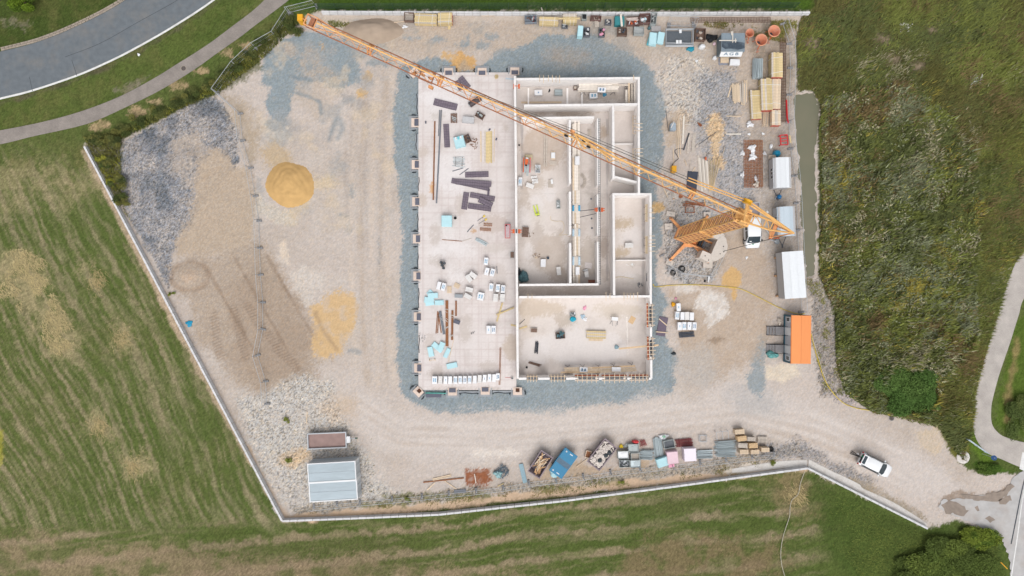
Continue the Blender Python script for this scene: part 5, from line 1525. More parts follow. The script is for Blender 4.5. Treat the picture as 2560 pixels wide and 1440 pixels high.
sh = thing('tin_shed', 'grey corrugated tin shed with a lettered white board, among the stores at the top', 'shed', 1833, 106, 0, ztop=2.4)
tin = mat('grey_tin', C(150, 164, 174), rough=0.5, var=0.05)
shw = mat('shed_wall', C(118, 130, 136), rough=0.6, var=0.1)
W_, D_ = m(59, 2.4), m(46, 2.4)
MB().cube(-W_ / 2 + 0.05, W_ / 2 - 0.05, -D_ / 2 + 0.05, D_ / 2 - 0.05, 0, 2.2).build('wall', shw, sh)
rp = MB()
nr = 18
for i in range(nr):
 x0 = -W_ / 2 + i * W_ / nr
 rp.add([(x0, -D_ / 2, 2.30), (x0 + W_ / nr * 0.5, -D_ / 2, 2.36), (x0 + W_ / nr, -D_ / 2, 2.30), (x0, D_ / 2, 2.42), (x0 + W_ / nr * 0.5, D_ / 2, 2.48), (x0 + W_ / nr, D_ / 2, 2.42)], [(0, 1, 4, 3), (1, 2, 5, 4)])
rp.build('roof_sheet', tin, sh)
pud = [(-W_ / 2 + 0.05, 0.15), (-0.6, 0.1), (0.7, 0.05), (W_ / 2 - 0.06, -0.1), (W_ / 2 - 0.06, -0.75), (0.6, -0.95), (-0.3, -0.8), (-1.0, -0.85), (-W_ / 2 + 0.05, -0.6)]
MB().prism([(x, y) for x, y in pud], 2.47, 2.485).build('roofing_felt', mat('wet_felt', C(72, 84, 96), rough=0.35, var=0.15, dirt=0.3, dirtcol=C(150, 164, 172)), sh)
bd = MB().box((-0.1, -D_ / 2 - 0.12, 1.85), (W_ * 0.93, 0.05, 0.85), rx=R(-32)).build('sign_board', white_p, sh)
tcu = bpy.data.curves.new('lettering', 'FONT'); tcu.body = 'AGB'; tcu.size = 0.62; tcu.align_x = 'CENTER'; tcu.align_y = 'CENTER'; tcu.extrude = 0.008; tcu.space_character = 1.35
to_ = bpy.data.objects.new('lettering_tmp', tcu); COL.objects.link(to_)
bpy.context.view_layer.update()
lme = bpy.data.meshes.new_from_object(to_.evaluated_get(bpy.context.evaluated_depsgraph_get()))
bpy.data.objects.remove(to_, do_unlink=True)
lme.materials.clear(); lme.materials.append(mat('blue_print', C(28, 104, 136), rough=0.5))
lo_ = bpy.data.objects.new('lettering', lme); COL.objects.link(lo_); lo_.parent = bd
lo_.location = (-0.1, -D_ / 2 - 0.14, 1.885); lo_.rotation_euler = (R(90 - 32), 0, 0); lo_.scale = (1.3, 1.0, 1)
lumber_h = mat('white_batten', C(240, 232, 220), rough=0.8)
for i, (x, y, l, a) in enumerate(((1832, 92, 1.4, 90), (1829, 83, 0.5, 80), (1839, 101, 0.5, 90), (1820, 101, 2.2, 0))):
 e = thing('batten', f'pale batten lying on the tin shed roof, {("longest upright", "short upper", "short right-hand", "long level")[i]} one', 'batten', x, y, a, ztop=2.55)
 beam('wood', lumber_h, e, (0, 0, 2.50), (l, 0.1, 0.05))
 beam('end_block', lumber_h, e, (l / 2 - 0.1, 0, 2.552), (0.1, 0.1, 0.02))

def wheel(par, x, y, r=0.33, w=0.22):
 o = MB().lathe([(0.0, -w / 2), (r * 0.85, -w / 2), (r, -w / 4), (r, w / 4), (r * 0.85, w / 2), (0, w / 2)], c=(x, y, r), axis=(0, 1, 0), n=18).build('wheel', tyre, par, smooth=True)
 MB().lathe([(0.0, -w / 2 - 0.01), (r * 0.6, -w / 2 - 0.01), (r * 0.6, w / 2 + 0.01), (0, w / 2 + 0.01)], c=(x, y, r), axis=(0, 1, 0), n=14).build('rim', rimm, o)
 return o

def loft(secs, name, mt, par, close=True, smooth=True):
 """secs: list of rings (same count) -> skin"""
 n = len(secs[0])
 mb = MB()
 v = [p for s in secs for p in s]
 f = []
 for i in range(len(secs) - 1):
  for j in range(n):
   k_ = (j + 1) % n
   f.append((i * n + j, i * n + k_, (i + 1) * n + k_, (i + 1) * n + j))
 if close:
  f.append(tuple(range(n))[::-1]); f.append(tuple(range((len(secs) - 1) * n, len(secs) * n)))
 mb.add(v, f)
 o = mb.build(name, mt, par, smooth=smooth)
 bm = bmesh.new(); bm.from_mesh(o.data); bmesh.ops.recalc_face_normals(bm, faces=bm.faces); bm.to_mesh(o.data); bm.free()
 md_ = o.modifiers.new('edge', 'EDGE_SPLIT'); md_.split_angle = R(40)
 return o

def ring(xs, hw, z0, z1, r=0.12, tuck=0.06):
 """cross-section ring at x = xs: rounded box of half width hw"""
 return [(xs, -hw + tuck, z0), (xs, hw - tuck, z0), (xs, hw, z0 + 0.25), (xs, hw, z1 - r * 1.4), (xs, hw - r * 0.4, z1 - r * 0.35), (xs, hw - r * 1.5, z1), (xs, -hw + r * 1.5, z1), (xs, -hw + r * 0.4, z1 - r * 0.35), (xs, -hw, z1 - r * 1.4), (xs, -hw, z0 + 0.25)]

def quad(name, mt, par, pts, th=0.015):
 """thin glazed pane following 4 points"""
 P_ = [Vector(p) for p in pts]
 nrm = (P_[1] - P_[0]).cross(P_[2] - P_[0]).normalized()
 c = sum(P_, Vector()) / 4
 if nrm.dot(c - Vector((0, 0, 0.6))) < 0:
  nrm = -nrm
 mb = MB().add([p + nrm * th for p in P_] + [p - nrm * th for p in P_], [(0, 1, 2, 3), (7, 6, 5, 4), (0, 4, 5, 1), (1, 5, 6, 2), (2, 6, 7, 3), (3, 7, 4, 0)])
 o = mb.build(name, mt, par)
 bm = bmesh.new(); bm.from_mesh(o.data); bmesh.ops.recalc_face_normals(bm, faces=bm.faces); bm.to_mesh(o.data); bm.free()
 return o

carw = mat('white_car_paint', C(246, 248, 250), rough=0.25, var=0.01, objvar=0.0, spec=0.5)
silver = mat('grey_plastic', C(120, 126, 132), rough=0.5)
redl = mat('tail_light', C(200, 40, 40), rough=0.3)
clearl = mat('head_lamp', C(220, 226, 230), rough=0.2, spec=0.6)

def hatch_glass(par, side, x0, x1, zl, zh, yl, yh, name='side_window'):
 quad(name, glass, par, [(x0[0], side * yl, zl), (x1[0], side * yl, zl), (x1[1], side * yh, zh), (x0[1], side * yh, zh)])

car = thing('estate_car', 'white estate car with its tailgate open on the site road', 'car', 2190, 1164, 26.5, ztop=0.9)
loft([ring(-2.15, 0.72, 0.35, 0.85, 0.08), ring(-2.08, 0.84, 0.25, 0.92), ring(-1.4, 0.90, 0.22, 0.95), ring(0.0, 0.90, 0.22, 0.95), ring(1.0, 0.90, 0.22, 0.96), ring(1.65, 0.86, 0.24, 0.86, 0.14), ring(2.0, 0.74, 0.28, 0.74, 0.14), ring(2.17, 0.52, 0.36, 0.62, 0.1)], 'body', carw, car)
cab = loft([ring(-1.78, 0.66, 0.9, 1.30, 0.1, 0.0), ring(-1.55, 0.70, 0.9, 1.44, 0.12, 0.0), ring(-0.6, 0.72, 0.9, 1.49, 0.14, 0.0), ring(0.25, 0.71, 0.9, 1.47, 0.14, 0.0), ring(0.42, 0.70, 0.9, 1.42, 0.12, 0.0)], 'roof', carw, car)
quad('windscreen', glass, car, [(1.16, -0.74, 0.965), (1.16, 0.74, 0.965), (0.44, 0.62, 1.43), (0.44, -0.62, 1.43)], 0.02)
quad('windscreen_cowl', glass, car, [(1.30, -0.45, 0.955), (1.30, 0.45, 0.955), (1.15, 0.74, 0.968), (1.15, -0.74, 0.968)], 0.008)
for s in (-1, 1):
 hatch_glass(car, s, (0.98, 0.42), (0.02, 0.02), 0.98, 1.40, 0.885, 0.735)
 hatch_glass(car, s, (-0.02, -0.02), (-0.9, -0.9), 0.98, 1.42, 0.885, 0.745)
 hatch_glass(car, s, (-0.95, -0.95), (-1.75, -1.6), 0.98, 1.40, 0.875, 0.735)
 bar('pillar', carw, car, (1.15, s * 0.80, 0.96), (0.42, s * 0.68, 1.44), 0.045)
 MB().box((0.75, s * 1.0, 1.0), (0.16, 0.22, 0.14)).build('mirror', carw, car)
 MB().box((-2.1, s * 0.76, 0.72), (0.1, 0.2, 0.3)).build('tail_light', redl, car)
 MB().box((1.98, s * 0.58, 0.66), (0.22, 0.26, 0.1), rz=-s * 0.5).build('headlight', clearl, car)
 for xx in (-1.32, 1.32):
  wheel(car, xx, s * 0.80, 0.32, 0.2)
tg = MB().box((-2.0, 0, 1.72), (0.85, 1.3, 0.07), ry=R(18)).build('tailgate', carw, car)
MB().box((-2.05, 0, 1.765), (0.5, 1.05, 0.03), ry=R(18)).build('tailgate_window', glass, tg)
for s in (-1, 1):
 MB().box((-2.38, s * 0.55, 1.83), (0.14, 0.18, 0.05), ry=R(18)).build('tailgate_light', redl, tg)
MB().cube(-2.16, -1.7, -0.6, 0.6, 0.86, 0.955).build('boot_opening', blackm, car)
e = thing('bucket', 'orange bucket in the open boot of the white estate car', 'bucket', 2157, 1155, 0, z=0.95, ztop=1.2)
MB().lathe([(0.0, 0.02), (0.13, 0.0), (0.17, 0.28), (0.15, 0.28), (0.12, 0.03), (0, 0.03)], n=14).build('pail', mat('orange_plastic', C(244, 104, 40), rough=0.4), e)
MB().path([(-0.16, 0, 0.27), (-0.1, 0.08, 0.33), (0.1, 0.08, 0.33), (0.16, 0, 0.27)], 0.01).build('handle', steel_dark, e)
e = thing('tool_bag', 'green bag in the open boot of the white estate car', 'bag', 2161, 1143, 30, z=0.95, ztop=1.2)
MB().box((0, 0, 0.12), (0.5, 0.3, 0.24), taper=0.8).build('bag', mat('green_cloth', C(40, 140, 104), rough=0.8, var=0.2), e)
MB().path([(-0.15, 0, 0.23), (-0.1, 0, 0.34), (0.1, 0, 0.34), (0.15, 0, 0.23)], 0.02).build('handle', blackm, e)
e = thing('survey_tripod', 'dark folded tripod sticking out behind the white estate car', 'tripod', 2146, 1140, 27, z=0.0, ztop=0.9)
for k_, (y0, y1) in enumerate(((-0.1, 0.22), (0.0, -0.02), (0.1, -0.2))):
 bar('leg', blackm, e, (-0.65, y1, 0.02), (0.55, y0 * 0.4, 0.98), 0.045)
MB().tube((0.5, 0, 0.92), (0.66, 0, 1.04), 0.12, 10).build('head_plate', steel_dark, e)
MB().box((-0.05, 0.22, 0.62), (0.25, 0.12, 0.2)).build('instrument', white_p, e)

van = thing('pickup_van', 'white double-cab van with a grey flat bed parked under the crane tail', 'van', 1880.5, 566, 88, ztop=1.0)
loft([ring(-0.95, 0.94, 0.4, 1.15, 0.06), ring(-0.9, 0.97, 0.32, 1.18, 0.06), ring(1.2, 0.97, 0.3, 1.20, 0.1), ring(2.0, 0.96, 0.3, 1.18, 0.12), ring(2.5, 0.90, 0.32, 1.05, 0.15), ring(2.75, 0.70, 0.38, 0.86, 0.12)], 'body', carw, van)
loft([ring(-0.95, 0.86, 1.1, 1.90, 0.12, 0.0), ring(-0.8, 0.87, 1.1, 1.95, 0.14, 0.0), ring(0.8, 0.87, 1.1, 1.96, 0.14, 0.0), ring(1.35, 0.84, 1.1, 1.90, 0.14, 0.0)], 'roof', carw, van)
quad('windscreen', glass, van, [(2.05, -0.84, 1.20), (2.05, 0.84, 1.20), (1.37, 0.74, 1.86), (1.37, -0.74, 1.86)], 0.02)
quad('windscreen_cowl', glass, van, [(2.14, -0.6, 1.17), (2.14, 0.6, 1.17), (2.05, 0.84, 1.20), (2.05, -0.84, 1.20)], 0.008)
for s in (-1, 1):
 hatch_glass(van, s, (1.85, 1.35), (0.62, 0.62), 1.2, 1.80, 0.955, 0.885)
 hatch_glass(van, s, (0.5, 0.5), (-0.6, -0.6), 1.2, 1.80, 0.955, 0.885)
 bar('pillar', carw, van, (2.02, s * 0.86, 1.2), (1.36, s * 0.80, 1.86), 0.05)
 MB().box((1.8, s * 1.08, 1.25), (0.16, 0.22, 0.26)).build('mirror', blackm, van)
 MB().box((2.62, s * 0.72, 0.82), (0.2, 0.28, 0.14), rz=-s * 0.5).build('headlight', clearl, van)
 MB().box((2.66, s * 0.4, 0.5), (0.16, 0.6, 0.2), rz=-s * 0.25).build('bumper', silver, van)
 for xx in (-1.65, 1.85):
  wheel(van, xx, s * 0.86, 0.34, 0.22)
quad('bonnet_badge', mat('green_sticker', C(110, 180, 150), rough=0.4), van, [(2.36, -0.12, 1.115), (2.36, 0.14, 1.115), (2.26, 0.14, 1.145), (2.26, -0.12, 1.145)], 0.006)
quad('paper', white_p, van, [(1.98, -0.5, 1.30), (1.98, -0.25, 1.30), (1.88, -0.25, 1.395), (1.88, -0.5, 1.395)], 0.006)
bed = MB().cube(-3.0, -1.0, -0.95, 0.95, 0.72, 0.85).build('flat_bed', mat('bed_floor', C(160, 150, 154), rough=0.7, var=0.1), van)
for s in (-1, 1):
 beam('side_board', galv, bed, (-2.0, s * 0.97, 0.8), (2.0, 0.05, 0.4))
beam('tail_board', galv, bed, (-3.0, 0, 0.8), (0.05, 1.9, 0.4))
for s in (-1, 1):
 bar('rack_post', white_p, bed, (-1.05, s * 0.85, 0.8), (-1.05, s * 0.85, 1.95), 0.04)
bar('rack_rail', white_p, bed, (-1.05, -0.85, 1.95), (-1.05, 0.85, 1.95), 0.04)

tl = thing('box_trailer', 'long low trailer with brown load floor above the pair of containers', 'trailer', 817, 1102, -2.5, ztop=0.9)
Lt, Wt = m(98, 0.9), m(40, 0.9)
MB().cube(-Lt / 2 + 0.05, Lt / 2 - 0.05, -Wt / 2 + 0.05, Wt / 2 - 0.05, 0.5, 0.62).build('load_floor', mat('brown_ply', C(160, 134, 128), rough=0.6, var=0.12, scale=1.2, dirt=0.4, dirtcol=C(176, 150, 142)), tl)
for s in (-1, 1):
 beam('side_board', galv, tl, (0, s * (Wt / 2 - 0.06), 0.5), (Lt, 0.13, 0.4))
 beam('end_board', galv, tl, (s * (Lt / 2 - 0.065), 0, 0.5), (0.12, Wt - 0.26, 0.4))
 for xx in (-0.45, 0.45):
  wheel(tl, xx, s * (Wt / 2 - 0.15), 0.28, 0.16)
MB().cube(Lt / 2 + 0.01, Lt / 2 + 0.45, -0.4, 0.42, 0.45, 0.85).build('tool_box', white_p, tl)
bar('drawbar', galv, tl, (Lt / 2 + 0.4, 0.1, 0.5), (Lt / 2 + 1.2, 0.1, 0.5), 0.06)
MB().box((Lt / 2 + 1.2, 0.1, 0.52), (0.3, 0.18, 0.16)).build('hitch', mat('dark_green_paint', C(70, 96, 84), rough=0.5), tl)

e = thing('mixer_trailer', 'small trailer frame with a grey wheel beside the pale-roofed wagon', 'trailer', 1936, 603, 0)
MB().lathe([(0, -0.1), (0.3, -0.1), (0.34, 0), (0.3, 0.1), (0, 0.1)], c=(0.2, -0.1, 0.34), axis=(0, 0.25, 1), n=16).build('wheel', mat('grey_wheel', C(150, 156, 160), rough=0.6), e)
bar('drawbar', galv, e, (-1.2, 1.4, 0.5), (-0.3, 0.25, 0.5), 0.06)
bar('axle', red_o, e, (-0.9, 0.3, 0.5), (0.5, 0.4, 0.5), 0.07)
bar('frame_bar', galv, e, (-0.8, 0.2, 0.45), (0.1, -0.1, 0.4), 0.05)
SLAB, ROOM = 0.254, 0.226
ORD = ['first', 'second', 'third', 'fourth', 'fifth', 'sixth', 'seventh', 'eighth', 'ninth', 'tenth', 'eleventh', 'twelfth', 'thirteenth', 'fourteenth']
foil = mat('white_foil', C(246, 247, 250), rough=0.35, var=0.03, objvar=0.03, dirt=0.08, dirtcol=C(220, 224, 228))
blockm = mat('white_blocks', C(240, 238, 236), rough=0.85, var=0.04, dirt=0.1, dirtcol=C(214, 206, 200))
print_b = mat('foil_print', C(86, 172, 214), rough=0.4, var=0.15)
print_d = mat('foil_print_dark', C(60, 130, 176), rough=0.4, var=0.15)
cyan = mat('cyan_foam', C(196, 236, 244), rough=0.7, var=0.03, dirt=0.06, dirtcol=C(170, 216, 226), objvar=0.03)
cyan2 = mat('turquoise_foam', C(120, 208, 220), rough=0.7, var=0.04)
pinkf = mat('pink_foam', C(244, 214, 224), rough=0.7, var=0.04)
pinkd = mat('deep_pink_foam', C(240, 170, 196), rough=0.7)
panel_m = mat('form_panel', C(128, 117, 129), rough=0.7, var=0.2, scale=5, dirt=0.2, dirtcol=C(140, 120, 118))
rib_m = mat('form_rib', C(106, 98, 111), rough=0.7, var=0.2)
crate_m = mat('grey_crate', C(184, 192, 192), rough=0.6, metal=0.0, var=0.1)
wood_d = mat('dark_wood', C(136, 112, 100), rough=0.9, var=0.2)
prop_m = mat('steel_prop', C(196, 208, 212), rough=0.5, metal=0.1, var=0.12, objvar=0.28)
prop_r = mat('red_prop', C(158, 90, 90), rough=0.6, var=0.2, objvar=0.15)
strap = mat('white_strap', C(236, 234, 228), rough=0.6)
red_end = mat('red_paint_end', C(206, 110, 96), rough=0.8)
tealb = mat('teal_sheet', C(44, 160, 186), rough=0.4, var=0.15)
bluesk = mat('blue_skip', C(38, 128, 170), rough=0.4, var=0.06, dirt=0.15, dirtcol=C(60, 120, 140))
skipm = mat('rusty_skip', C(150, 138, 146), rough=0.7, var=0.15, dirt=0.4, dirtcol=C(140, 112, 100))
rebarm = mat('rebar_rust', C(172, 110, 64), rough=0.85, var=0.25, scale=8)
brown_b = mat('rust_beam', C(150, 100, 66), rough=0.7, var=0.2)
greyb = mat('grey_beam', C(122, 126, 134), rough=0.6, var=0.1)
redp = mat('red_metal', C(222, 54, 60), rough=0.45, var=0.08)
pinkred = mat('faded_red', C(222, 118, 122), rough=0.6, var=0.1)

def pallet_parts(e, L_, W_, z0=0.0, m_=None):
 """europallet: boards and bearers as one part"""
 mb = MB()
 nb = 5
 for i in range(nb):
  mb.box((0, -W_ / 2 + (i + 0.5) * W_ / nb, z0 + 0.132), (L_, W_ / nb * 0.72, 0.022))
 for k_ in (-1, 0, 1):
  mb.box((k_ * (L_ / 2 - 0.06), 0, z0 + 0.11), (0.1, W_, 0.022))
  for s in (-1, 0, 1):
   mb.box((k_ * (L_ / 2 - 0.07), s * (W_ / 2 - 0.06), z0 + 0.05), (0.12, 0.1, 0.098))
 return mb.build('pallet', m_ or timber_g, e)

def pack(lab, x, y, w, h_, ang, zt=0.75, z0=SLAB, pr=1, group='wrapped block pallets'):
 """foil-wrapped block pallet; pr: 0 plain blocks, 1 big blue print, 2 thin print, 3 plain foil"""
 e = thing('block_pallet', lab, 'pallet', x, y, ang, z=z0, ztop=z0 + zt, group=group)
 W_, L_ = m(w, zt), m(h_, zt)
 pallet_parts(e, W_, L_)
 base = 0.145
 if pr == 0:
  n = 4
  for i in range(n):
   beam('block', blockm, e, (0, -L_ / 2 + (i + 0.5) * L_ / n, base), (W_, L_ / n - 0.012, zt - base))
 else:
  r = 0.05
  pl_ = [(-W_ / 2 + r, -L_ / 2), (W_ / 2 - r, -L_ / 2), (W_ / 2, -L_ / 2 + r), (W_ / 2, L_ / 2 - r), (W_ / 2 - r, L_ / 2), (-W_ / 2 + r, L_ / 2), (-W_ / 2, L_ / 2 - r), (-W_ / 2, -L_ / 2 + r)]
  mb = MB().prism(pl_, base, zt - 0.05)
  mb.prism([(a * 0.999, b * 0.999) for a, b in pl_], zt - 0.05, zt, top=[(a * 0.94, b * 0.96) for a, b in pl_])
  f = mb.build('foil_wrap', foil, e)
  if pr in (1, 2):
   rr = random.Random(int(x * 7 + y))
   mm = print_b if rr.random() < 0.7 else print_d
   if pr == 1:
    for row in range(3):
     for c_ in range(2):
      bx_, by_ = (c_ - 0.5) * W_ * 0.36, (row - 1) * L_ * 0.17 + rr.uniform(-.02, .02)
      gl = MB()
      t = 0.055
      gl.path([(bx_ - W_ * 0.13, by_ - L_ * 0.06, zt + 0.002), (bx_ + W_ * 0.10, by_ - L_ * 0.02, zt + 0.002), (bx_ - W_ * 0.08, by_ + L_ * 0.04, zt + 0.002), (bx_ + W_ * 0.13, by_ + L_ * 0.07, zt + 0.002)], 0.03, 4)
      for k_, v in enumerate(gl.v):
       gl.v[k_] = (v[0], v[1], zt + 0.002 + (0.004 if v[2] > zt + 0.002 else -0.001))
      gl.build('print', mm, f)
   else:
    for k_ in range(3):
     beam('print', mm, f, (0, (k_ - 1) * L_ * 0.1, zt + 0.001), (W_ * 0.16, L_ * 0.07, 0.004))
 return e

def boards(lab, x, y, w, h_, ang, n, m_, z0=SLAB, th=0.1, name='foam_boards', cat='insulation', part='board', jit=0.03, group=None):
 """stack of flat boards"""
 e = thing(name, lab, cat, x, y, ang, z=z0, ztop=z0 + n * th, group=group)
 L_, W_ = m(w, n * th), m(h_, n * th)
 for i in range(n):
  beam(part, m_, e, (random.uniform(-jit, jit), random.uniform(-jit, jit), i * (th + 0.002)), (L_, W_, th), rz=random.uniform(-0.02, 0.02))
 beam(part, m_, e, (L_ * 0.0, 0, n * (th + 0.002)), (L_ * 0.96, W_ * 0.96, th * 0.4))
 return e

def panelgrid(lab, x, y, w, h_, ang, z0=SLAB, zt=0.12):
 """dark slab-formwork panel with raised ribs and sunk fields"""
 e = thing('slab_formwork', lab, 'formwork', x, y, ang, z=z0, ztop=z0 + zt, group='dark formwork panels')
 L_, W_ = m(w), m(h_)
 beam('sheet', panel_m, e, (0, 0, 0.0), (L_, W_, zt * 0.7))
 n = max(2, int(L_ / 0.3))
 for i in range(n + 1):
  beam('rib', rib_m, e, (-L_ / 2 + 0.02 + i * (L_ - 0.04) / n, 0, zt * 0.7), (0.035, W_, zt * 0.3))
 for k_ in (-1, 0, 1):
  beam('rib', rib_m, e, (0, k_ * (W_ / 2 - 0.02), zt * 0.7), (L_, 0.035, zt * 0.3 + 0.004))
 return e

def tubes(lab, x, y, ln, w, ang, n, m_, z0=0.0, layers=2, r=0.045, name='prop_bundle', cat='steel props', part='prop', fan=0.0, jit=0.15):
 """bundle of steel tubes; ln along local x"""
 e = thing(name, lab, cat, x, y, ang, z=z0, ztop=z0 + layers * 0.12)
 L_, W_ = m(ln), m(w)
 for q in range(layers):
  for i in range(n):
   yy = -W_ / 2 + (i + 0.5 + 0.25 * (q % 2)) * W_ / (n + 0.3)
   dx = random.uniform(-jit, jit); zz = r + q * r * 2.0 + random.uniform(0, 0.02)
   sk = random.uniform(-0.04, 0.04) + fan * (i / n - 0.5)
   p = bar(part, m_, e, (-L_ / 2 + dx, yy, zz), (L_ / 2 + dx, yy + sk * L_, zz), r * 0.8)
 for s in (-0.3, 0.3):
  beam('bearer', wood_d, e, (s * L_, 0, -0.0), (0.1, W_ * 1.02, 0.03))
 return e

def planks(lab, x, y, ln, w, ang, n, m_, z0=0.0, layers=1, th=0.05, name='plank_stack', cat='timber', gap=0.01, jit=0.06, straps=0, ends=False, part='plank', bearer=True):
 """parallel planks, long axis local x"""
 zt = layers * th + 0.1
 e = thing(name, lab, cat, x, y, ang, z=z0, ztop=z0 + zt)
 L_, W_ = m(ln, zt), m(w, zt)
 pw = W_ / n
 b0 = 0.08 if bearer else 0.0
 if layers > 3:
  MB().box((0, 0, b0 + (layers - 1) * th / 2), (L_ * 0.985, W_ * 0.97, (layers - 1) * th)).build('lower_layers', m_, e)
  rng_ = [layers - 1]
 else:
  rng_ = range(layers)
 for q in rng_:
  for i in range(n):
   beam(part, m_ if random.random() < 0.8 else timber_g, e, (random.uniform(-jit, jit), -W_ / 2 + (i + 0.5) * pw, b0 + q * th + random.uniform(0, 0.008)), (L_ * random.uniform(0.96, 1.0), pw - gap, th - 0.004), rz=random.uniform(-0.004, 0.004))
 if bearer:
  for s in (-0.36, 0.36):
   beam('bearer', wood_d, e, (s * L_, 0, 0), (0.1, W_, 0.078))
 for k_ in range(straps):
  xx = (-0.3 + 0.6 * k_ / max(1, straps - 1)) * L_ if straps > 1 else 0
  MB().box((xx, 0, zt / 2 + 0.0), (0.05, W_ + 0.03, zt + 0.03), rz=random.uniform(-0.15, 0.15)).build('strap', strap, e)
 if ends:
  beam('painted_end', red_end, e, (L_ / 2 + 0.005, 0, b0), (0.02, W_ * 0.98, layers * th))
 return e

def plank1(lab, x0, y0, x1, y1, w, m_, z0=0.0, th=0.06, name='plank', cat='plank', zt=None):
 """single plank from point to point, with end saw-cut pieces"""
 zt = zt if zt is not None else z0 + th
 a, b = at(x0, y0, zt), at(x1, y1, zt)
 d = b - a
 o = MB().box((0, 0, th / 2), (d.length, m(w, zt), th)).build(name, m_, loc=((a.x + b.x) / 2, (a.y + b.y) / 2, z0), rz=math.atan2(d.y, d.x))
 bv = o.modifiers.new('bevel', 'BEVEL'); bv.width = 0.008; bv.segments = 1
 return tag(o, lab, cat)

def crate(lab, x, y, w, h_, ang, zt=0.8, m_=None, fill=None, fm=None, z0=0.0, slats=True, name='crate', cat='crate', seed=1):
 """open-topped mesh or slatted crate with something in it"""
 m_ = m_ or crate_m
 e = thing(name, lab, cat, x, y, ang, z=z0, ztop=z0 + zt)
 L_, W_ = m(w, zt), m(h_, zt)
 beam('floor', m_, e, (0, 0, 0.08), (L_ * 0.96, W_ * 0.96, 0.05))
 for s in (-1, 1):
  for q in range(3):
   zz = 0.15 + q * (zt - 0.15) / 3
   hh = (zt - 0.15) / 3 - (0.03 if slats else 0.0)
   beam('side_slat', m_, e, (0, s * (W_ / 2 - 0.025), zz), (L_, 0.04, hh))
   beam('end_slat', m_, e, (s * (L_ / 2 - 0.025), 0, zz), (0.04, W_ - 0.1, hh))
  for t in (-1, 1):
   beam('corner_post', m_, e, (s * (L_ / 2 - 0.04), t * (W_ / 2 - 0.04), 0), (0.08, 0.08, zt + 0.02))
 rr = random.Random(seed)
 if fill == 'bars':
  for i in range(7):
   beam('content_bar', fm, e, (0, -W_ / 2 + 0.1 + i * (W_ - 0.2) / 6, zt * 0.55), (L_ * 0.9, W_ / 12, 0.06))
 elif fill == 'junk':
  for i in range(10):
   f_ = fm[rr.randrange(len(fm))]
   beam('content', f_, e, (rr.uniform(-.34, .34) * L_, rr.uniform(-.34, .34) * W_, 0.14 + rr.uniform(0, zt * 0.4)), (rr.uniform(.1, .35) * L_, rr.uniform(.06, .3) * W_, rr.uniform(0.08, 0.35)), rz=rr.uniform(0, 3))
 elif fill == 'flat':
  beam('content', fm, e, (0, 0, zt * 0.7), (L_ * 0.88, W_ * 0.86, 0.1))
  beam('content', fm, e, (L_ * 0.1, 0.03, zt * 0.7 + 0.102), (L_ * 0.5, W_ * 0.5, 0.05), rz=0.2)
 return e

def lump(name, lab, cat, x, y, rx, ry, h_, m_, z0=0.0, seed=1, ang=0.0, rough=0.25, parts=None):
 """crumpled bag or tarpaulin: wrinkled closed skin"""
 e = thing(name, lab, cat, x, y, ang, z=z0, ztop=z0 + h_)
 RX, RY = m(rx), m(ry)
 n, k_ = 18, 9
 rr = random.Random(seed)
 ph = [rr.uniform(0, 6.28) for _ in range(6)]
 secs = []
 for j in range(k_):
  t = j / (k_ - 1)
  row = []
  for i in range(n):
   a = 2 * math.pi * i / n
   prof = math.cos(t * math.pi / 2) ** 0.45
   w_ = 1 + rough * (0.5 * math.sin(3 * a + ph[0]) + 0.35 * math.sin(5 * a + ph[1] + t * 2) + 0.25 * math.sin(9 * a + ph[2] + 4 * t))
   zz = h_ * math.sin(t * math.pi / 2) * (1 + rough * 0.4 * math.sin(4 * a + ph[3]))
   row.append((RX * prof * w_ * math.cos(a), RY * prof * w_ * math.sin(a), max(0.0, zz)))
  secs.append(row)
 mb = MB()
 v = [p for s in secs for p in s]
 mb.add(v, [(i * n + j, i * n + (j + 1) % n, (i + 1) * n + (j + 1) % n, (i + 1) * n + j) for i in range(k_ - 1) for j in range(n)])
 mb.build('skin', m_, e)
 if parts:
  parts(e, RX, RY, h_)
 else:
  MB().path([(-RX * 0.3, 0, h_ * 0.97), (0, RY * 0.2, h_ * 1.06), (RX * 0.35, -RY * 0.1, h_ * 0.98)], min(RX, RY) * 0.12, 5).build('fold', m_, e)
 return e

def mesh_mat(lab, x, y, w, h_, ang, step=0.16, z0=0.02, r=0.02, layers=2, m_=None):
 """reinforcing-steel mats: crossing bars"""
 e = thing('rebar_mat', lab, 'rebar mat', x, y, ang, z=z0)
 L_, W_ = m(w), m(h_)
 nx_, ny_ = int(L_ / step), max(1, int(W_ / step))
 for i in range(nx_ + 1):
  bar('cross_bar', m_ or rebarm, e, (-L_ / 2 + i * L_ / nx_, -W_ / 2, 0.03 * layers), (-L_ / 2 + i * L_ / nx_, W_ / 2, 0.03 * layers), r)
 for j in range(ny_ + 1):
  bar('long_bar', m_ or rebarm, e, (-L_ / 2, -W_ / 2 + j * W_ / ny_, 0.03 * layers - 2 * r), (L_ / 2, -W_ / 2 + j * W_ / ny_, 0.03 * layers - 2 * r), r)
 return e

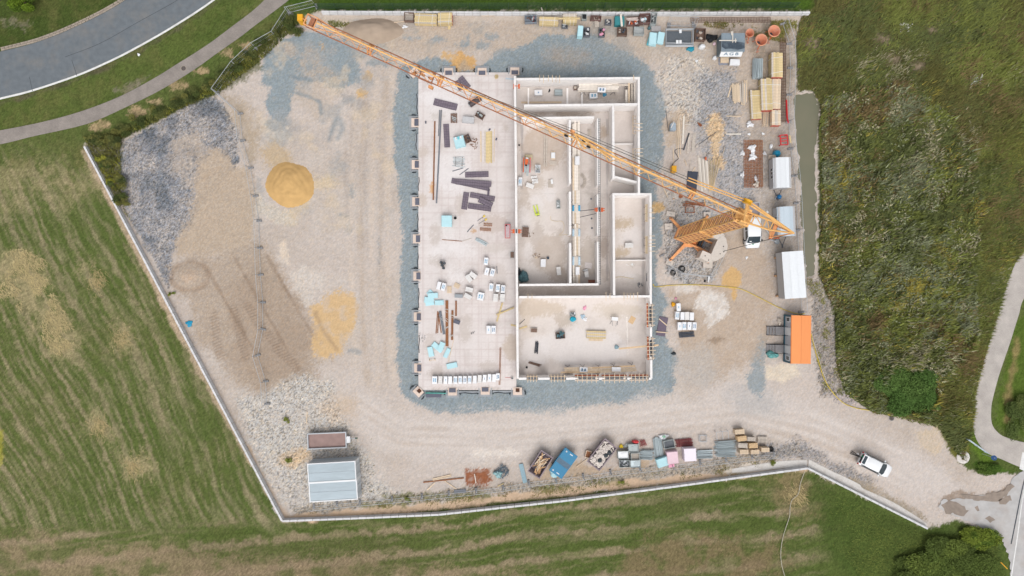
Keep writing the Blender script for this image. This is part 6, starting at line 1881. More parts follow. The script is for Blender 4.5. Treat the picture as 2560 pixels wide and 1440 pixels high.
def wooden_pallets(lab, x, y, w, h_, ang, n, m_, z0=0.0, gname=None):
 """stack of single pallets, each a thing"""
 zt = n * 0.15
 p = at(x, y, z0 + zt)
 me = None
 for i in range(n):
  e = bpy.data.objects.new('wooden_pallet', None); COL.objects.link(e)
  e.location = (p.x + random.uniform(-.015, .015), p.y + random.uniform(-.015, .015), z0 + i * 0.15)
  e.rotation_euler.z = R(-ang) + random.uniform(-.02, .02)
  tag(e, ('topmost ' if n > 1 and i == n - 1 else '') + lab, 'pallet', (gname or lab) if i < n - 1 else None)
  L_, W_ = m(w, zt), m(h_, zt)
  for q in range(5):
   beam('deck_board', m_, e, (0, -W_ / 2 + (q + 0.5) * W_ / 5, 0.118), (L_, W_ / 5 * 0.74, 0.024))
  for s in (-1, 0, 1):
   beam('bearer', m_, e, (s * (L_ / 2 - 0.06), 0, 0.0), (0.1, W_, 0.116))

def cable(name, lab, cat, pts, r, m_, z=0.03, n=8):
 P_ = catmull(pts, n)
 W_ = [Vector((*at(p.x, p.y, z).xy, z + random.uniform(0, 0.01))) for p in P_]
 o = MB().path(W_, r, 5).build(name, m_)
 return tag(o, lab, cat)
for lab, x, y, w, h_, a in (
 ('dark ribbed formwork panel, northernmost below the jib, tilted slightly', 1113.5, 261, 59, 17, 14),
 ('dark ribbed formwork panel lying north-south beside the long grey tubes', 1116.5, 339, 58, 14, 87),
 ('dark formwork panel half under the jib, lower left of two', 1148, 213, 26, 13, 62),
 ('dark formwork panel half under the jib, upper right of two', 1161, 206, 34, 14, 52),
 ('dark formwork panel alone above the long pair of panels', 1192, 436, 58, 14, -2)):
 panelgrid(lab, x, y, w, h_, a)
panelgrid('dark formwork panel underneath the long slanting pair', 1176, 461, 96, 13, 12)
panelgrid('dark formwork panel on top of the long slanting pair', 1184, 457, 88, 14, 4, z0=SLAB + 0.125)
panelgrid('short dark formwork offcut at the right end of the long pair', 1221, 481, 18, 5, 97)
panelgrid('upright dark formwork panel at the left of the panel pile', 1163, 502, 43, 14, 98)
panelgrid('dark formwork panel along the top of the panel pile', 1206, 492, 62, 13, 10)
panelgrid('dark formwork panel along the bottom of the panel pile', 1199, 518, 58, 14, 8)
panelgrid('dark formwork panel lying diagonally across the panel pile', 1214, 506, 36, 14, 25, z0=SLAB + 0.125)
for i, (x0, y0, x1, y1, w, mm, lab) in enumerate((
 (1087, 303, 1083, 500, 3.2, brown_b, 'long rusty beam on the slab west of the panels'),
 (1103, 275, 1091, 508, 3.4, greyb, 'long grey tube on the slab, right one of a close pair'),
 (1099, 275, 1096, 340, 2.2, greyb, 'shorter grey tube on the slab, left one of a close pair'),
 (1117, 751, 1117.5, 866, 7, brown_b, 'widest rust-brown beam among the steel on the lower slab'),
 (1131, 776, 1130, 850, 5, brown_b, 'rust-brown beam right of the widest one on the lower slab'),
 (1140, 752, 1140, 790, 4, brown_b, 'short rust-brown beam at the right of the lower steel'),
 (1100, 778, 1110, 836, 6, greyb, 'grey steel beam lying aslant among the rusty ones'),
 (1094, 778, 1090, 834, 2.4, brown_b, 'thin rusty bar at the far left of the lower steel'),
 (1097, 780, 1094, 833, 2.4, brown_b, 'thin rusty bar next to the far left one'),
 (1096, 785, 1103, 832, 2.6, brown_b, 'thin rusty bar touching the grey steel beam'),
 (1256, 757, 1242, 804, 4, timber_y, 'yellow timber, lower of two crossed by the spine wall'),
 (1105, 599, 1155, 603, 1.6, brown_b, 'thin brown lath lying level in the middle of the slab'),
 (1155, 603, 1178, 596, 1.2, timber_g, 'thin grey lath beside the brown one'),
 (1135, 845, 1121, 905, 1.2, timber, 'thin pale lath below the wide rusty beam'))):
 plank1(lab, x0, y0, x1, y1, w, mm, z0=SLAB, th=0.14 if w > 3 else 0.05, name='beam' if w > 2.2 else 'lath', cat='beam' if w > 2.2 else 'lath')
plank1('yellow timber, upper of two crossed by the spine wall', 1241, 787, 1285, 769, 4, timber_y, z0=SLAB + 0.145, th=0.08, name='beam', cat='beam')
for i, (x, y, a) in enumerate(((1116, 775, 10), (1117, 818, -30), (1130, 790, 20), (1106, 795, 15), (1117, 800, 40), (1129, 840, 0))):
 e = thing('plastic_strap', f'loose white plastic strapping on the lower steel beams, {ORD[i]} bit listed north to south' if False else f'white plastic strapping tangled over the lower steel, {("top of the widest beam", "middle of the widest beam", "top of the right beam", "on the grey beam", "centre of the widest beam", "foot of the right beam")[i]}', 'strapping', x, y, a, z=SLAB + 0.15)
 for q in range(3):
  bar('ribbon', strap, e, (-0.22, (q - 1) * 0.12, 0.01), (0.25, (q - 1) * 0.12 + random.uniform(-.2, .2), 0.02), 0.02)
planks('yellow timber planks lying side by side below the jib', 1220.5, 367, 80, 20, 90, 5, timber_y, SLAB, bearer=False)
plank1('single pale plank left of the yellow planks', 1202, 328, 1202.5, 405, 3.4, timber, SLAB)
plank1('thin pale plank right of the yellow planks', 1236, 322, 1235, 405, 1.8, timber, SLAB)
tubes('fan of short grey steel tubes on the slab above the panels', 1147, 404, 28, 24, 3, 9, prop_m, SLAB, layers=1, fan=0.3)
tubes('slanting bundle of grey steel props in the middle of the slab', 1204, 604, 30, 9, 26, 5, prop_m, SLAB, layers=2)
for lab, x0, y0, x1, y1 in (('dark rod below the fan of tubes', 1131, 428, 1158, 420), ('grey rod slanting below the fan of tubes', 1149, 437, 1171, 421), ('short grey rod left of the north block pallets', 1242, 665, 1243, 684), ('thin rod beside the yellow clamps', 1168, 580, 1184, 562)):
 plank1(lab, x0, y0, x1, y1, 2.0, greyb, SLAB, th=0.05, name='rod', cat='rod')
wooden_pallets('grey wooden pallet with loose steel on it near the long tubes', 1134.5, 295, 16, 24, 0, 1, wood_d, SLAB)
for q in range(3):
 plank1(f'pale steel strip on the grey pallet, {ORD[q]} from the top', 1129 + q, 291 + q * 4, 1141 - q, 296 + q * 4, 1.6, prop_m, SLAB + 0.16, th=0.03, name='strip', cat='strip')
e = boards('grey shrink-wrapped pack near the slab centre line', 1170.5, 299.5, 29, 15, 6, 3, mat('grey_foil', C(206, 206, 208), rough=0.4, var=0.06), SLAB, th=0.18, name='wrapped_pack', cat='pack', part='layer', jit=0.005)
crate('brown crate with tools, tilted, under the jib', 1200, 288, 22, 14, 30, 0.45, wood_d, 'junk', [steel_dark, wood_d, crate_m], SLAB, seed=3)
e = thing('membrane_roll', 'dark roll of roofing membrane lying aslant under the jib', 'roll', 1187.5, 253, -33, z=SLAB, ztop=0.8)
MB().tube((-0.85, 0, 0.38), (0.85, 0, 0.38), 0.36, 16).build('roll', mat('dark_membrane', C(92, 82, 84), rough=0.6, var=0.15, stripes=('X', 2.0, 0.15)), e)
MB().tube((-0.9, 0, 0.38), (-0.86, 0, 0.38), 0.24, 14).build('core', prop_m, e)
e = boards('pale cyan foam pack with white boards on top, tilted', 1148.5, 354, 25, 27, -14, 4, cyan, SLAB, th=0.18, name='foam_pack', cat='insulation', jit=0.02)
for q in range(3):
 beam('offcut', cyan2 if q == 1 else white_p, e, (-0.35 + q * 0.33, 0.45, 0.82), (0.2, 0.35, 0.1))
crate('dark scrap crate right of the cyan foam pack', 1168.5, 346, 15, 20, -25, 0.5, wood_d, 'junk', [steel_dark, wood_d], SLAB, seed=5)
def scrap(lab, x, y, rx, ry, n, mats, z0, seed, ln=(0.1, 0.4)):
 e = thing('scrap_pile', lab, 'scrap', x, y, 0, z=z0)
 rr = random.Random(seed)
 for i in range(n):
  a_, d_ = rr.uniform(0, 6.28), math.sqrt(rr.random())
  l_ = rr.uniform(*ln)
  beam('scrap_piece', mats[rr.randrange(len(mats))], e, (m(rx) * d_ * math.cos(a_), m(ry) * d_ * math.sin(a_), rr.uniform(0, 0.05)), (l_, rr.uniform(0.03, 0.09), 0.03), rz=rr.uniform(0, 3.1))
 return e

scrap('scattered brown offcuts right of the scrap crate', 1186, 359, 9, 14, 34, [wood_d, brown_b], SLAB, 1)
boards('square stack of pale cyan foam boards in the middle of the slab', 1116.5, 552, 25, 27, 0, 6, cyan, SLAB, th=0.12)
e = thing('bucket', 'black bucket right of the square cyan stack', 'bucket', 1138, 545, 0, z=SLAB, ztop=0.6)
MB().lathe([(0, 0.02), (0.14, 0), (0.18, 0.3), (0.15, 0.3), (0.13, 0.05), (0, 0.05)], n=14).build('pail', blackm, e)
MB().path([(-0.17, 0, 0.29), (0, 0.12, 0.34), (0.17, 0, 0.29)], 0.012).build('handle', steel_dark, e)
for lab, x, y, a in (('yellow formwork clamp, upper of two on the slab', 1205, 545, -35), ('yellow and grey formwork clamp, lower of two on the slab', 1209, 553, -30)):
 e = thing('formwork_clamp', lab, 'clamp', x, y, a, z=SLAB)
 bar('rod', greyb, e, (-0.7, 0, 0.05), (0.3, 0, 0.05), 0.03)
 MB().box((0.35, 0, 0.08), (0.3, 0.22, 0.14)).build('head', mat('clamp_yellow', C(224, 196, 90), rough=0.6), e)
for lab, x, y, w in (('small rebar ladder, upper of two by the red trolley', 1220, 562, 22), ('small bundle of rebar ladders, lower of two by the red trolley', 1214, 574, 28)):
 e = thing('rebar_cage', lab, 'rebar', x, y, 4, z=SLAB)
 L_ = m(w)
 for yy in (-0.14, 0.14, 0.0) if w > 25 else (-0.12, 0.12):
  bar('bar', rebarm, e, (-L_ / 2, yy, 0.06), (L_ / 2, yy, 0.06), 0.022)
 for i in range(9):
  bar('stirrup', rebarm, e, (-L_ / 2 + 0.08 + i * (L_ - 0.16) / 8, -0.22, 0.1), (-L_ / 2 + 0.08 + i * (L_ - 0.16) / 8, 0.22, 0.1), 0.02)
e = thing('red_trolley', 'faded red metal trolley beside the spine wall', 'trolley', 1269, 578, 0, z=SLAB, ztop=0.9)
for s in (-1, 1):
 beam('side_rail', pinkred, e, (s * 0.3, 0, 0.5), (0.09, 1.8, 0.12))
 beam('end_rail', pinkred, e, (0, s * 0.86, 0.502), (0.52, 0.09, 0.12))
 for t in (-1, 1):
  beam('leg', pinkred, e, (s * 0.28, t * 0.8, 0), (0.06, 0.06, 0.5))
beam('tray', mat('pale_tray', C(206, 186, 190), rough=0.6), e, (0, 0.1, 0.5), (0.5, 1.5, 0.05))
beam('battery', blackm, e, (-0.16, 0.72, 0.56), (0.2, 0.16, 0.14))
for i, (x, y) in enumerate(((1102, 656), (1110, 658), (1104.5, 663), (1108, 670))):
 e = thing('felt_roll', f'black standing roll of felt on the slab, {("upper left", "upper right", "middle", "lowest")[i]} of four', 'roll', x, y, 0, z=SLAB, ztop=1.0)
 MB().lathe([(0.0, 0.0), (0.165, 0.0), (0.165, 0.75), (0.06, 0.75), (0.06, 0.70), (0, 0.70)], n=14).build('roll', mat('felt', C(66, 72, 78), rough=0.7), e)
 MB().lathe([(0.05, 0.751), (0.09, 0.751), (0.09, 0.756), (0.05, 0.756)], n=10).build('core_ring', greyb, e)
e = thing('mesh_trolley', 'small grey wire cage beside the spine wall', 'cage', 1280.5, 637, 0, z=SLAB, ztop=0.8)
for s in (-1, 1):
 for t in (-1, 1):
  bar('post', crate_m, e, (s * 0.24, t * 0.4, 0), (s * 0.24, t * 0.4, 0.6), 0.025)
 bar('rail', crate_m, e, (s * 0.24, -0.4, 0.6), (s * 0.24, 0.4, 0.6), 0.025)
 bar('rail', crate_m, e, (-0.24, s * 0.4, 0.6), (0.24, s * 0.4, 0.6), 0.025)
beam('floor', wood_d, e, (0, 0, 0.1), (0.46, 0.8, 0.04))
for lab, x, y, w, h_, a, pr in (
 ('block pallet with blue print standing alone, northernmost on the slab', 1215, 653, 11, 18.5, 6, 1),
 ('block pallet with thin blue print, left of a slanting pair', 1217, 678.5, 10.5, 19, 15, 2),
 ('block pallet with blue print, right of a slanting pair', 1231, 681, 11, 19, 14, 1),
 ('block pallet with blue print, left end of the row of three', 1228, 718, 10.5, 19.5, 6, 1),
 ('block pallet with blue print, middle of the row of three', 1244.5, 720, 10.5, 19.5, 6, 1),
 ('block pallet with smeared blue print, right end of the row of three', 1257.5, 722.5, 11, 20, 5, 1),
 ('plain white block pallet below the row of three, left one', 1239, 744.5, 11.5, 19.5, 4, 0),
 ('plain white block pallet below the row of three, right one', 1256, 744.5, 11.5, 19.5, 4, 0),
 ('plain white block pallet pair turned diagonally, upper right one', 1182.5, 688, 11.5, 19, -53, 0),
 ('plain white block pallet pair turned diagonally, lower left one', 1172, 696, 11, 19, -38, 0),
 ('plain white block pallet lying crosswise, upper of two', 1173, 724, 18.5, 11, 13, 0),
 ('plain white block pallet lying crosswise, lower of two', 1169.5, 741, 19, 10.5, 28, 0),
 ('half-opened block pallet in crumpled blue printed foil', 1201.5, 741, 17, 20, 10, 1),
 ('plain white block pallet beside a printed one near the cyan boards', 1097, 714, 9.5, 20, 14, 3),
 ('printed block pallet beside a plain one near the cyan boards', 1108.5, 717, 10.5, 19.5, 14, 1),
 ('block pallet with thin print, left of the pair on the lower slab', 1221.5, 824.5, 11, 20.5, 0, 2),
 ('block pallet with big blue print, right of the pair on the lower slab', 1233.7, 824.5, 11.5, 20.5, 0, 1)):
 pack(lab, x, y, w, h_, a, pr=pr)
for i, (x, y, pr) in enumerate(((1086.5, 950.5, 1), (1100.8, 950.5, 0), (1113.8, 950.5, 2), (1125.3, 950.5, 3), (1138.3, 950.5, 1), (1150.5, 950, 1), (1162, 950, 1), (1174, 949.5, 1), (1187, 949, 3), (1199.2, 947.5, 0), (1211.4, 946.5, 2), (1223.7, 945, 2), (1235.2, 945.5, 3), (1244.5, 942, 1))):
 pack(f'wrapped block pallet in the long row at the south edge, {ORD[i]} from the left', x, y, 9.6 if i else 13, 19.5 if i < 13 else 18, 1 if i < 10 else 3, pr=pr)
wooden_pallets('empty pink-brown pallet right of the printed pallets by the cyan boards', 1123, 724, 17, 11, 90, 1, timber, SLAB)
wooden_pallets('broken pale pallet near the plain crosswise blocks', 1142, 714, 14, 12, 30, 1, timber, SLAB)
boards('narrow grey bundle of slabs below the broken pallet', 1146.5, 740, 20, 9, 2, 2, foam, SLAB, th=0.15, name='slab_bundle', cat='bundle')
for lab, x, y, w, h_, a, n, z in (
 ('cyan foam board at the bottom of the loose pile, pointing up', 1077, 734, 18, 14, 45, 1, 0), ('cyan foam board low in the loose pile, at its foot', 1074, 757, 22, 14, -8, 1, 0),
 ('top left cyan foam board of the loose pile', 1073, 750, 24, 14, 6, 2, 0.10), ('top right cyan foam board of the loose pile', 1082, 739, 25, 13, -3, 2, 0.12), ('cyan foam board at the right of the loose pile', 1098, 757, 22, 12, -2, 2, 0.0),
 ('cyan foam board upright at the left of the lower group', 1076.5, 879.5, 13, 25, -12, 2, 0), ('long cyan foam board slanting in the lower group', 1093.5, 868, 30, 13, 40, 2, 0.0), ('cyan foam board across the slanting one in the lower group', 1103.5, 867, 13, 24, 22, 1, 0.25),
 ('narrow cyan foam board at the right of the lower group', 1117.5, 883, 10, 25, 25, 2, 0), ('cyan foam board lying alone above the long pallet row', 1129.5, 914, 26, 13, -12, 2, 0)):
 boards(lab, x, y, w, h_, a, n, cyan, SLAB + z, th=0.10)
boards('grey block beside the rust-brown beams', 1142, 805, 15, 9, 20, 2, coverm, SLAB, th=0.18, name='grey_block', cat='block', jit=0)
boards('turquoise offcut between the loose cyan boards', 1080, 745, 10, 4, 10, 1, cyan2, SLAB + 0.11, th=0.1)
e = thing('rebar_strip', 'long narrow brown rebar strip at the lower right of the slab', 'rebar', 1250, 915, 91.5, z=SLAB)
bar('bar', rebarm, e, (-2.4, -0.07, 0.04), (2.4, -0.07, 0.04), 0.02); bar('bar', rebarm, e, (-2.4, 0.07, 0.04), (2.4, 0.07, 0.04), 0.02)
for i in range(34):
 bar('rung', rebarm, e, (-2.35 + i * 0.142, -0.12, 0.07), (-2.35 + i * 0.142, 0.12, 0.07), 0.018)
e = thing('trestle', 'small orange-brown wooden trestle below the cyan boards', 'trestle', 1080.5, 900, -8, z=SLAB, ztop=0.5)
for s in (-1, 1):
 bar('leg', timber, e, (s * 0.35, -0.2, 0), (s * 0.32, 0, 0.35), 0.03); bar('leg', timber, e, (s * 0.35, 0.2, 0), (s * 0.32, 0, 0.35), 0.03)
bar('top_bar', timber, e, (-0.42, 0, 0.36), (0.42, 0, 0.36), 0.04)
e = thing('bucket', 'grey bucket with a red hose near the south end of the spine wall', 'bucket', 1280.5, 945.5, 0, z=SLAB, ztop=0.6)
MB().lathe([(0, 0.02), (0.12, 0), (0.16, 0.28), (0.13, 0.28), (0.11, 0.05), (0, 0.05)], n=14).build('pail', crate_m, e)
MB().path([(-0.9, 0.05, 0.02), (-0.3, 0.02, 0.03), (0.0, 0, 0.25)], 0.02).build('hose', redp, e)
plank1('pale blue board at the north end of the spine wall', 1264, 196, 1286, 198, 4, roof_l, SLAB, name='board', cat='board')
scrap('few dark crumbs of brick at the lower left of the slab', 1056, 840, 8, 14, 16, [steel_dark, greyb], SLAB, 2, (0.06, 0.14))
scrap('few dark crumbs right of the wide stain on the lower slab', 1184, 832, 9, 3, 6, [steel_dark], SLAB, 4, (0.1, 0.2))
for i, (x, y) in enumerate(((1065, 307), (1241, 349), (1224, 325))):
 e = thing('cover_cap', f'small dark square cap on the slab, {("near the west edge", "right of the yellow planks", "at the head of the yellow planks")[i]}', 'cap', x, y, 20 * i, z=SLAB)
 beam('cap', coverm, e, (0, 0, 0), (0.18, 0.32, 0.08)); beam('knob', steel_dark, e, (0, 0, 0.08), (0.06, 0.06, 0.03))
e = thing('clamp_rack', 'small heap of sand-coloured rings on the slab below the jib', 'rings', 1241.5, 193, 0, z=SLAB)
MB().lathe([(0.2, 0.02), (0.26, 0.02), (0.26, 0.1), (0.2, 0.1)], n=14).build('coil', timber_y, e); MB().lathe([(0.1, 0.02), (0.16, 0.02), (0.16, 0.12), (0.1, 0.12)], n=12).build('coil', timber_y, e)
def platform(lab, planks_, z, trestles, mts):
 """working platform: planks on folding trestles (planks: picture segments at height z)"""
 a0 = at(planks_[0][0], planks_[0][1], z)
 e = thing('work_platform', lab, 'platform', planks_[0][0], planks_[0][1], 0, z=ROOM, ztop=z)
 for i, (x0, y0, x1, y1, w) in enumerate(planks_):
  a, b = at(x0, y0, z) - a0, at(x1, y1, z) - a0
  d = b - a
  beam('plank', mts[i % len(mts)], e, ((a.x + b.x) / 2, (a.y + b.y) / 2, z - ROOM - 0.05 + 0.004 * (i % 2)), (d.length, m(w, z), 0.05), rz=math.atan2(d.y, d.x))
 for (x, y, ang) in trestles:
  p = at(x, y, z) - a0
  t = MB()
  c_, s_ = math.cos(R(-ang)), math.sin(R(-ang))
  for q in (-0.45, 0.45):
   for w_ in (-0.3, 0.3):
    t.tube((p.x + c_ * q * 1.25 - s_ * w_, p.y + s_ * q * 1.25 + c_ * w_, 0), (p.x + c_ * q, p.y + s_ * q, z - ROOM - 0.055), 0.025, 5)
  t.tube((p.x - c_ * 0.5, p.y - s_ * 0.5, z - ROOM - 0.075), (p.x + c_ * 0.5, p.y + s_ * 0.5, z - ROOM - 0.075), 0.03, 5)
  t.build('trestle', steel_dark, e)
 return e

tl_ = mat('bright_plank', C(249, 240, 229), rough=0.85, var=0.08, scale=5, stripes=('X', 3.0, 0.05, 2.0), objvar=0.08)
platform('plank working platform along the north wall of the top room', [(1447, 212, 1546, 211, 5), (1530, 212.5, 1570, 212.5, 5), (1447, 217.5, 1548, 217, 5), (1445, 223.5, 1545, 222, 5), (1445, 228.5, 1546, 227.5, 4)], 1.5, [(1460, 220, 90), (1500, 220, 90), (1535, 220, 90)], [tl_, timber_g, tl_])
platform('plank working platform along the east wall of the top room', [(1566, 224, 1566, 257, 5), (1572.5, 208, 1572.5, 257, 5), (1580, 206, 1580, 257, 5.5), (1587.5, 206, 1587.5, 257, 6)], 1.5, [(1577, 215, 0), (1577, 250, 0)], [tl_, timber, timber_g])
pl_ = []
for (y0, y1) in ((306, 395), (396, 476), (477, 560), (561, 640), (641, 708)):
 for k_ in range(4):
  pl_.append((1432.5 + k_ * 4.7 + y0 * 0.002, y0 + random.uniform(-4, 4), 1432.5 + k_ * 4.7 + y1 * 0.002, y1, 4.3))
platform('long plank working platform running north-south beside the inner wall', pl_, 1.6, [(1440, y, 0) for y in (320, 380, 440, 500, 560, 620, 690)], [tl_, tl_, timber_g, tl_, timber])
platform('orange-toned plank platform along the south wall', [(1410, 921, 1480, 920, 4.5), (1480, 920, 1588, 915, 4.5), (1412, 926, 1500, 925, 4.5), (1500, 925, 1590, 921, 4.5), (1402, 931, 1500, 930, 4.5), (1500, 930, 1592, 926, 4.5)], 1.5, [(1420, 926, 90), (1458, 925, 90), (1497, 924, 90), (1535, 922, 90), (1580, 920, 90)], [timber, mat('orange_plank', C(236, 206, 170), rough=0.85, var=0.1, scale=5, objvar=0.08), timber])
ZP = 1.62
pack('white pack with blue print on the plank platform of the top room', 1504.5, 224, 20, 12, 4, 0.5, 1.51, 1, 'packs in the rooms')
pack('block pallet with blue print below the platform of the top room', 1484, 238.5, 20, 14, -2, 0.7, ROOM, 1, 'packs in the rooms')
pack('block pallet with thin print at the west end of the top room', 1346, 231, 20, 13.5, -3, 0.7, ROOM, 2, 'packs in the rooms')
lump('plastic_bag', 'crumpled blue and white bag beside the platform of the top room', 'bag', 1512, 235, 5, 5, 0.4, print_b, ROOM, 3)
crate('grey barred crate in the middle of the top room', 1396.5, 230.5, 20, 15, 0, 0.55, crate_m, 'bars', prop_m, ROOM)
plank1('long beige plank on the floor of the top room', 1303, 256, 1404, 255.5, 4.5, timber, ROOM, th=0.08)
planks('yellow battens stacked along the north wall of the top room', 1362, 209.5, 82, 4.5, 0, 2, timber_y, ROOM, layers=3, th=0.08)
lump('dark_hose', 'short piece of dark hose in the top room', 'hose', 1373.5, 226, 2, 5, 0.1, blackm, ROOM, 4, 15)
crate('small brown box at the head of the top room platform', 1438.5, 218.5, 8, 9, 0, 0.6, wood_d, 'flat', timber_g, ROOM)
crate('shallow yellow plywood box in the large west room', 1322, 393, 19, 13, 1, 0.35, mat('ply_yellow', C(206, 192, 160), rough=0.8, var=0.06), 'flat', mat('ply_yellow', C(206, 192, 160)), ROOM, slats=False)
sw = thing('block_saw', 'orange block-cutting saw standing in the large west room', 'saw', 1317, 412, 2, z=ROOM, ztop=1.0)
for s in (-1, 1):
 beam('side_frame', red_o if s < 0 else pinkred, sw, (s * 0.42, 0, 0.55), (0.12, 1.9, 0.14))
 for t in (-1, 1):
  bar('leg', red_o, sw, (s * 0.42, t * 0.8, 0), (s * 0.42, t * 0.8, 0.6), 0.04)
beam('water_tray', prop_m, sw, (0, -0.45, 0.5), (0.72, 1.0, 0.1))
beam('motor_housing', red_o, sw, (-0.05, 0.35, 0.7), (0.4, 0.7, 0.35))
beam('motor', blackm, sw, (-0.05, -0.05, 0.75), (0.35, 0.2, 0.25))
beam('cutting_table', crate_m, sw, (0.12, -0.75, 0.68), (0.28, 1.3, 0.06))
MB().lathe([(0, -0.02), (0.3, -0.02), (0.3, 0.02), (0, 0.02)], c=(0.1, -0.1, 0.95), axis=(1, 0, 0), n=16).build('blade', galv, sw)
lump('water_bucket', 'white bucket on the block saw', 'bucket', 1317.5, 396, 4, 4, 0.3, white_p, ROOM + 0.7, 8, rough=0.05)
wooden_pallets('small orange-brown pallet with white boards in the west room', 1383, 388, 20, 10, 90, 1, timber, ROOM)
boards('white boards on the small pallet in the west room', 1383, 388, 10, 14, 0, 2, white_p, ROOM + 0.15, th=0.08, name='white_boards', cat='boards')
planks('short bundle of battens below the small pallet in the west room', 1383, 407, 17, 9, 0, 4, timber_g, ROOM, layers=2, bearer=False)
planks('two long worn planks side by side in the west room', 1364, 369, 98, 10, 91, 2, timber_g, ROOM, th=0.07, gap=0.08)
crate('low white box with odds and ends right of the saw', 1344.5, 422, 13, 20, 2, 0.4, white_p, 'junk', [timber_g, crate_m, foam], ROOM, slats=False, seed=7)
for i, (x, y) in enumerate(((1331, 443), (1339, 442), (1333, 450), (1341, 449.5), (1334, 456.5), (1342, 455))):
 e = thing('wall_block', f'loose white wall block right of the saw, {("top left", "top right", "middle left", "middle right", "bottom left", "bottom right")[i]} of six', 'block', x, y, -12 + 8 * (i % 3), z=ROOM, ztop=0.45)
 beam('block', blockm, e, (0, 0, 0), (0.38, 0.28, 0.24)); beam('grip_hole', foam, e, (0, 0, 0.24), (0.12, 0.05, 0.003))
pack('white block pallet below the saw, turned slightly', 1325, 464, 20, 11, 20, 0.45, ROOM, 0, 'packs in the rooms')
pack('printed pack against the spine wall in the west room', 1300.5, 453.5, 10, 21, 3, 0.6, ROOM, 1, 'packs in the rooms')
wooden_pallets('faded grey pallet with a white board in the west room', 1377, 459, 20, 13, 90, 1, timber_g, ROOM)
boards('white board on the faded grey pallet', 1380, 454, 5, 11, -8, 2, white_p, ROOM + 0.15, th=0.06, name='white_boards', cat='boards')
jk = thing('pallet_truck', 'bright yellow-green hand pallet truck in the west room', 'pallet truck', 1341, 527, -14, z=ROOM, ztop=0.3)
lime_g = mat('lime_paint', C(216, 232, 90), rough=0.45, var=0.05)
for s in (-1, 1):
 beam('fork', lime_g, jk, (s * 0.2, 0.15, 0.08), (0.17, 1.15, 0.09))
 MB().lathe([(0, -0.05), (0.07, -0.05), (0.07, 0.05), (0, 0.05)], c=(s * 0.2, 0.65, 0.07), axis=(1, 0, 0), n=10).build('roller', blackm, jk)
beam('yoke', lime_g, jk, (0, -0.5, 0.1), (0.55, 0.25, 0.3))
bar('drawbar', blackm, jk, (0, -0.6, 0.3), (0, -0.75, 1.1), 0.025)
bar('handle', blackm, jk, (-0.2, -0.76, 1.1), (0.2, -0.76, 1.1), 0.03)
crate('small grey bin in the west room by the doorway', 1396, 511, 9, 20, -2, 0.45, crate_m, 'junk', [crate_m, white_p], ROOM, slats=False, seed=9)
wooden_pallets('grey-brown pallet stacked beside the spine wall clamp', 1313.5, 580, 24, 16, 94, 3, wood_d, ROOM)
scrap('grey-brown scraps around the pallet stack by the spine wall', 1322, 585, 14, 10, 12, [wood_d, timber_g], ROOM, 11)
scrap('heap of small wood scraps in the west room', 1341, 639, 11, 6, 36, [timber_g, wood_d, timber], ROOM, 12, (0.08, 0.3))
pack('white pack near the small scrap heap in the west room', 1358, 657.5, 13, 20, 2, 0.5, ROOM, 3, 'packs in the rooms')
pack('pale block pallet at the lower right of the west room', 1397, 677.5, 10.5, 21, -6, 0.5, ROOM, 0, 'packs in the rooms')
e = thing('bucket', 'blue-grey bucket near the white pack in the west room', 'bucket', 1370, 645, 0, z=ROOM, ztop=0.5)
MB().lathe([(0, 0.02), (0.13, 0), (0.17, 0.3), (0.14, 0.3), (0.12, 0.05), (0, 0.05)], n=14).build('pail', mat('slate_blue', C(76, 96, 116), rough=0.5), e)
MB().path([(-0.16, 0, 0.29), (0, 0.12, 0.34), (0.16, 0, 0.29)], 0.012).build('handle', steel_dark, e)
tarp = mat('petrol_tarpaulin', C(92, 128, 136), rough=0.5, var=0.12, scale=3)
lump('tarpaulin', 'crumpled petrol-blue tarpaulin over a stack in the corner of the west room', 'tarpaulin', 1309, 692, 13, 15, 0.9, tarp, ROOM, 12, 5, 0.22)
lump('dark_sack', 'dark sack beside the tarpaulin at the spine wall', 'sack', 1299, 684, 4, 14, 0.5, membrane, ROOM, 13)
pack('white foil shroud over a pack on the long platform', 1443.5, 401, 11, 21, 0, 0.5, ZP, 3, 'packs in the rooms')
for i, y in enumerate((520, 581, 652)):
 e = thing('plank_pack', f'blue-wrapped bundle of battens on the long platform, {ORD[i]} from the north', 'bundle', 1441, y, 0, z=ZP, ztop=ZP + 0.2)
 for s in (-1, 1):
  lb = MB().box((s * 0.38, 0, 0.1), (0.28, 0.75 + 0.2 * i, 0.2), taper=0.8).build('blue_foil', print_b if i == 0 else mat('pale_blue_foil', C(196, 220, 236), rough=0.4, var=0.15), e)
 for q in range(4):
  beam('batten', tl_, e, (-0.2 + q * 0.13, 0, 0.02), (0.09, 1.1, 0.08))
pack('white pack near the south end of the long platform', 1444, 677, 10, 20, 0, 0.4, ZP, 3, 'packs in the rooms')
wooden_pallets('small yellow-grey pallet near the jib strut in the corridor room', 1474, 331, 16, 9, 90, 1, timber_g, ROOM)
e = thing('arched_rack', 'curved grey rack in the corridor room', 'rack', 1457, 454, 0, z=ROOM)
for i in range(12):
 a_ = R(-60 + i * 11)
 beam('slat', timber_g, e, (-0.6 + 0.85 * math.cos(a_), 0.95 * math.sin(a_), 0.05), (0.42, 0.09, 0.1), rz=a_)
crate('stack of red bricks at the south wall of the corridor room', 1480, 703.5, 18, 8, 0, 0.3, mat('brick_red', C(178, 120, 100), rough=0.9, var=0.1), 'bars', mat('brick_red', C(178, 120, 100)), ROOM)
pack('white bin on a pallet in the corridor room', 1466.5, 686, 10, 15, -4, 0.7, ROOM, 0, 'packs in the rooms')
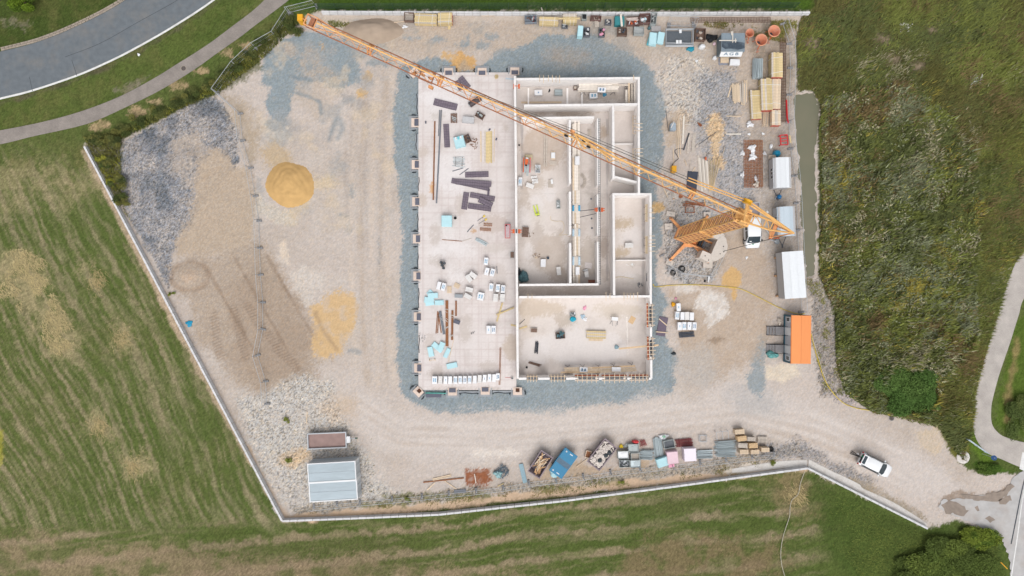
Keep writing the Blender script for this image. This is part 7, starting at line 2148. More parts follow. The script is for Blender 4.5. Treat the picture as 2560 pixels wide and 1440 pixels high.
lump('white_sack', 'white sack above the white bin in the corridor room', 'sack', 1465, 676, 7, 4, 0.4, white_p, ROOM, 6)
boards('pale grey board lying in the corridor room', 1471, 664, 18, 15, 5, 1, mat('pale_board', C(222, 214, 212), rough=0.7), ROOM, th=0.03, name='board', cat='board')
for lab, y0, y1, x in (('timber shoring frame against the east wall of the north-east room', 290, 334, 1586.5), ('timber shoring frame below it in the small east room', 372, 412, 1586.5)):
 e = thing('shoring_frame', lab, 'shoring', x, (y0 + y1) / 2, 0, z=ROOM, ztop=2.0)
 L_ = m(y1 - y0, 2)
 for s in (-1, 1):
  bar('rail', timber, e, (s * 0.2, -L_ / 2, 1.7), (s * 0.2, L_ / 2, 1.7), 0.05)
 for i in range(6):
  yy = -L_ / 2 + i * L_ / 5
  bar('rung', timber, e, (-0.25, yy, 1.75), (0.28, yy, 1.75), 0.035)
  bar('leg', steel_dark, e, (0.2, yy, 0), (0.2, yy, 1.7), 0.025)
pack('white block pallet in the middle of the south-east room', 1573, 613, 20, 12, -2, 0.55, ROOM, 0, 'packs in the rooms')
for lab, yc in (('pale plank formwork on the east wall of the south-east room, lower', 612), ('pale plank formwork on the east wall of the south-east room, upper', 532)):
 e = thing('wall_planks', lab, 'planks', 1617.5, yc, 90, z=ROOM, ztop=2.4)
 for q in range(3):
  beam('plank', timber if q != 1 else timber_y, e, (0, -0.12 + q * 0.12, 1.6 + 0.2 * q), (m(44, 2.4), 0.09, 0.05))
  bar('leg', steel_dark, e, (-0.9 + q * 0.9, 0, 0), (-0.9 + q * 0.9, 0, 1.6), 0.03)
e = thing('wall_window', 'dark narrow opening frame on the east wall of the south-east room', 'frame', 1619, 693, 0, z=ROOM, ztop=1.8)
beam('pane', glass, e, (0, 0.25, 1.2), (0.2, 0.5, 0.06)); beam('pane', glass, e, (0, -0.27, 1.2), (0.2, 0.5, 0.06)); beam('sill', steel_dark, e, (0.08, 0, 0), (0.06, 1.1, 1.2))
cable('yellow_hose', 'thin yellow hose on the floor of the south-east room', 'hose', [(1538, 693), (1555, 692), (1572, 695), (1584, 697)], 0.03, timber_y, ROOM + 0.03)
cable('cable', 'thin yellow cable across the floor of the west room', 'cable', [(1376, 540), (1378, 550), (1392, 553), (1404, 553), (1410, 562), (1408, 578), (1398, 588), (1415, 586), (1424, 592)], 0.02, timber_y, ROOM + 0.03)
scrap('chalky crumbs on the floor of the south-east room', 1575, 664, 14, 4, 12, [timber_g, white_p], ROOM, 21)
scrap('tangle of grey wire at the lower right of the south-east room', 1601, 712, 8, 7, 14, [steel_dark, greyb], ROOM, 22)
lump('drain_cap', 'grey drain cap in the corridor room, upper of three', 'cap', 1478, 497, 2.4, 2.4, 0.06, greyb, ROOM, 3, rough=0.05)
lump('drain_cap', 'grey drain cap in the corridor room, middle of three', 'cap', 1479, 546, 2.4, 2.4, 0.06, greyb, ROOM, 4, rough=0.05)
lump('drain_cap', 'grey drain cap in the corridor room, lowest of three', 'cap', 1480, 570, 2.6, 2.6, 0.06, greyb, ROOM, 5, rough=0.05)
lump('black_ball', 'small black pot near the top of the west room', 'pot', 1298, 362, 2.2, 2.2, 0.25, blackm, ROOM, 5, rough=0.05)
crate('small crate with white foil beside the turquoise bag in the south room', 1432, 786, 14, 10, -5, 0.5, crate_m, 'junk', [white_p, steel_dark, foil], ROOM, seed=13)
lump('turquoise_bag', 'round turquoise bag in the south room', 'bag', 1433, 798, 8, 7, 0.5, mat('turquoise', C(40, 178, 206), rough=0.45, var=0.1), ROOM, 3, rough=0.12)
lump('pink_bag', 'small pink bag in the south room', 'bag', 1462, 770, 4, 6, 0.2, pinkd, ROOM, 5, 25)
lump('foil_scrap', 'crumpled pale blue foil right of the turquoise bag', 'foil', 1457, 791, 5, 6, 0.2, mat('pale_blue_foil', C(196, 220, 236)), ROOM, 6, 30, 0.5)
lump('foil_scrap', 'crumpled clear foil below the pale blue foil', 'foil', 1463, 798, 5, 5, 0.15, foil, ROOM, 7, 60, 0.5)
crate('crate of dark teal fittings in the south room', 1401, 839, 23, 16, -4, 0.5, wood_d, 'junk', [steel_dark, tarp, teal_d, galv], ROOM, seed=15)
lump('fittings_heap', 'tangle of teal metal fittings on the crate in the south room', 'fittings', 1404, 834, 6, 6, 0.4, tarp, ROOM + 0.5, 8, 0, 0.5)
planks('yellow timber stack in the middle of the south room', 1491, 837, 49, 19, 2, 5, timber_y, ROOM, layers=4, th=0.08, straps=0)
plank1('pink-toned board below the yellow timber stack', 1472, 849, 1507, 850, 6, timber, ROOM)
e = thing('wire_trestle', 'wire trestle with white tray in the south room', 'trestle', 1537, 797, 5, z=ROOM, ztop=0.8)
beam('tray', white_p, e, (0, 0, 0.7), (0.8, 0.45, 0.05))
for s in (-1, 1):
 for t in (-1, 1):
  bar('leg', steel_dark, e, (s * 0.5, t * 0.25 - (0.5 if t < 0 else 0), 0), (s * 0.36, t * 0.2, 0.7), 0.02)
 bar('handle', steel_dark, e, (s * 0.36, -0.2, 0.7), (s * 0.2, -0.95, 0.5), 0.02)
boards('tan plywood sheet turned aslant at the right of the south room', 1580.5, 800, 13, 18, 30, 1, mat('tan_ply', C(222, 190, 150), rough=0.8), ROOM, th=0.04, name='plywood', cat='plywood')
plank1('long pale strip on the floor at the right of the south room', 1567, 792, 1570, 888, 4.2, mat('pale_strip', C(240, 232, 226), rough=0.8), ROOM, th=0.05)
crate('flat wooden box at the left of the south room', 1335, 826, 17, 11, 2, 0.3, timber_g, 'flat', wood_d, ROOM, slats=False)
tubes('upright bundle of dark steel rods at the left of the south room', 1341.5, 869, 28, 9, 95, 5, steel_dark, ROOM, layers=2)
tubes('slanting bundle of dark rods near the south-west corner of the south room', 1337.5, 910.5, 28, 6, 17, 4, wood_d, ROOM, layers=2)
lump('black_pot', 'black round pot in the south-west corner of the south room', 'pot', 1317, 919, 2.6, 2.6, 0.3, blackm, ROOM, 5, rough=0.05)
lump('blue_sack', 'blue-grey sack at the foot of the long timber in the south room', 'sack', 1542, 868, 5.5, 5.5, 0.3, mat('dusty_blue', C(156, 184, 196), rough=0.7, var=0.15), ROOM, 7, 0, 0.15)
o = plank1('long orange timber leaning out over the east wall', 1546, 873, 1645, 860, 4.5, mat('orange_plank', C(236, 206, 170)), ROOM + 1.3, th=0.1, zt=1.6)
o.rotation_euler.y = R(-22); o.location.z = 2.0
plank1('short yellow timber beside the spine wall in the south room', 1298, 822, 1318, 816, 4, timber_y, ROOM, th=0.08)
plank1('thin dark rod beside the spine wall in the south room', 1298, 811, 1312, 798, 1.4, steel_dark, ROOM, th=0.04, name='rod', cat='rod')
pack('printed pack on the plank platform of the south wall', 1459, 924.5, 20, 12, 1, 0.45, 1.51, 1, 'packs in the rooms')
pack('plain white pack on the plank platform of the south wall', 1541, 923.5, 22, 11, 1, 0.45, 1.51, 3, 'packs in the rooms')
plank1('yellow timber stub sticking out at the spine wall', 1277, 812, 1291, 815, 4, timber_y, SLAB, th=0.08)
e = boards('purple-brown plywood sheet with two battens east of the south room', 1655.5, 816, 22, 48, 10, 2, mat('purple_ply', C(116, 104, 120), rough=0.6, var=0.08), 0, th=0.03, name='plywood', cat='plywood', jit=0.0)
beam('batten', timber, e, (0, 0.55, 0.08), (1.35, 0.12, 0.06), rz=R(-30)); beam('batten', timber, e, (0.1, -0.75, 0.08), (1.6, 0.12, 0.06), rz=R(5))
for lab, x, y, a, pr in (('block pallet with thin print, alone above the two rows in the east yard', 1697, 768, -3, 2), ('block pallet with blue print, left end of the upper row in the east yard', 1693.5, 789, 4, 1),
       ('plain block pallet, second in the upper row in the east yard', 1706.5, 790, 0, 3), ('plain block pallet, third in the upper row in the east yard', 1718, 790, 0, 0), ('plain block pallet, right end of the upper row in the east yard', 1730, 791, 2, 3),
       ('printed block pallet, left end of the lower row in the east yard', 1699.7, 815.5, -2, 2), ('printed block pallet, second in the lower row in the east yard', 1711, 815, 0, 1), ('block pallet, third in the lower row in the east yard', 1724, 815, 2, 2), ('printed block pallet, right end of the lower row in the east yard', 1736.5, 815.5, 3, 1)):
 pack(lab, x, y, 10.6, 20, a, 0.75, 0.0, pr)
tubes('four dark plastic pipes lying below the block pallets in the east yard', 1716.5, 836, 38, 15, -4, 4, mat('dark_pipe', C(76, 82, 92), rough=0.5), 0, layers=1, r=0.10, name='pipe_bundle', cat='pipes', part='pipe', jit=0.04)
lump('yellow_sack', 'orange-yellow sack at the corner of the east yard pallets', 'sack', 1684, 761, 5, 6, 0.35, yellow, 0, 3)
lump('pink_bag', 'small pink bag north of the east yard pallets', 'bag', 1690, 746, 3, 3, 0.15, pinkd, 0, 4)
lump('dark_lump', 'dark lump of felt south of the east yard pallets', 'felt', 1685, 884, 6, 4, 0.2, membrane, 0, 5)
TIM = [(1697, 290, 1696, 395, 2.2, timber), (1694, 300, 1692, 372, 1.8, timber), (1698, 300, 1702, 386, 1.8, timber), (1710, 290, 1707, 360, 4, lumber_h), (1723, 333, 1709, 375, 3.2, steel_dark), (1724, 336, 1719, 383, 5, timber_g), (1736, 334, 1732, 381, 8, timber_g), (1747, 361, 1792, 329, 1.2, steel_dark), (1683, 370, 1685, 412, 2, timber), (1640 + 105, 388, 1640 + 112, 470, 4, timber_g),
    (1816, 290, 1852, 291, 2.2, timber), (1665, 276, 1671, 328, 1, steel_dark), (1815, 335, 1853, 335, 3, lumber_h), (1748, 356, 1738, 370, 2, timber_g), (1659, 470, 1669, 492, 2.4, timber), (1713, 311, 1727, 311, 1.4, lumber_h), (1722, 445, 1738, 418, 2, timber), (1727, 400, 1722, 446, 1.8, timber_g), (1712, 400, 1717, 414, 2, timber), (1688, 470, 1684, 500, 3, timber)]
TLB = ['thin pale lath, longest of three near the blue-grey hopper', 'thin pale lath, left of three near the blue-grey hopper', 'thin pale lath, right of three near the blue-grey hopper', 'white post lying north-south east of the laths', 'black beam slanting beside the grey planks', 'narrow grey plank right of the black beam', 'broad split grey plank right of the narrow one', 'thin dark rod slanting on the gravel', 'short lath above the orange switch box', 'first grey plank of the fan north of the jib',
    'curved pale lath on gravel right of the sandy patch', 'thin dark rod left of the blue-grey hopper', 'white post lying level right of the sandy patch', 'small grey stick at the end of the dark rod', 'short plank left of the rubble heap below the jib', 'short white stick beside the white post', 'pale lath lying across the black sheet', 'grey lath left of the plank fan', 'tiny slanted stick near the black sheet', 'short pale plank at the rubble heap below the jib']
for (x0, y0, x1, y1, w, mm), lab in zip(TIM, TLB):
 plank1(lab, x0, y0, x1, y1, w, mm, 0.02, th=0.05, name='plank' if w > 2.3 else 'lath', cat='plank' if w > 2.3 else 'lath')
e = thing('plank_fan', 'fan of grey planks and yellow laths spreading north of the jib', 'timber', 1766, 436, 0)
for i in range(5):
 beam('plank', (lumber_h, timber_g)[i % 2], e, (-0.72 + i * 0.22, 0.1 * (i % 2), 0.02 + 0.05 * (i % 2)), (0.19, m(84 - i * 4), 0.05), rz=R(4))
for i in range(8):
 bar('lath', timber_y if i % 2 else timber, e, (0.35 + i * 0.07, -2.3 + 0.05 * i, 0.12), (0.25 + i * 0.21, 2.1 - 0.12 * (i % 3), 0.1), 0.035)
bar('lath', timber, e, (0.75, -1.9, 0.2), (2.35, 3.5, 0.08), 0.035)
boards('black corrugated sheet left of the plank fan', 1730, 452, 26, 48, 6, 1, mat('black_sheet', C(70, 76, 90), rough=0.6, stripes=('X', 4.0, 0.2)), 0, th=0.05, name='black_sheet', cat='sheet')
e = thing('mortar_hopper', 'blue-grey steel hopper with a lath in it near the east wall', 'hopper', 1683, 316, 0, ztop=0.8)
MB().prism([(-0.35, -0.5), (0.35, -0.5), (0.35, 0.35), (0.05, 0.6), (-0.35, 0.3)], 0.05, 0.8).build('tub', mat('hopper_blue', C(164, 178, 190), rough=0.5, var=0.1), e)
bar('lath', lumber_h, e, (-0.3, -0.2, 0.85), (0.1, 0.6, 0.85), 0.05)
e = thing('orange_box', 'small orange box at the head of the plank fan', 'box', 1765, 396, 0, ztop=0.3)
beam('case', red_o, e, (0, 0, 0), (0.2, 0.36, 0.25)); beam('lid', red_o, e, (0, 0, 0.252), (0.18, 0.3, 0.03))
lump('rust_heap', 'small heap of rusty filings on the gravel', 'heap', 1750, 311, 7, 3, 0.1, rustm, 0, 6, 40, 0.4)
mesh_mat('rust-brown mesh mat, upper of two beside the white-roofed wagon', 1882.5, 386, 46, 71, 0, step=0.19, r=0.03)
mesh_mat('rust-brown mesh mat, lower of two beside the white-roofed wagon', 1883, 445, 46, 46, -1, step=0.19, r=0.03)
for i, (x, y, rx, ry, lab) in enumerate(((1882, 370, 9, 10, 'upper clear plastic bag on the rusty mesh mat'), (1883, 391, 9, 10, 'lower clear plastic bag on the rusty mesh mat'), (1857, 382, 6, 6, 'white foil scrap left of the upper mesh mat'), (1857, 436, 7, 5, 'white foil scrap left of the lower mesh mat'), (1892, 460, 8, 6, 'beige sack on the lower mesh mat'), (1891, 447, 3, 9, 'white foil above the beige sack'), (1876, 310, 9, 7, 'white foil tangle below the timber bundles'), (1913, 383, 5, 4, 'white foil scrap left of the wagon'))):
 lump('plastic_scrap', lab, 'plastic', x, y, rx, ry, 0.3, foil if i != 4 else timber_g, 0.08, 20 + i, i * 33, 0.55)
lump('white_jug', 'white jug on the ground left of the red rack', 'jug', 1929, 365, 4, 7, 0.35, white_p, 0, 31, 10, 0.1)
e = thing('red_rack', 'bright red metal rack beside the fence', 'rack', 1961, 349, -6, ztop=0.8)
for s in (-1, 1):
 beam('side', redp, e, (s * 0.45, 0, 0.6), (0.12, 1.3, 0.12))
 for t in (-1, 1):
  beam('leg', redp, e, (s * 0.45, t * 0.6, 0), (0.1, 0.1, 0.6))
for yy in (-0.62, -0.15, 0.2, 0.62):
 beam('cross_bar', redp, e, (0, yy, 0.602), (0.8, 0.11, 0.1))
plank1('yellow board right of the red rack', 1974, 338, 1977, 357, 4, timber_y, 0.3)
cable('red_pipe', 'bright red bent pipe along the fence', 'pipe', [(1966, 250), (1967, 275), (1968, 295), (1971, 308)], 0.10, redp, 0.12)
lump('turquoise_barrel', 'turquoise wrapped drum at the white-roofed wagon', 'drum', 1946, 382, 9, 9, 0.9, mat('turquoise_film', C(40, 160, 200), rough=0.4, var=0.1), 0, 9, rough=0.08)
e = thing('gas_bottle', 'blue gas bottle on a stand between the two curved-roof wagons', 'gas bottle', 1951.5, 491, 0, ztop=0.9)
MB().lathe([(0, 0), (0.28, 0.0), (0.3, 0.5), (0.2, 0.72), (0.07, 0.75), (0.07, 0.85), (0, 0.85)], n=16).build('bottle', mat('gas_blue', C(30, 120, 180), rough=0.4), e)
bar('stand', galv, e, (-0.4, -0.3, 0.05), (-0.3, 0.2, 0.3), 0.06)
for lab, x, y, w, l, a, nl, mm in (('tallest timber bundle at the top of the right-hand stack', 1943, 162, 28, 62, 0, 22, timber_y), ('large yellow timber bundle left of centre in the right-hand stack', 1917, 235.5, 28, 80, -2, 18, timber_y), ('narrow timber bundle at the fence in the right-hand stack', 1941, 234.5, 22, 76, 1, 16, timber), ('low yellow timber bundle at the left of the right-hand stack', 1890, 261, 25, 73, -3, 10, timber_y), ('short timber bundle at the bottom of the right-hand stack', 1941, 294, 22, 38, 0, 16, timber)):
 e = planks(lab, x, y, l, w, 90 + a, 6, mm, 0, layers=nl, th=0.055, straps=2, ends=True)
planks('loose pale squared timbers west of the timber bundles', 1842, 233, 44, 22, 88, 7, timber, 0, layers=2, th=0.09, jit=0.25, gap=0.03, name='loose_timbers')
planks('second batch of loose pale timbers west of the bundles', 1861, 231, 54, 14, 91, 5, timber, 0, layers=2, th=0.09, jit=0.3, gap=0.03, name='loose_timbers')
plank1('single timber leaning left of the loose timbers', 1829, 212, 1820, 243, 3, timber, 0.02, th=0.09)
planks('brushwood-like bundle of thin laths between the timber bundles', 1915, 291, 46, 14, 95, 7, timber, 0, layers=2, th=0.05, jit=0.3, gap=0.05, name='lath_bundle')
tubes('tall bundle of grey steel props left of the timber bundles', 1897, 169, 48, 24, 92, 8, prop_m, 0, layers=8, r=0.05, jit=0.12)
mesh_mat('long dark-red mesh mat lying along the right fence', 1957, 200, 14, 210, 0, step=0.2, r=0.025, m_=mat('dark_rebar', C(112, 78, 64), rough=0.9, var=0.2))
mesh_mat('long brown mesh mat along the foot of the top wall', 1826, 50, 200, 12, 0, step=0.2, r=0.022, m_=mat('dark_rebar', C(112, 78, 64)))
for lab, x, y, r, a in (('orange concrete bucket, smallest of three at the upper right', 1875, 82, 10.5, 100), ('orange concrete bucket, front middle of three at the upper right', 1904, 99, 14.5, 110), ('orange concrete bucket, largest of three at the upper right', 1936, 77, 14.5, 120)):
 e = thing('concrete_bucket', lab, 'concrete bucket', x, y, a, ztop=1.8)
 RR = m(r, 1.8)
 MB().lathe([(RR * 0.35, 0.35), (RR, 1.75), (RR, 1.8), (RR * 0.93, 1.8), (RR * 0.30, 0.42), (0, 0.42)], n=22).build('cone', mat('bucket_orange', C(240, 168, 136), rough=0.5, var=0.08, dirt=0.6, dirtcol=C(226, 204, 192)), e)
 MB().tube((0, 0, 0.43), (0, 0, 0.46), RR * 0.36, 14).build('outlet', steel_dark, e)
 MB().lathe([(RR * 1.0, 1.72), (RR * 1.05, 1.76), (RR * 1.0, 1.8)], n=22).build('rim', mat('bucket_rim', C(240, 170, 130), rough=0.5), e)
 for k_ in range(3):
  a_ = 2.09 * k_ + 0.4
  bar('leg', red_o, e, (math.cos(a_) * RR * 0.9, math.sin(a_) * RR * 0.9, 0), (math.cos(a_) * RR * 0.7, math.sin(a_) * RR * 0.7, 1.1), 0.04)
 MB().path([(RR, 0, 1.7), (RR * 1.5, 0.1, 1.3), (RR * 1.6, 0.2, 0.4), (RR * 1.2, 0.5, 0.2)], 0.03).build('lever', red_o, e)
crate('brown slatted crate left of the timber at the top wall', 1022, 41, 24, 21, 2, 0.9, wood_d, 'bars', timber_g)
planks('large yellow timber bundle at the top wall, left of two', 1064, 46, 56, 25, 2, 8, timber_y, 0, layers=12, th=0.08, straps=2)
planks('yellow timber bundle with painted end at the top wall, right of two', 1112, 45, 36, 28, -2, 8, timber_y, 0, layers=13, th=0.08, straps=2, ends=True)
plank1('short yellow post below the right timber bundle at the top wall', 1124, 50, 1123, 73, 6, timber_y, 0.05, th=0.12)
plank1('thin stick left below the top timber bundles', 985, 56, 1032, 51, 1.6, timber, 0.02)
plank1('narrow plank lying against the top wall', 1203, 37, 1237, 37, 5, timber, 0.02, th=0.1)
lump('plastic_scrap', 'white plastic tangle below the left timber bundle at the top', 'plastic', 1012, 66, 6, 4, 0.1, foil, 0, 41, 0, 0.6)
crate('blue-grey crate of mixed iron, leftmost of the middle stores', 1327, 47, 30, 18, -2, 0.8, mat('blue_grey_paint', C(150, 160, 172), rough=0.6), 'junk', [prop_r, steel_dark, wood_d, crate_m], seed=51)
planks('bright yellow timber bundle right of the mixed iron crate', 1372, 52, 48, 20, 2, 6, timber_y, 0, layers=8, th=0.08, straps=2)
planks('short pale board bundle with white straps in the middle stores', 1425, 45, 35, 23, 0, 6, timber_y, 0, layers=14, th=0.08, straps=3)
plank1('long yellow beam lying across the pale board bundle', 1395, 46, 1450, 46, 4, timber_y, 1.25, th=0.08)
crate('small grey engine box below the pale board bundle', 1412, 65, 16, 10, 0, 0.5, greyb, 'junk', [galv, steel_dark], seed=52)
crate('small dark box with white rim by the top wall', 1461, 41, 12, 14, 0, 0.8, crate_m, 'flat', blackm)
crate('long rusty crate of clamps in the middle stores', 1490, 44, 27, 11, 3, 0.7, mat('dusty_red', C(140, 110, 104), rough=0.8), 'junk', [wood_d, prop_r, timber_g], seed=53)
wooden_pallets('slatted pale pallet below the rusty clamp crate', 1492, 57, 19, 11, 90, 2, timber_g)
crate('dark iron crate right of the slatted pallet', 1521, 54, 16, 12, 0, 0.7, greyb, 'junk', [steel_dark, strap, wood_d], seed=54)
boards('stack of dark turquoise boards at the top wall', 1549, 51.5, 24, 22, 1, 7, mat('petrol_board', C(60, 140, 146), rough=0.6, stripes=('X', 2.0, 0.15)), 0, th=0.11, name='turquoise_boards', cat='boards')
plank1('white post lying over the turquoise boards', 1552, 35, 1555, 66, 5, lumber_h, 0.9, th=0.08)
crate('crate with white and red pipes at the top wall', 1583.5, 52, 30, 20, 0, 0.8, mat('dusty_red', C(140, 110, 104)), 'junk', [white_p, red_o, prop_r], seed=55)
tubes('white and red pipes lying on the crate at the top wall', 1583, 47, 28, 8, -2, 3, mat('pale_pipe', C(226, 210, 202), rough=0.5), 0.75, layers=1, r=0.07, name='pipe_bundle', cat='pipes', part='pipe')
crate('crowded red-brown crate with blue foil in the middle stores', 1613, 45, 26, 24, -2, 1.0, mat('dusty_red', C(140, 110, 104)), 'junk', [crate_m, cyan, galv, foil], seed=56)
crate('tall narrow crate of crumpled metal, rightmost of the middle stores', 1635, 45, 14, 30, 8, 1.1, crate_m, 'junk', [crate_m, blackm, foil], seed=57)
boards('upright pale cyan foam block in the second row of stores', 1451, 77, 13, 26, 5, 9, cyan, 0, th=0.13)
for lab, x, y, w, h_, mm, fm, sd in (('grey crate with white buckets beside the cyan block', 1467, 79, 16, 22, greyb, [white_p, blackm, galv], 61), ('dark crate with pink sack in the second row', 1505, 80, 15, 21, greyb, [pinkd, wood_d, blackm], 62), ('dark brown slatted box in the second row', 1556, 78, 24, 20, wood_d, [timber_g, wood_d, steel_dark], 63)):
 crate(lab, x, y, w, h_, 1, 0.7, mm, 'junk', fm, seed=sd)
crate('pale grey slatted crate in the second row', 1598, 76, 25, 19, 2, 0.9, crate_m, 'bars', mat('pale_slat', C(206, 210, 210), rough=0.6))
boards('grey and beige sheets left of the fence stack', 1640, 72, 24, 14, 0, 3, mat('pale_grey_sheet', C(176, 172, 172), rough=0.7), 0, th=0.08, name='sheets', cat='sheets')
lump('dark_drum', 'small dark drum above the grey sheets', 'drum', 1624, 68, 4, 4, 0.5, tarp, 0, 61, rough=0.08)
boards('cyan foam boards leaning in a stack, left of two before the fence stack', 1633, 96, 17, 30, 5, 6, cyan, 0, th=0.13, jit=0.08); boards('cyan foam boards leaning in a stack, right of two before the fence stack', 1652, 94, 16, 28, 10, 6, cyan, 0, th=0.13, jit=0.08)
boards('turquoise foam offcut at the left foot of the foam stacks', 1624, 103, 10, 20, 15, 2, cyan2, 0, th=0.12)
e = thing('fence_panel_stack', 'stack of grey site-fence panels lying flat in their rack', 'fence panels', 1700, 92, 0, ztop=0.9)
L_, W_ = m(68, 0.9), m(42, 0.9)
for q in range(5):
 z_ = 0.35 + q * 0.11
 for s in (-1, 1):
  bar('frame_tube', galv, e, (-L_ / 2 + random.uniform(-.08, .08), s * W_ / 2, z_), (L_ / 2 + random.uniform(-.08, .08), s * W_ / 2, z_), 0.035)
  bar('frame_tube', galv, e, (s * L_ / 2, -W_ / 2, z_), (s * L_ / 2, W_ / 2 + random.uniform(-.08, .08), z_), 0.035)
 bar('frame_tube', galv, e, (-L_ / 2, -W_ / 2 + 0.15 + q * 0.06, z_), (L_ / 2, -W_ / 2 + 0.15 + q * 0.04, z_), 0.03)
mw_ = MB()
for i in range(30):
 mw_.tube((-L_ / 2 + (i + 0.5) * L_ / 30, -W_ / 2, 0.9), (-L_ / 2 + (i + 0.5) * L_ / 30, W_ / 2, 0.9), 0.008, 3)
mw_.build('wire_grid', galv, e)['kind'] = 'stuff'
beam('dark_base', mat('dark_base', C(96, 104, 112), rough=0.8, var=0.1), e, (0, 0, 0.05), (L_ * 0.92, W_ * 0.88, 0.2))
for (x_, y_) in ((0.05, 0.7), (-0.35, -0.65), (0.05, -0.65)):
 beam('sign_plate', white_p, e, (x_, y_, 0.92), (0.32, 0.45, 0.012))
for lab, x, rz in (('leaning fence panel behind the fence stack, left one', 1668, -2), ('leaning fence panel behind the fence stack, right one', 1672, 3)):
 e = thing('fence_panel_leaning', lab, 'fence panel', x, 66, rz)
 p_ = inst('fence_panel', FP, e, (0, 0, 0.05)); p_.rotation_euler = (R(-18), 0, 0)
 beam('foot', footm, e, (0.1, 0.1, 0), (0.7, 0.26, 0.14), rz=1.57); beam('foot', footm, e, (3.3, 0.1, 0), (0.7, 0.26, 0.14), rz=1.57)
crate('dark brown machine crate right of the fence stack', 1752, 85, 25, 30, 2, 0.9, wood_d, 'junk', [wood_d, timber_g, steel_dark], seed=71)
lump('black_heap', 'black heap of hoses left of the tin shed', 'heap', 1780, 92, 16, 9, 0.6, blackm, 0, 72, 0, 0.45)
lump('white_tank', 'white plastic tank below the machine crate', 'tank', 1757, 114, 9, 6.5, 0.7, white_p, 0, 73, -8, 0.06)
lump('turquoise_tarp', 'turquoise crumpled tarpaulin below the fence stack', 'tarpaulin', 1728, 121, 10, 6, 0.35, tealb, 0, 74, -5, 0.3)
lump('grey_bowl', 'round pinkish bowl beside the tin shed', 'bowl', 1787, 108, 4, 4, 0.3, pinkf, 0, 75, 0, 0.05)
wooden_pallets('wooden pallet on a grey sheet in front of the tin shed', 1812, 149, 20, 14, 0, 3, timber)
boards('grey sheet under the pallet in front of the tin shed', 1808, 154, 24, 18, 0, 1, mat('slate_sheet', C(150, 154, 166), rough=0.7), 0, th=0.04, name='sheet', cat='sheet')
pack('plain white pallet pack in front of the tin shed', 1837.5, 155, 25, 15, 2, 0.6, 0.0, 3)
lump('white_jug', 'dark-lidded white jug at the corner of the tin shed', 'jug', 1788, 143, 5, 6, 0.4, white_p, 0, 76, 30, 0.2)

plank1('blue-grey scaffold board lying left of the skips', 1302, 1160, 1313, 1207, 11, mat('scaffold_board', C(148, 176, 188), rough=0.6, var=0.1), 0.05, th=0.08)

def skip(lab, x, y, l, w, ang, m_, h_=1.4, fill=None):
 e = thing('waste_skip', lab, 'skip', x, y, ang, ztop=h_)
 L_, W_ = m(l, h_), m(w, h_)
 t = 0.06
 bot = 0.72
 ob = [(-L_ / 2 * bot, -W_ / 2 * 0.9), (L_ / 2 * bot, -W_ / 2 * 0.9), (L_ / 2 * bot, W_ / 2 * 0.9), (-L_ / 2 * bot, W_ / 2 * 0.9)]
 ot = [(-L_ / 2, -W_ / 2), (L_ / 2, -W_ / 2), (L_ / 2, W_ / 2), (-L_ / 2, W_ / 2)]
 mb = MB()
 v = [(x_, y_, 0.05) for x_, y_ in ob] + [(x_, y_, h_) for x_, y_ in ot] + [(x_ * 0.95, y_ * 0.92, h_) for x_, y_ in ot] + [(x_ * 0.95, y_ * 0.92, 0.2) for x_, y_ in ob]
 f = [(3, 2, 1, 0)]
 for i in range(4):
  j = (i + 1) % 4
  f += [(i, j, 4 + j, 4 + i), (4 + i, 4 + j, 8 + j, 8 + i), (8 + i, 8 + j, 12 + j, 12 + i)]
 f.append((12, 13, 14, 15))
 mb.add(v, f).build('body', m_, e)
 for s in (-1, 1):
  beam('rim', m_, e, (0, s * W_ / 2, h_ - 0.08), (L_ + 0.08, 0.1, 0.1))
  beam('end_rim', m_, e, (s * L_ / 2, 0, h_ - 0.081), (0.1, W_ - 0.1, 0.1))
  for k_ in (-0.55, 0.55):
   bar('lifting_lug', steel_dark, e, (k_ * L_ / 2, s * (W_ / 2 + 0.02), 0.7), (k_ * L_ / 2, s * (W_ / 2 + 0.14), 0.7), 0.06)
 return e, L_, W_

e, L_, W_ = skip('rusty skip filled with scrap timber, left of the blue skip', 1351, 1161, 62, 34, -57, skipm, 1.2)
for i in range(34):
 beam('timber_scrap', (timber, mat('fresh_scrap', C(212, 170, 126), rough=0.85, var=0.1))[i % 2], e, (random.uniform(-.36, .38) * L_, random.uniform(-.28, .28) * W_, 0.55 + random.uniform(0, 0.5)), (random.uniform(0.5, 1.5), random.uniform(0.06, 0.14), 0.06), rz=random.gauss(0.1, 0.5))
e, L_, W_ = skip('blue lidded skip among the bottom stores', 1408.5, 1158, 68, 37, -54, bluesk, 1.4)
for s in (-1, 1):
 beam('lid', bluesk, e, (s * L_ * 0.30, 0, 1.41), (L_ * 0.40, W_ * 0.98, 0.06))
 beam('lid_label', white_p, e, (s * L_ * 0.42, -W_ * 0.1, 1.475), (0.10, 0.42, 0.005)); beam('lid_hinge', galv, e, (s * L_ * 0.42, W_ * 0.3, 1.475), (0.2, 0.2, 0.03))
beam('lid_bridge', mat('slate_lid', C(88, 116, 138), rough=0.5), e, (0, 0, 1.40), (L_ * 0.2, W_ * 0.98, 0.05))
lump('white_sack', 'big white and turquoise sack leaning at the blue skip', 'sack', 1386, 1184, 11, 14, 0.7, cyan, 0, 81, -30, 0.15)
e, L_, W_ = skip('grey skip heaped with white rubble, right of the white tub', 1505.5, 1136.5, 72, 38, -52, skipm, 1.3)
rub = MB(); rr = random.Random(5)
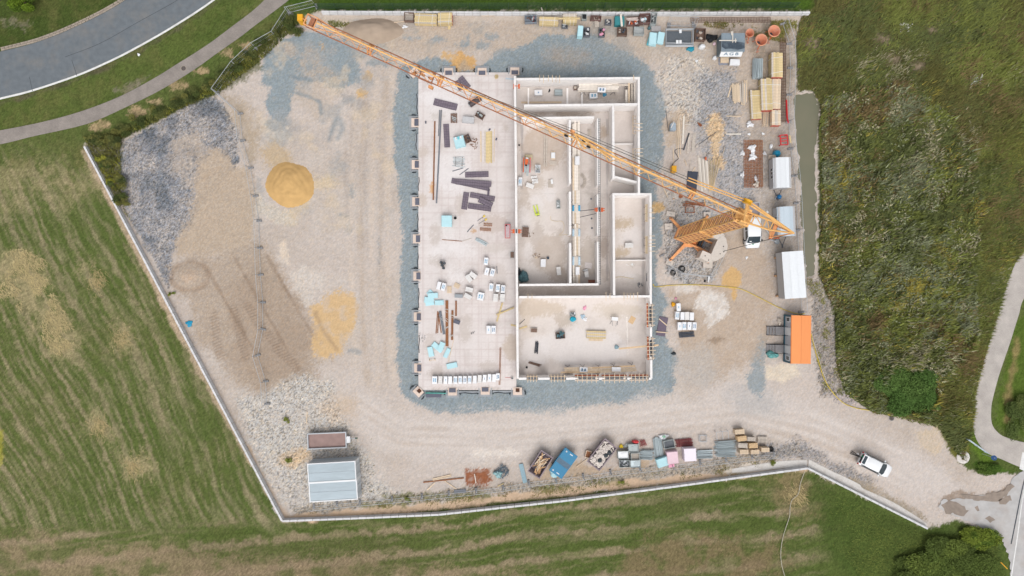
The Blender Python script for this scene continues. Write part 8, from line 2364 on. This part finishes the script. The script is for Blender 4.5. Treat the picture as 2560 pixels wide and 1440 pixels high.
for i in range(420):
 x_, y_ = rr.uniform(-.45, .45) * L_, rr.uniform(-.42, .42) * W_
 s_ = rr.uniform(0.08, 0.26)
 rub.box((x_, y_, 1.05 + 0.25 * math.cos(x_ / L_ * 3) * math.cos(y_ / W_ * 3) + rr.uniform(0, .08)), (s_, s_ * rr.uniform(.5, 1), s_ * 0.7), rz=rr.uniform(0, 3), rx=rr.uniform(-.5, .5))
rub.build('rubble', mat('white_rubble', C(226, 216, 208), rough=0.9, var=0.15, scale=7, objvar=0), e)['kind'] = 'stuff'
for k_, (x_, y_) in enumerate(((0.2, -0.4), (-0.75, -0.2), (0.75, -0.55))):
 MB().lathe([(0, 0.0), (0.32, -0.05), (0.25, 0.08), (0, 0.14)], c=(x_, y_, 1.38), n=9).build('dark_bag', membrane, e)
e = thing('plaster_tub', 'white tub of brown residue between the two skips', 'tub', 1470.5, 1136.5, 15, ztop=0.5)
for s in (-1, 1):
 beam('side', mat('tub_white', C(236, 214, 192), rough=0.6), e, (s * 0.31, 0, 0), (0.08, 0.95, 0.5)); beam('end', MATS['tub_white'], e, (0, s * 0.435, 0), (0.54, 0.08, 0.5))
beam('residue', mat('brown_residue', C(176, 122, 88), rough=0.9), e, (0, 0, 0.05), (0.54, 0.78, 0.3))
plank1('thin stick lying below the plaster tub', 1441, 1167, 1468, 1148, 1.6, timber, 0.02)
lump('yellow_bag', 'yellow bag above the grey box pallets', 'bag', 1553.5, 1116.5, 5, 5, 0.3, mat('bag_yellow', C(246, 214, 60), rough=0.5), 0, 83)
lump('grey_foil', 'grey foil scrap right of the yellow bag', 'foil', 1567, 1114, 8, 5, 0.2, crate_m, 0, 84, -20, 0.5)
lump('red_hopper', 'bright red hood behind the grey box pallets', 'hood', 1590, 1106, 9, 4, 0.7, mat('hood_red', C(244, 80, 84), rough=0.4), 0, 85, 0, 0.08)
tubes('dark red iron frame pieces behind the box pallets', 1608, 1108, 16, 14, 70, 5, prop_r, 0, layers=2, fan=0.4)
for i, (lab, x, y, w, h_, fl, fm) in enumerate((('grey box pallet with white boards, left of the upper row', 1558.5, 1138, 28, 19, 'flat', white_p), ('grey box pallet at the top of the group', 1584, 1121, 26, 20, 'flat', crate_m), ('grey box pallet with pale planks in the centre of the group', 1588.5, 1142, 22, 18, 'bars', timber_g), ('grey box pallet with wire coils, lower left of the group', 1562, 1160, 26, 18, 'junk', [galv, white_p, greyb]), ('grey box pallet with slanted sheet, lower right of the group', 1589, 1160.5, 26, 18, 'flat', prop_m), ('grey box pallet left of the red props', 1673.5, 1111, 26, 20, 'bars', greyb))):
 crate(lab, x, y, w, h_, -2 + (i == 5) * -8, 0.9, crate_m, fl, fm, seed=90 + i)
tubes('bundle of grey couplers right of the box pallets', 1618, 1137, 31, 26, 2, 9, prop_m, 0, layers=3, r=0.05, jit=0.2)
tubes('standing bundle of grey props lying north-south', 1646, 1118, 46, 23, 84, 10, prop_m, 0, layers=3, r=0.05)
tubes('bundle of red-brown props in the bottom stores', 1711, 1107, 40, 20, -6, 8, prop_r, 0, layers=2, r=0.05)
tubes('bundle of grey props beside the white foam block', 1762, 1136, 38, 23, -3, 9, prop_m, 0, layers=3, r=0.05)
tubes('largest heap of grey props left of the wooden pallets', 1815, 1123, 46, 40, -3, 14, prop_m, 0, layers=4, r=0.05, jit=0.3, fan=0.1)
lump('white_bag', 'white bag with green print above the grey props', 'bag', 1660, 1093, 12, 7, 0.4, foil, 0, 91, -10, 0.35, parts=lambda e, a, b, c: MB().box((0, 0.05, c * 1.0), (0.35, 0.3, 0.06)).build('green_print', mat('print_green', C(110, 180, 140), rough=0.5), e))
boards('pale cyan foam stack with grey sheet in the bottom stores', 1656.5, 1156, 28, 22, -18, 6, cyan, 0, th=0.13)
boards('pale pink foam stack in the bottom stores', 1682, 1144, 27, 30, -6, 8, pinkf, 0, th=0.13)
boards('deep pink foam offcut at the foot of the pink stack', 1679, 1164, 14, 7, -8, 2, pinkd, 0, th=0.12)
boards('large white wrapped foam cube in the bottom stores', 1725.5, 1137, 30, 32, -3, 10, mat('white_lilac', C(244, 236, 246), rough=0.5, var=0.03), 0, th=0.13, jit=0.005)
e = thing('wire_basket', 'empty round-cornered wire basket above the props', 'basket', 1758.5, 1097, 0, ztop=0.5)
for z_ in (0.05, 0.5):
 for s in (-1, 1):
  bar('rim', galv, e, (-0.45, s * 0.4, z_), (0.45, s * 0.4, z_), 0.03); bar('rim', galv, e, (s * 0.45, -0.4, z_), (s * 0.45, 0.4, z_), 0.03)
for s in (-1, 1):
 for t in (-1, 0, 1):
  bar('wire', galv, e, (t * 0.4, s * 0.4, 0.05), (t * 0.4, s * 0.4, 0.5), 0.015)
e = thing('steel_racks', 'two upright steel frames above the largest prop heap', 'frames', 1807, 1089, -6, ztop=0.9)
for t in (-0.75, 0.0, 0.75):
 bar('rail', galv, e, (t, -0.5, 0.85), (t, 0.5, 0.85), 0.035); bar('leg', galv, e, (t, -0.5, 0), (t, -0.5, 0.85), 0.03); bar('leg', galv, e, (t, 0.5, 0), (t, 0.5, 0.85), 0.03)
bar('rail', galv, e, (-0.75, 0.5, 0.85), (0.75, 0.5, 0.85), 0.03)
for i, (x, y, w, h_, a, n, mm, lab) in enumerate(((1850, 1080, 23, 12, -5, 7, timber, 'top'), (1855.5, 1097, 22, 13, -8, 8, mat('honey_pallet', C(232, 200, 158), rough=0.85, var=0.1, objvar=0.1), 'second left-hand'), (1878.5, 1098, 20, 10.5, 2, 7, timber_g, 'upper middle'), (1857.5, 1114, 23, 12, 3, 9, timber_g, 'third left-hand'), (1883.5, 1114.5, 21, 12, -3, 9, MATS['honey_pallet'], 'centre right'), (1861, 1130, 20.5, 11, 0, 8, timber, 'bottom left'), (1888, 1130, 20.5, 11, -2, 8, timber, 'bottom middle'), (1914, 1125, 20, 11, 0, 8, timber, 'bottom right'))):
 wooden_pallets(f'pallet in the {lab} stack of the pallet yard', x, y, w, h_, a, n, mm)
wooden_pallets('flat grey pallet at the upper right of the pallet yard', 1906, 1100, 24, 17, 2, 2, timber_g)
e = thing('tyre_stack', 'small dark tyre at the right of the pallet yard', 'tyre', 1929, 1124, 0, ztop=0.3)
MB().lathe([(0.18, 0.0), (0.33, 0.03), (0.36, 0.12), (0.33, 0.22), (0.18, 0.25)], n=16).build('tread', tyre, e); MB().lathe([(0.1, 0.05), (0.18, 0.02), (0.18, 0.2), (0.1, 0.18)], n=14).build('inner_ring', tyre, e)
e = thing('wire_tangle', 'dark blue-grey tangle of wire with foil beside the rust stain', 'wire', 1254, 1178, 0)
rr = random.Random(9)
for i in range(46):
 a_, b_ = rr.uniform(0, 6.28), rr.uniform(0, 6.28); r_ = m(19)
 bar('wire', mat('blue_wire', C(104, 122, 136), rough=0.6, var=0.2), e, (r_ * math.cos(a_) * rr.random(), r_ * math.sin(a_), 0.05 + 0.3 * rr.random()), (r_ * math.cos(b_), r_ * math.sin(b_) * rr.random(), 0.05 + 0.3 * rr.random()), 0.025)
lump('foil_scrap', 'teal and pink foil caught in the wire tangle', 'foil', 1245, 1187, 11, 9, 0.35, mat('teal_foil', C(150, 186, 190), rough=0.4, var=0.2), 0.1, 95, 20, 0.4)
for lab, x0, y0, x1, y1, w, mm in (('pale plank pair left of the rust stain, upper one', 1081, 1198, 1128, 1187, 3.2, timber), ('pale plank pair left of the rust stain, lower one', 1082, 1201, 1128, 1191, 2.6, timber), ('long brown beam left of the rust stain', 1058, 1206, 1160, 1195, 3, brown_b), ('short pale stick pointing down left', 1087, 1207, 1068, 1225, 2.4, timber), ('short pale stick pointing down right', 1112, 1203, 1141, 1223, 2.4, timber), ('white lath standing across the rust stain', 1186, 1185, 1190, 1208, 2, lumber_h), ('yellow stick below the wire tangle', 1244, 1216, 1259, 1209, 2.4, timber_y), ('thin pale lath on the gravel above the trailer', 768, 1030, 766, 1060, 2.2, timber), ('pale peg leaning on the bottom wall', 1826, 1186, 1815, 1166 + 38, 2, timber_g), ('white stake crossing the top wall', 1353, 18, 1358, 33, 3, timber_g)):
 plank1(lab, x0, y0, x1, y1, w, mm, 0.02, th=0.06, name='plank' if w > 2.5 else 'stick', cat='plank' if w > 2.5 else 'stick')
boards('dark plank tray beside the bottom fence', 1150, 1228, 30, 9, -4, 1, greyb, 0, th=0.08, name='tray', cat='tray')
hose_y = mat('yellow_hose', C(226, 200, 84), rough=0.5)
cable('yellow_hose', 'yellow hose running from the building past the sand spill to the office container', 'hose', [(1632, 710), (1640, 717), (1680, 713), (1740, 712), (1800, 716), (1850, 722), (1900, 745), (1950, 770), (1995, 785), (2012, 783)], 0.045, hose_y, 0.05)
cable('yellow_hose', 'yellow hose running from the office container down to the manhole', 'hose', [(2028, 835), (2036, 870), (2048, 910), (2062, 950), (2085, 985), (2110, 1008), (2140, 1020), (2175, 1026), (2210, 1031), (2228, 1040)], 0.05, hose_y, 0.05)
cable('grey_hose', 'pale hose beside the yellow one at the office container', 'hose', [(2029, 840), (2040, 872), (2050, 905), (2058, 930), (2068, 958)], 0.04, timber_g, 0.05)
cable('black_cable', 'black cable snaking above the orange switch box', 'cable', [(1707, 372), (1694, 372), (1687, 378), (1692, 388), (1696, 396), (1690, 402), (1682, 410), (1680, 420)], 0.035, blackm, 0.04)
cable('warning_tape', 'pale tape trailing through the bottom field', 'tape', [(2012, 1178), (2002, 1205), (1995, 1235), (1980, 1250), (1975, 1270), (1974, 1290), (1966, 1315), (1957, 1345), (1952, 1380), (1954, 1410), (1963, 1445)], 0.04, mat('pale_tape', C(206, 200, 182), rough=0.6), 0.12)
for i, (r_, off_) in enumerate(((0.42, 0), (0.34, 0.2))):
 e = thing('cable_coil', ('large', 'small')[i] + ' coil of dark cable inside the crane fence', 'cable', 1704 - i * 22, 673 + i * 9, 0)
 for q in range(4):
  MB().lathe([(r_ - q * 0.06, 0.03 + q * 0.05), (r_ - q * 0.06 + 0.05, 0.06 + q * 0.05), (r_ - q * 0.06, 0.09 + q * 0.05)], c=(0.03 * q, 0.02 * q, 0), n=20).build('loop', blackm, e)
e = thing('white_drum', 'white bent pipe at the south edge of the crane gravel', 'pipe', 1770, 698, 0); bar('pipe', white_p, e, (0, -0.35, 0.12), (0.1, 0.35, 0.12), 0.11); bar('socket', blackm, e, (-0.45, -0.4, 0.1), (-0.4, -0.1, 0.1), 0.12)
for lab, x, y, r in (('round iron manhole cover in the paved footpath', 459, 171, 7), ('dark manhole cover at the end of the yellow hose', 2229, 1046, 6)):
 e = thing('manhole_cover', lab, 'manhole', x, y); RR = m(r)
 MB().lathe([(0, 0.03), (RR * 0.82, 0.03), (RR * 0.82, 0.025), (0, 0.02)], n=24).build('lid', mat('cast_iron', C(104, 96, 92) if r > 6.5 else C(82, 96, 108), rough=0.7, var=0.2, stripes=('X', 6.0, 0.2)), e)
 MB().lathe([(RR * 0.86, 0.022), (RR * 0.86, 0.036), (RR, 0.036), (RR, 0.0)], n=24).build('frame', kerbm if r > 6.5 else greyb, e)
e = thing('shaft_cover', 'round concrete shaft top with brown lid beside the bent path', 'manhole', 2408, 1143); MB().lathe([(0, 0.10), (0.75, 0.10), (0.85, 0.0)], n=22).build('collar', mat('rough_footing', C(206, 202, 198)), e); MB().lathe([(0, 0.13), (0.28, 0.13), (0.3, 0.10)], c=(0, 0.55, 0), n=16).build('lid', mat('clay_lid', C(176, 150, 130), rough=0.8), e)
lump('turquoise_scrap', 'turquoise plastic sheet caught by the left wall', 'plastic', 472, 809, 8, 8, 0.15, mat('turquoise_film', C(40, 160, 200)), 0, 101, 40, 0.45)
lump('teal_tarpaulin', 'teal tarpaulin heaped beside the lower office stairs', 'tarpaulin', 1933, 887, 16, 9, 0.5, mat('sea_tarp', C(104, 168, 166), rough=0.5, var=0.12), 0, 102, 15, 0.25)
lump('foil_scrap', 'grey and orange rubbish bag beside the upper office stairs', 'bag', 1950, 803, 5, 9, 0.4, timber_g, 0, 103, 0, 0.35)
for i, (x, y) in enumerate(((506, 399), (1867, 644), (1742, 152), (1873, 335), (1908, 334), (346, 136), (1919, 530))):
 lump('litter', f'small white scrap of litter, {("on the ballast", "in front of the van", "north of the rubble field", "below the white foil tangle", "above the white-roofed wagon", "on the road verge", "above the pale-roofed wagon")[i]}', 'litter', x, y, 3, 4, 0.08, white_p, 0.3 if i == 0 else 0.02, 110 + i, 30 * i, 0.4)
e = thing('path_barrier', 'pale blue steel barrier at the bend of the light path', 'barrier', 2412, 1096); d = at(2460, 1130) - at(2412, 1096)
bar('top_rail', roof_l, e, (0, 0, 1.0), (d.x, d.y, 1.0), 0.06); bar('low_rail', roof_l, e, (0, 0, 0.5), (d.x, d.y, 0.5), 0.04)
for t in (0, 0.5, 1.0):
 bar('post', roof_l, e, (d.x * t, d.y * t, 0), (d.x * t, d.y * t, 1.0), 0.05)
e = thing('traffic_sign', 'round blue sign on a pole at the bend of the light path', 'traffic sign', 2455, 1134); bar('pole', galv, e, (0, 0, 0), (0, 0, 2.6), 0.04)
MB().lathe([(0, -0.02), (0.32, -0.02), (0.32, 0.02), (0, 0.02)], c=(0, 0, 2.4), axis=(-0.6, 0.6, 0.9), n=18).build('disc', mat('sign_blue', C(70, 110, 170), rough=0.4), e)
e = thing('marker_post', 'yellow marker post at the edge of the bottom right shrubs', 'post', 2505, 1411, 45); bar('pole', yellow, e, (-0.6, 0, 0.4), (0.6, 0, 0.4), 0.06); bar('stake', galv, e, (0, 0, 0), (0, 0, 0.4), 0.03)
leafm = attr_mat('leaves', rough=0.8, spec=0.15, speck=0.15, fine=14.0)

def pick(poly, n, thin=None):
 P_ = np.array(poly, float)
 x = RNG.uniform(P_[:, 0].min(), P_[:, 0].max(), n * 3); y = RNG.uniform(P_[:, 1].min(), P_[:, 1].max(), n * 3)
 ok = polydist(x, y, poly) < 0
 if thin is not None:
  ok &= RNG.random(x.size) < thin(x, y)
 return x[ok][:n], y[ok][:n]

def blades(x, y, ln, w, up, ang, spread, cols, jit=0.0, z0=-0.05):
 """slender leaves: picture positions x, y; length, width, rise; lean direction (world angle)"""
 n = x.size
 k = H / F
 bx, by = (x - 1280) * k, -(y - 720) * k
 a = ang + RNG.normal(0, spread, n)
 L_ = ln * RNG.uniform(0.5, 1.3, n); U_ = up * RNG.uniform(0.4, 1.25, n); W_ = w * RNG.uniform(0.6, 1.4, n) * 0.5
 dx, dy = np.cos(a), np.sin(a)
 V = np.empty((n, 3, 3))
 zb = z0 + U_ * jit * RNG.random(n)
 V[:, 0] = np.stack([bx - dy * W_, by + dx * W_, zb], 1)
 V[:, 1] = np.stack([bx + dy * W_, by - dx * W_, zb], 1)
 V[:, 2] = np.stack([bx + dx * L_, by + dy * L_, zb + U_], 1)
 return V, np.clip(cols * RNG.uniform(0.75, 1.35, (n, 1)), 0.005, 0.8)

def palette(x, y, tab, seed, mixn=0.35):
 """tab: colours; which one grows where follows noise"""
 f = [fbm(x, y, 90, seed + 7 * i, 4, 0.6) + RNG.normal(0, mixn, x.size) + b for i, (c, b) in enumerate(tab)]
 return np.array([c for c, b in tab])[np.argmax(np.array(f), 0)]

VS, CS = [], []
def plant(poly, n, ln, w, up, ang, spread, tab, seed, jit=0.0, thin=None, cl=0.0):
 x, y = pick(poly, n, thin)
 c = palette(x, y, tab, seed)
 if cl:
  hf = vnoise(x / cl, y / cl, seed) * 0.65 + vnoise(x / cl * 2.1, y / cl * 2.1, seed + 1) * 0.35
  up = up * (0.25 + 1.5 * hf ** 1.5); c = c * (0.72 + 0.56 * hf)[:, None]
 v, c = blades(x, y, ln, w, up, ang, spread, c, jit)
 VS.append(v); CS.append(c)

def flush(name, lab):
 o = tri_soup(name, np.concatenate(VS), np.concatenate(CS), leafm)
 VS.clear(); CS.clear()
 return tag(o, lab, None, kind='stuff')

DG, GG, OL, YE, SE, BR = C(106, 114, 68), C(142, 148, 116), C(130, 138, 72), C(172, 160, 78), C(176, 170, 138), C(134, 116, 80)
edge = lambda x, y: sstep(30, -60, polydist(x, y, DENSE) + 80 * fbm(x, y, 110, 77, 5, 0.6)) * (np.hypot((x - 2265) / 70, (y - 978) / 55) > 1)
DENSE = [(2055, 240), (2250, 200), (2420, 330), (2450, 500), (2430, 700), (2440, 850), (2350, 960), (2330, 1045), (2180, 1030), (2110, 980), (2090, 900), (2088, 790), (2052, 690), (2054, 500), (2050, 330)]
bare = lambda x, y: np.clip(sum(-1.2 * np.exp(-((x - a) / r) ** 2 - ((y - b) / (r * 0.7)) ** 2) for a, b, r in ((2205, 100, 26), (2232, 150, 22), (2290, 165, 26), (2330, 75, 16), (2030, 110, 26))) + 1.0, 0.08, 1)
plant(MEADOW, 120000, 0.45, 0.11, 0.6, R(40), 0.8, ((DG, 0.3), (C(110, 108, 62), 0.2), (BR, -0.05), (OL, 0.25), (YE, -0.65), (SE, -0.4)), 300, jit=0.5, cl=26, thin=bare)
plant(DENSE, 150000, 0.42, 0.16, 0.6, R(35), 1.0, ((DG, 0.3), (GG, 0.1), (OL, 0.2), (BR, 0.0), (YE, -0.4), (SE, -0.2)), 320, jit=1.6, thin=edge, cl=20)
plant(DENSE, 30000, 0.20, 0.19, 0.12, 0, 3.1, ((SE, 0.1), (GG, 0.2), (OL, 0.2)), 330, jit=9.0, thin=lambda x, y: edge(x, y) * sstep(0.0, 0.5, fbm(x, y, 40, 78, 4)))
plant([(2400, 380), (2620, 300), (2620, 560), (2530, 660), (2475, 840), (2440, 960), (2428, 1080), (2380, 1000), (2440, 700)], 34000, 0.4, 0.10, 0.4, R(60), 0.7, ((OL, 0.3), (C(150, 142, 74), 0.1), (C(116, 124, 62), 0.2)), 340)
for cx, cy in ((2263, 72), (2228, 222), (2258, 372), (2242, 506), (2440, 200)):
 plant([(cx - 14, cy - 12), (cx + 14, cy - 12), (cx + 14, cy + 12), (cx - 14, cy + 12)], 160, 0.14, 0.2, 0.05, 0, 3.1, ((C(236, 238, 230), 0.5), (GG, 0)), 345, jit=9.0)
flush('meadow_plants', 'dense wild meadow of tall weeds and grasses on the right')
x = RNG.uniform(-40, 2600, 620000); y = RNG.uniform(-40, 1480, 620000)
ok = (polydist(x, y, SITE) > 3) & (polydist(x, y, MEADOW) > 0)
RD = [(p[0], p[1]) for p in RO] + [(p[0], p[1]) for p in RI[::-1]]; PD = list(PU) + list(PL[::-1]); PE = list(PA) + list(PB[::-1])
for q in (RD, PD, PE):
 ok &= polydist(x, y, q) > 2
ok &= ~((x > 2500) & (y > 1180))
x, y = x[ok], y[ok]
k = H / F
c = ground_col((x - 1280) * k, -(y - 720) * k) * 1.22
v, c = blades(x, y, 0.17, 0.05, 0.09, R(-60), 1.2, c)
VS.append(v); CS.append(c)
x, y = pick([(-40, 630), (60, 620), (130, 660), (125, 720), (200, 850), (190, 900), (130, 880), (60, 790), (-40, 710)], 4200, lambda x, y: sstep(-0.1, 0.5, fbm(x, y, 45, 88, 4)))
v, c = blades(x, y, 0.7, 0.06, 0.15, R(-50), 0.5, np.tile(C(206, 188, 140), (x.size, 1))); VS.append(v); CS.append(c)
for cx, cy in ((245, 1065), (330, 1165), (240, 700), (300, 845), (1990, 1240)):
 x, y = RNG.normal(cx, 12, 260), RNG.normal(cy, 15, 260)
 v, c = blades(x, y, 0.6, 0.05, 0.15, R(-55), 0.5, np.tile(C(200, 180, 132), (x.size, 1))); VS.append(v); CS.append(c)
flush('field_grass', 'mown grass of the fields, verges and lawns')
WD = ((C(112, 116, 62), 0.1), (C(140, 140, 70), 0.1), (C(160, 140, 96), 0.0))
plant([(760, 1285), (960, 1252), (1300, 1222), (1640, 1180), (1900, 1150), (1900, 1170), (1640, 1206), (1300, 1246), (960, 1272)], 9000, 0.22, 0.07, 0.2, 0, 3, WD, 350, thin=lambda x, y: sstep(-0.1, 0.5, fbm(x, y, 30, 3, 3)))
plant([(1900, 52), (1995, 52), (1985, 110), (1930, 100), (1760, 64), (1760, 56)], 3500, 0.25, 0.07, 0.2, 0, 3, WD, 352, thin=lambda x, y: sstep(-0.1, 0.5, fbm(x, y, 30, 5, 3)))
plant([(2005, 700), (2050, 690), (2090, 900), (2130, 990), (2060, 980), (2030, 840)], 3500, 0.25, 0.07, 0.2, 0, 3, WD, 354, thin=lambda x, y: sstep(0.1, 0.6, fbm(x, y, 30, 6, 3)))
plant([(330, 560), (420, 720), (560, 1000), (700, 1280), (680, 1270), (540, 1000), (410, 740)], 900, 0.25, 0.08, 0.2, 0, 3, WD, 356, thin=lambda x, y: sstep(0.2, 0.6, fbm(x, y, 24, 7, 3)))
plant([(820, 52), (870, 56), (880, 66), (830, 68)], 350, 0.25, 0.08, 0.2, 0, 3, WD, 357); plant([(600, 1010), (930, 1090), (960, 1230), (700, 1250)], 500, 0.2, 0.08, 0.15, 0, 3, WD, 358, thin=lambda x, y: sstep(0.35, 0.6, fbm(x, y, 20, 9, 3)))
plant([(208, 345), (300, 330), (420, 272), (540, 205), (640, 130), (735, 30), (745, 62), (655, 150), (560, 225), (440, 280), (305, 350), (300, 380), (310, 520), (330, 560), (250, 420)], 26000, 0.35, 0.09, 0.45, R(20), 1.2, ((C(96, 104, 56), 0.2), (C(126, 126, 70), 0.0), (C(150, 150, 64), -0.4)), 360, jit=0.6)
plant([(2060, 1230), (2320, 1335), (2490, 1345), (2512, 1450), (2160, 1450), (2080, 1360)], 20000, 0.25, 0.09, 0.15, R(60), 1.2, ((C(96, 114, 54), 0.2), (C(112, 124, 60), 0.1), (C(90, 104, 50), 0.1)), 362, thin=lambda x, y: sstep(2050, 2400, x) * 0.9 + 0.05)
flush('weeds', 'low weeds on the storage strip, gravel edges and the bank')

def shrub(lab, x, y, rx, ry, h, n, tab, seed, name='shrub', leaf=0.16, lobes=9, cat='shrub'):
 e = thing(name, lab, cat, x, y, ztop=h * 0.5)
 RX, RY = m(rx), m(ry)
 rg = np.random.default_rng(seed)
 lb = np.stack([rg.uniform(-.62, .62, lobes) * RX, rg.uniform(-.62, .62, lobes) * RY, rg.uniform(0.35, 0.75, lobes) * h], 1)
 lr = rg.uniform(0.3, 0.5, lobes)
 i = rg.integers(0, lobes, n)
 d = rg.normal(0, 1, (n, 3)); d /= np.linalg.norm(d, axis=1)[:, None]; d[:, 2] = np.abs(d[:, 2]) * 0.9 - 0.15
 p = lb[i] + d * np.stack([lr[i] * RX, lr[i] * RY, lr[i] * h * 0.8], 1) * (rg.random(n) ** 0.35)[:, None]
 p[:, 2] = np.maximum(p[:, 2], 0.05)
 q1 = rg.normal(0, 1, (n, 3)); q1[:, 2] *= 0.5; q1 *= leaf / np.linalg.norm(q1, axis=1)[:, None]
 q2 = rg.normal(0, 1, (n, 3)); q2[:, 2] *= 0.5; q2 *= leaf * 0.6 / np.linalg.norm(q2, axis=1)[:, None]
 V = np.stack([p - q1, p + q1, p + q2], 1)
 cs = np.array(tab)[rg.integers(0, len(tab), lobes)][i] * rg.uniform(0.7, 1.35, (n, 1))
 o = tri_soup('crown', V, np.clip(cs, 0.005, 0.8), leafm); o.parent = e
 for j in range(min(4, lobes)):
  MB().tube((0, 0, 0), tuple(lb[j]), 0.05, 5, 0.02).build('stem' if cat == 'shrub' else 'trunk', wood_d, e)
 return e

T1 = [C(86, 98, 52), C(104, 110, 62), C(76, 86, 48), C(122, 122, 66)]
BK = [(238, 352), (282, 355), (268, 405), (300, 325), (345, 305), (395, 282), (440, 262), (480, 238), (520, 212), (556, 190), (592, 165), (620, 140), (650, 108), (690, 82), (716, 50), (292, 455), (306, 500), (735, 72)]
for i, (x, y) in enumerate(BK):
 shrub(f'olive shrub on the bank below the curved footpath, {"number " + str(i + 1) + " counted from the left" if False else ("left end", "beside the wall top", "against the long wall", "at the first bare spot", "west of the ballast", "above the ballast", "at the ballast top", "north of the ballast", "left of the fence corner", "at the fence corner", "right of the fence corner", "below the path bend", "by the blue-grey gravel", "above the blue-grey gravel", "at the jib tip", "between wall and ballast", "lowest beside the ballast", "under the jib tip")[i]}', x, y, random.uniform(20, 30), random.uniform(15, 22), random.uniform(0.9, 1.5), 1500, T1, 500 + i, leaf=0.13)
for i, (x, y) in enumerate(((252, 398), (277, 455))):
 shrub(f'yellow-green shrub between the left wall and the ballast, {("upper", "lower")[i]} one', x, y, 15, 10, 0.8, 900, [C(168, 168, 70), C(150, 156, 64)], 540 + i, leaf=0.11)
shrub('broad green reed clump at the lower edge of the meadow', 2265, 978, 84, 68, 1.6, 30000, [C(86, 116, 56), C(96, 124, 62), C(78, 106, 50)], 550, leaf=0.2, lobes=22)
for i, (x, y, rx, ry, n) in enumerate(((2400, 1395, 90, 60, 20000), (2300, 1420, 70, 50, 12000), (2450, 1345, 55, 36, 9000))):
 shrub(('large dark green bush filling the bottom right corner', 'dark green bush left of the corner bush', 'yellow-green bush at the street edge')[i], x, y, rx, ry, 1.2 if i < 2 else 0.9, n, [C(100, 118, 56), C(112, 128, 60), C(92, 108, 52)] if i != 2 else [C(120, 136, 52), C(100, 122, 48)], 560 + i, leaf=0.19, lobes=16)
shrub('bright green tree crown cut off by the top left corner', 62, 6, 38, 24, 2.5, 7000, [C(104, 128, 40), C(90, 114, 40)], 570, name='small_tree', leaf=0.18, cat='tree')
shrub('low green bush beside the bend of the light path', 2470, 1172, 34, 16, 0.7, 3000, [C(84, 112, 44), C(98, 122, 52)], 571, leaf=0.13)
shrub('green bush right of the bend of the light path', 2545, 1040, 36, 60, 1.0, 6000, [C(96, 112, 60), C(110, 122, 66)], 572, leaf=0.15)
for i, (x, y) in enumerate(((430, 733), (1555, 1205), (1020, 1250), (1935, 1158), (805, 1178), (720, 1150), (718, 1050))):
 shrub(f'small weed clump {("at the left wall", "on the bottom fence strip, centre", "on the bottom fence strip, left", "at the pale footing of the bottom wall", "beside the lower container", "left of the container pair", "on the pale rubble")[i]}', x, y, 11, 8, 0.4, 400, [C(120, 134, 60), C(140, 146, 66)], 580 + i, leaf=0.09, lobes=5, name='weed_clump')
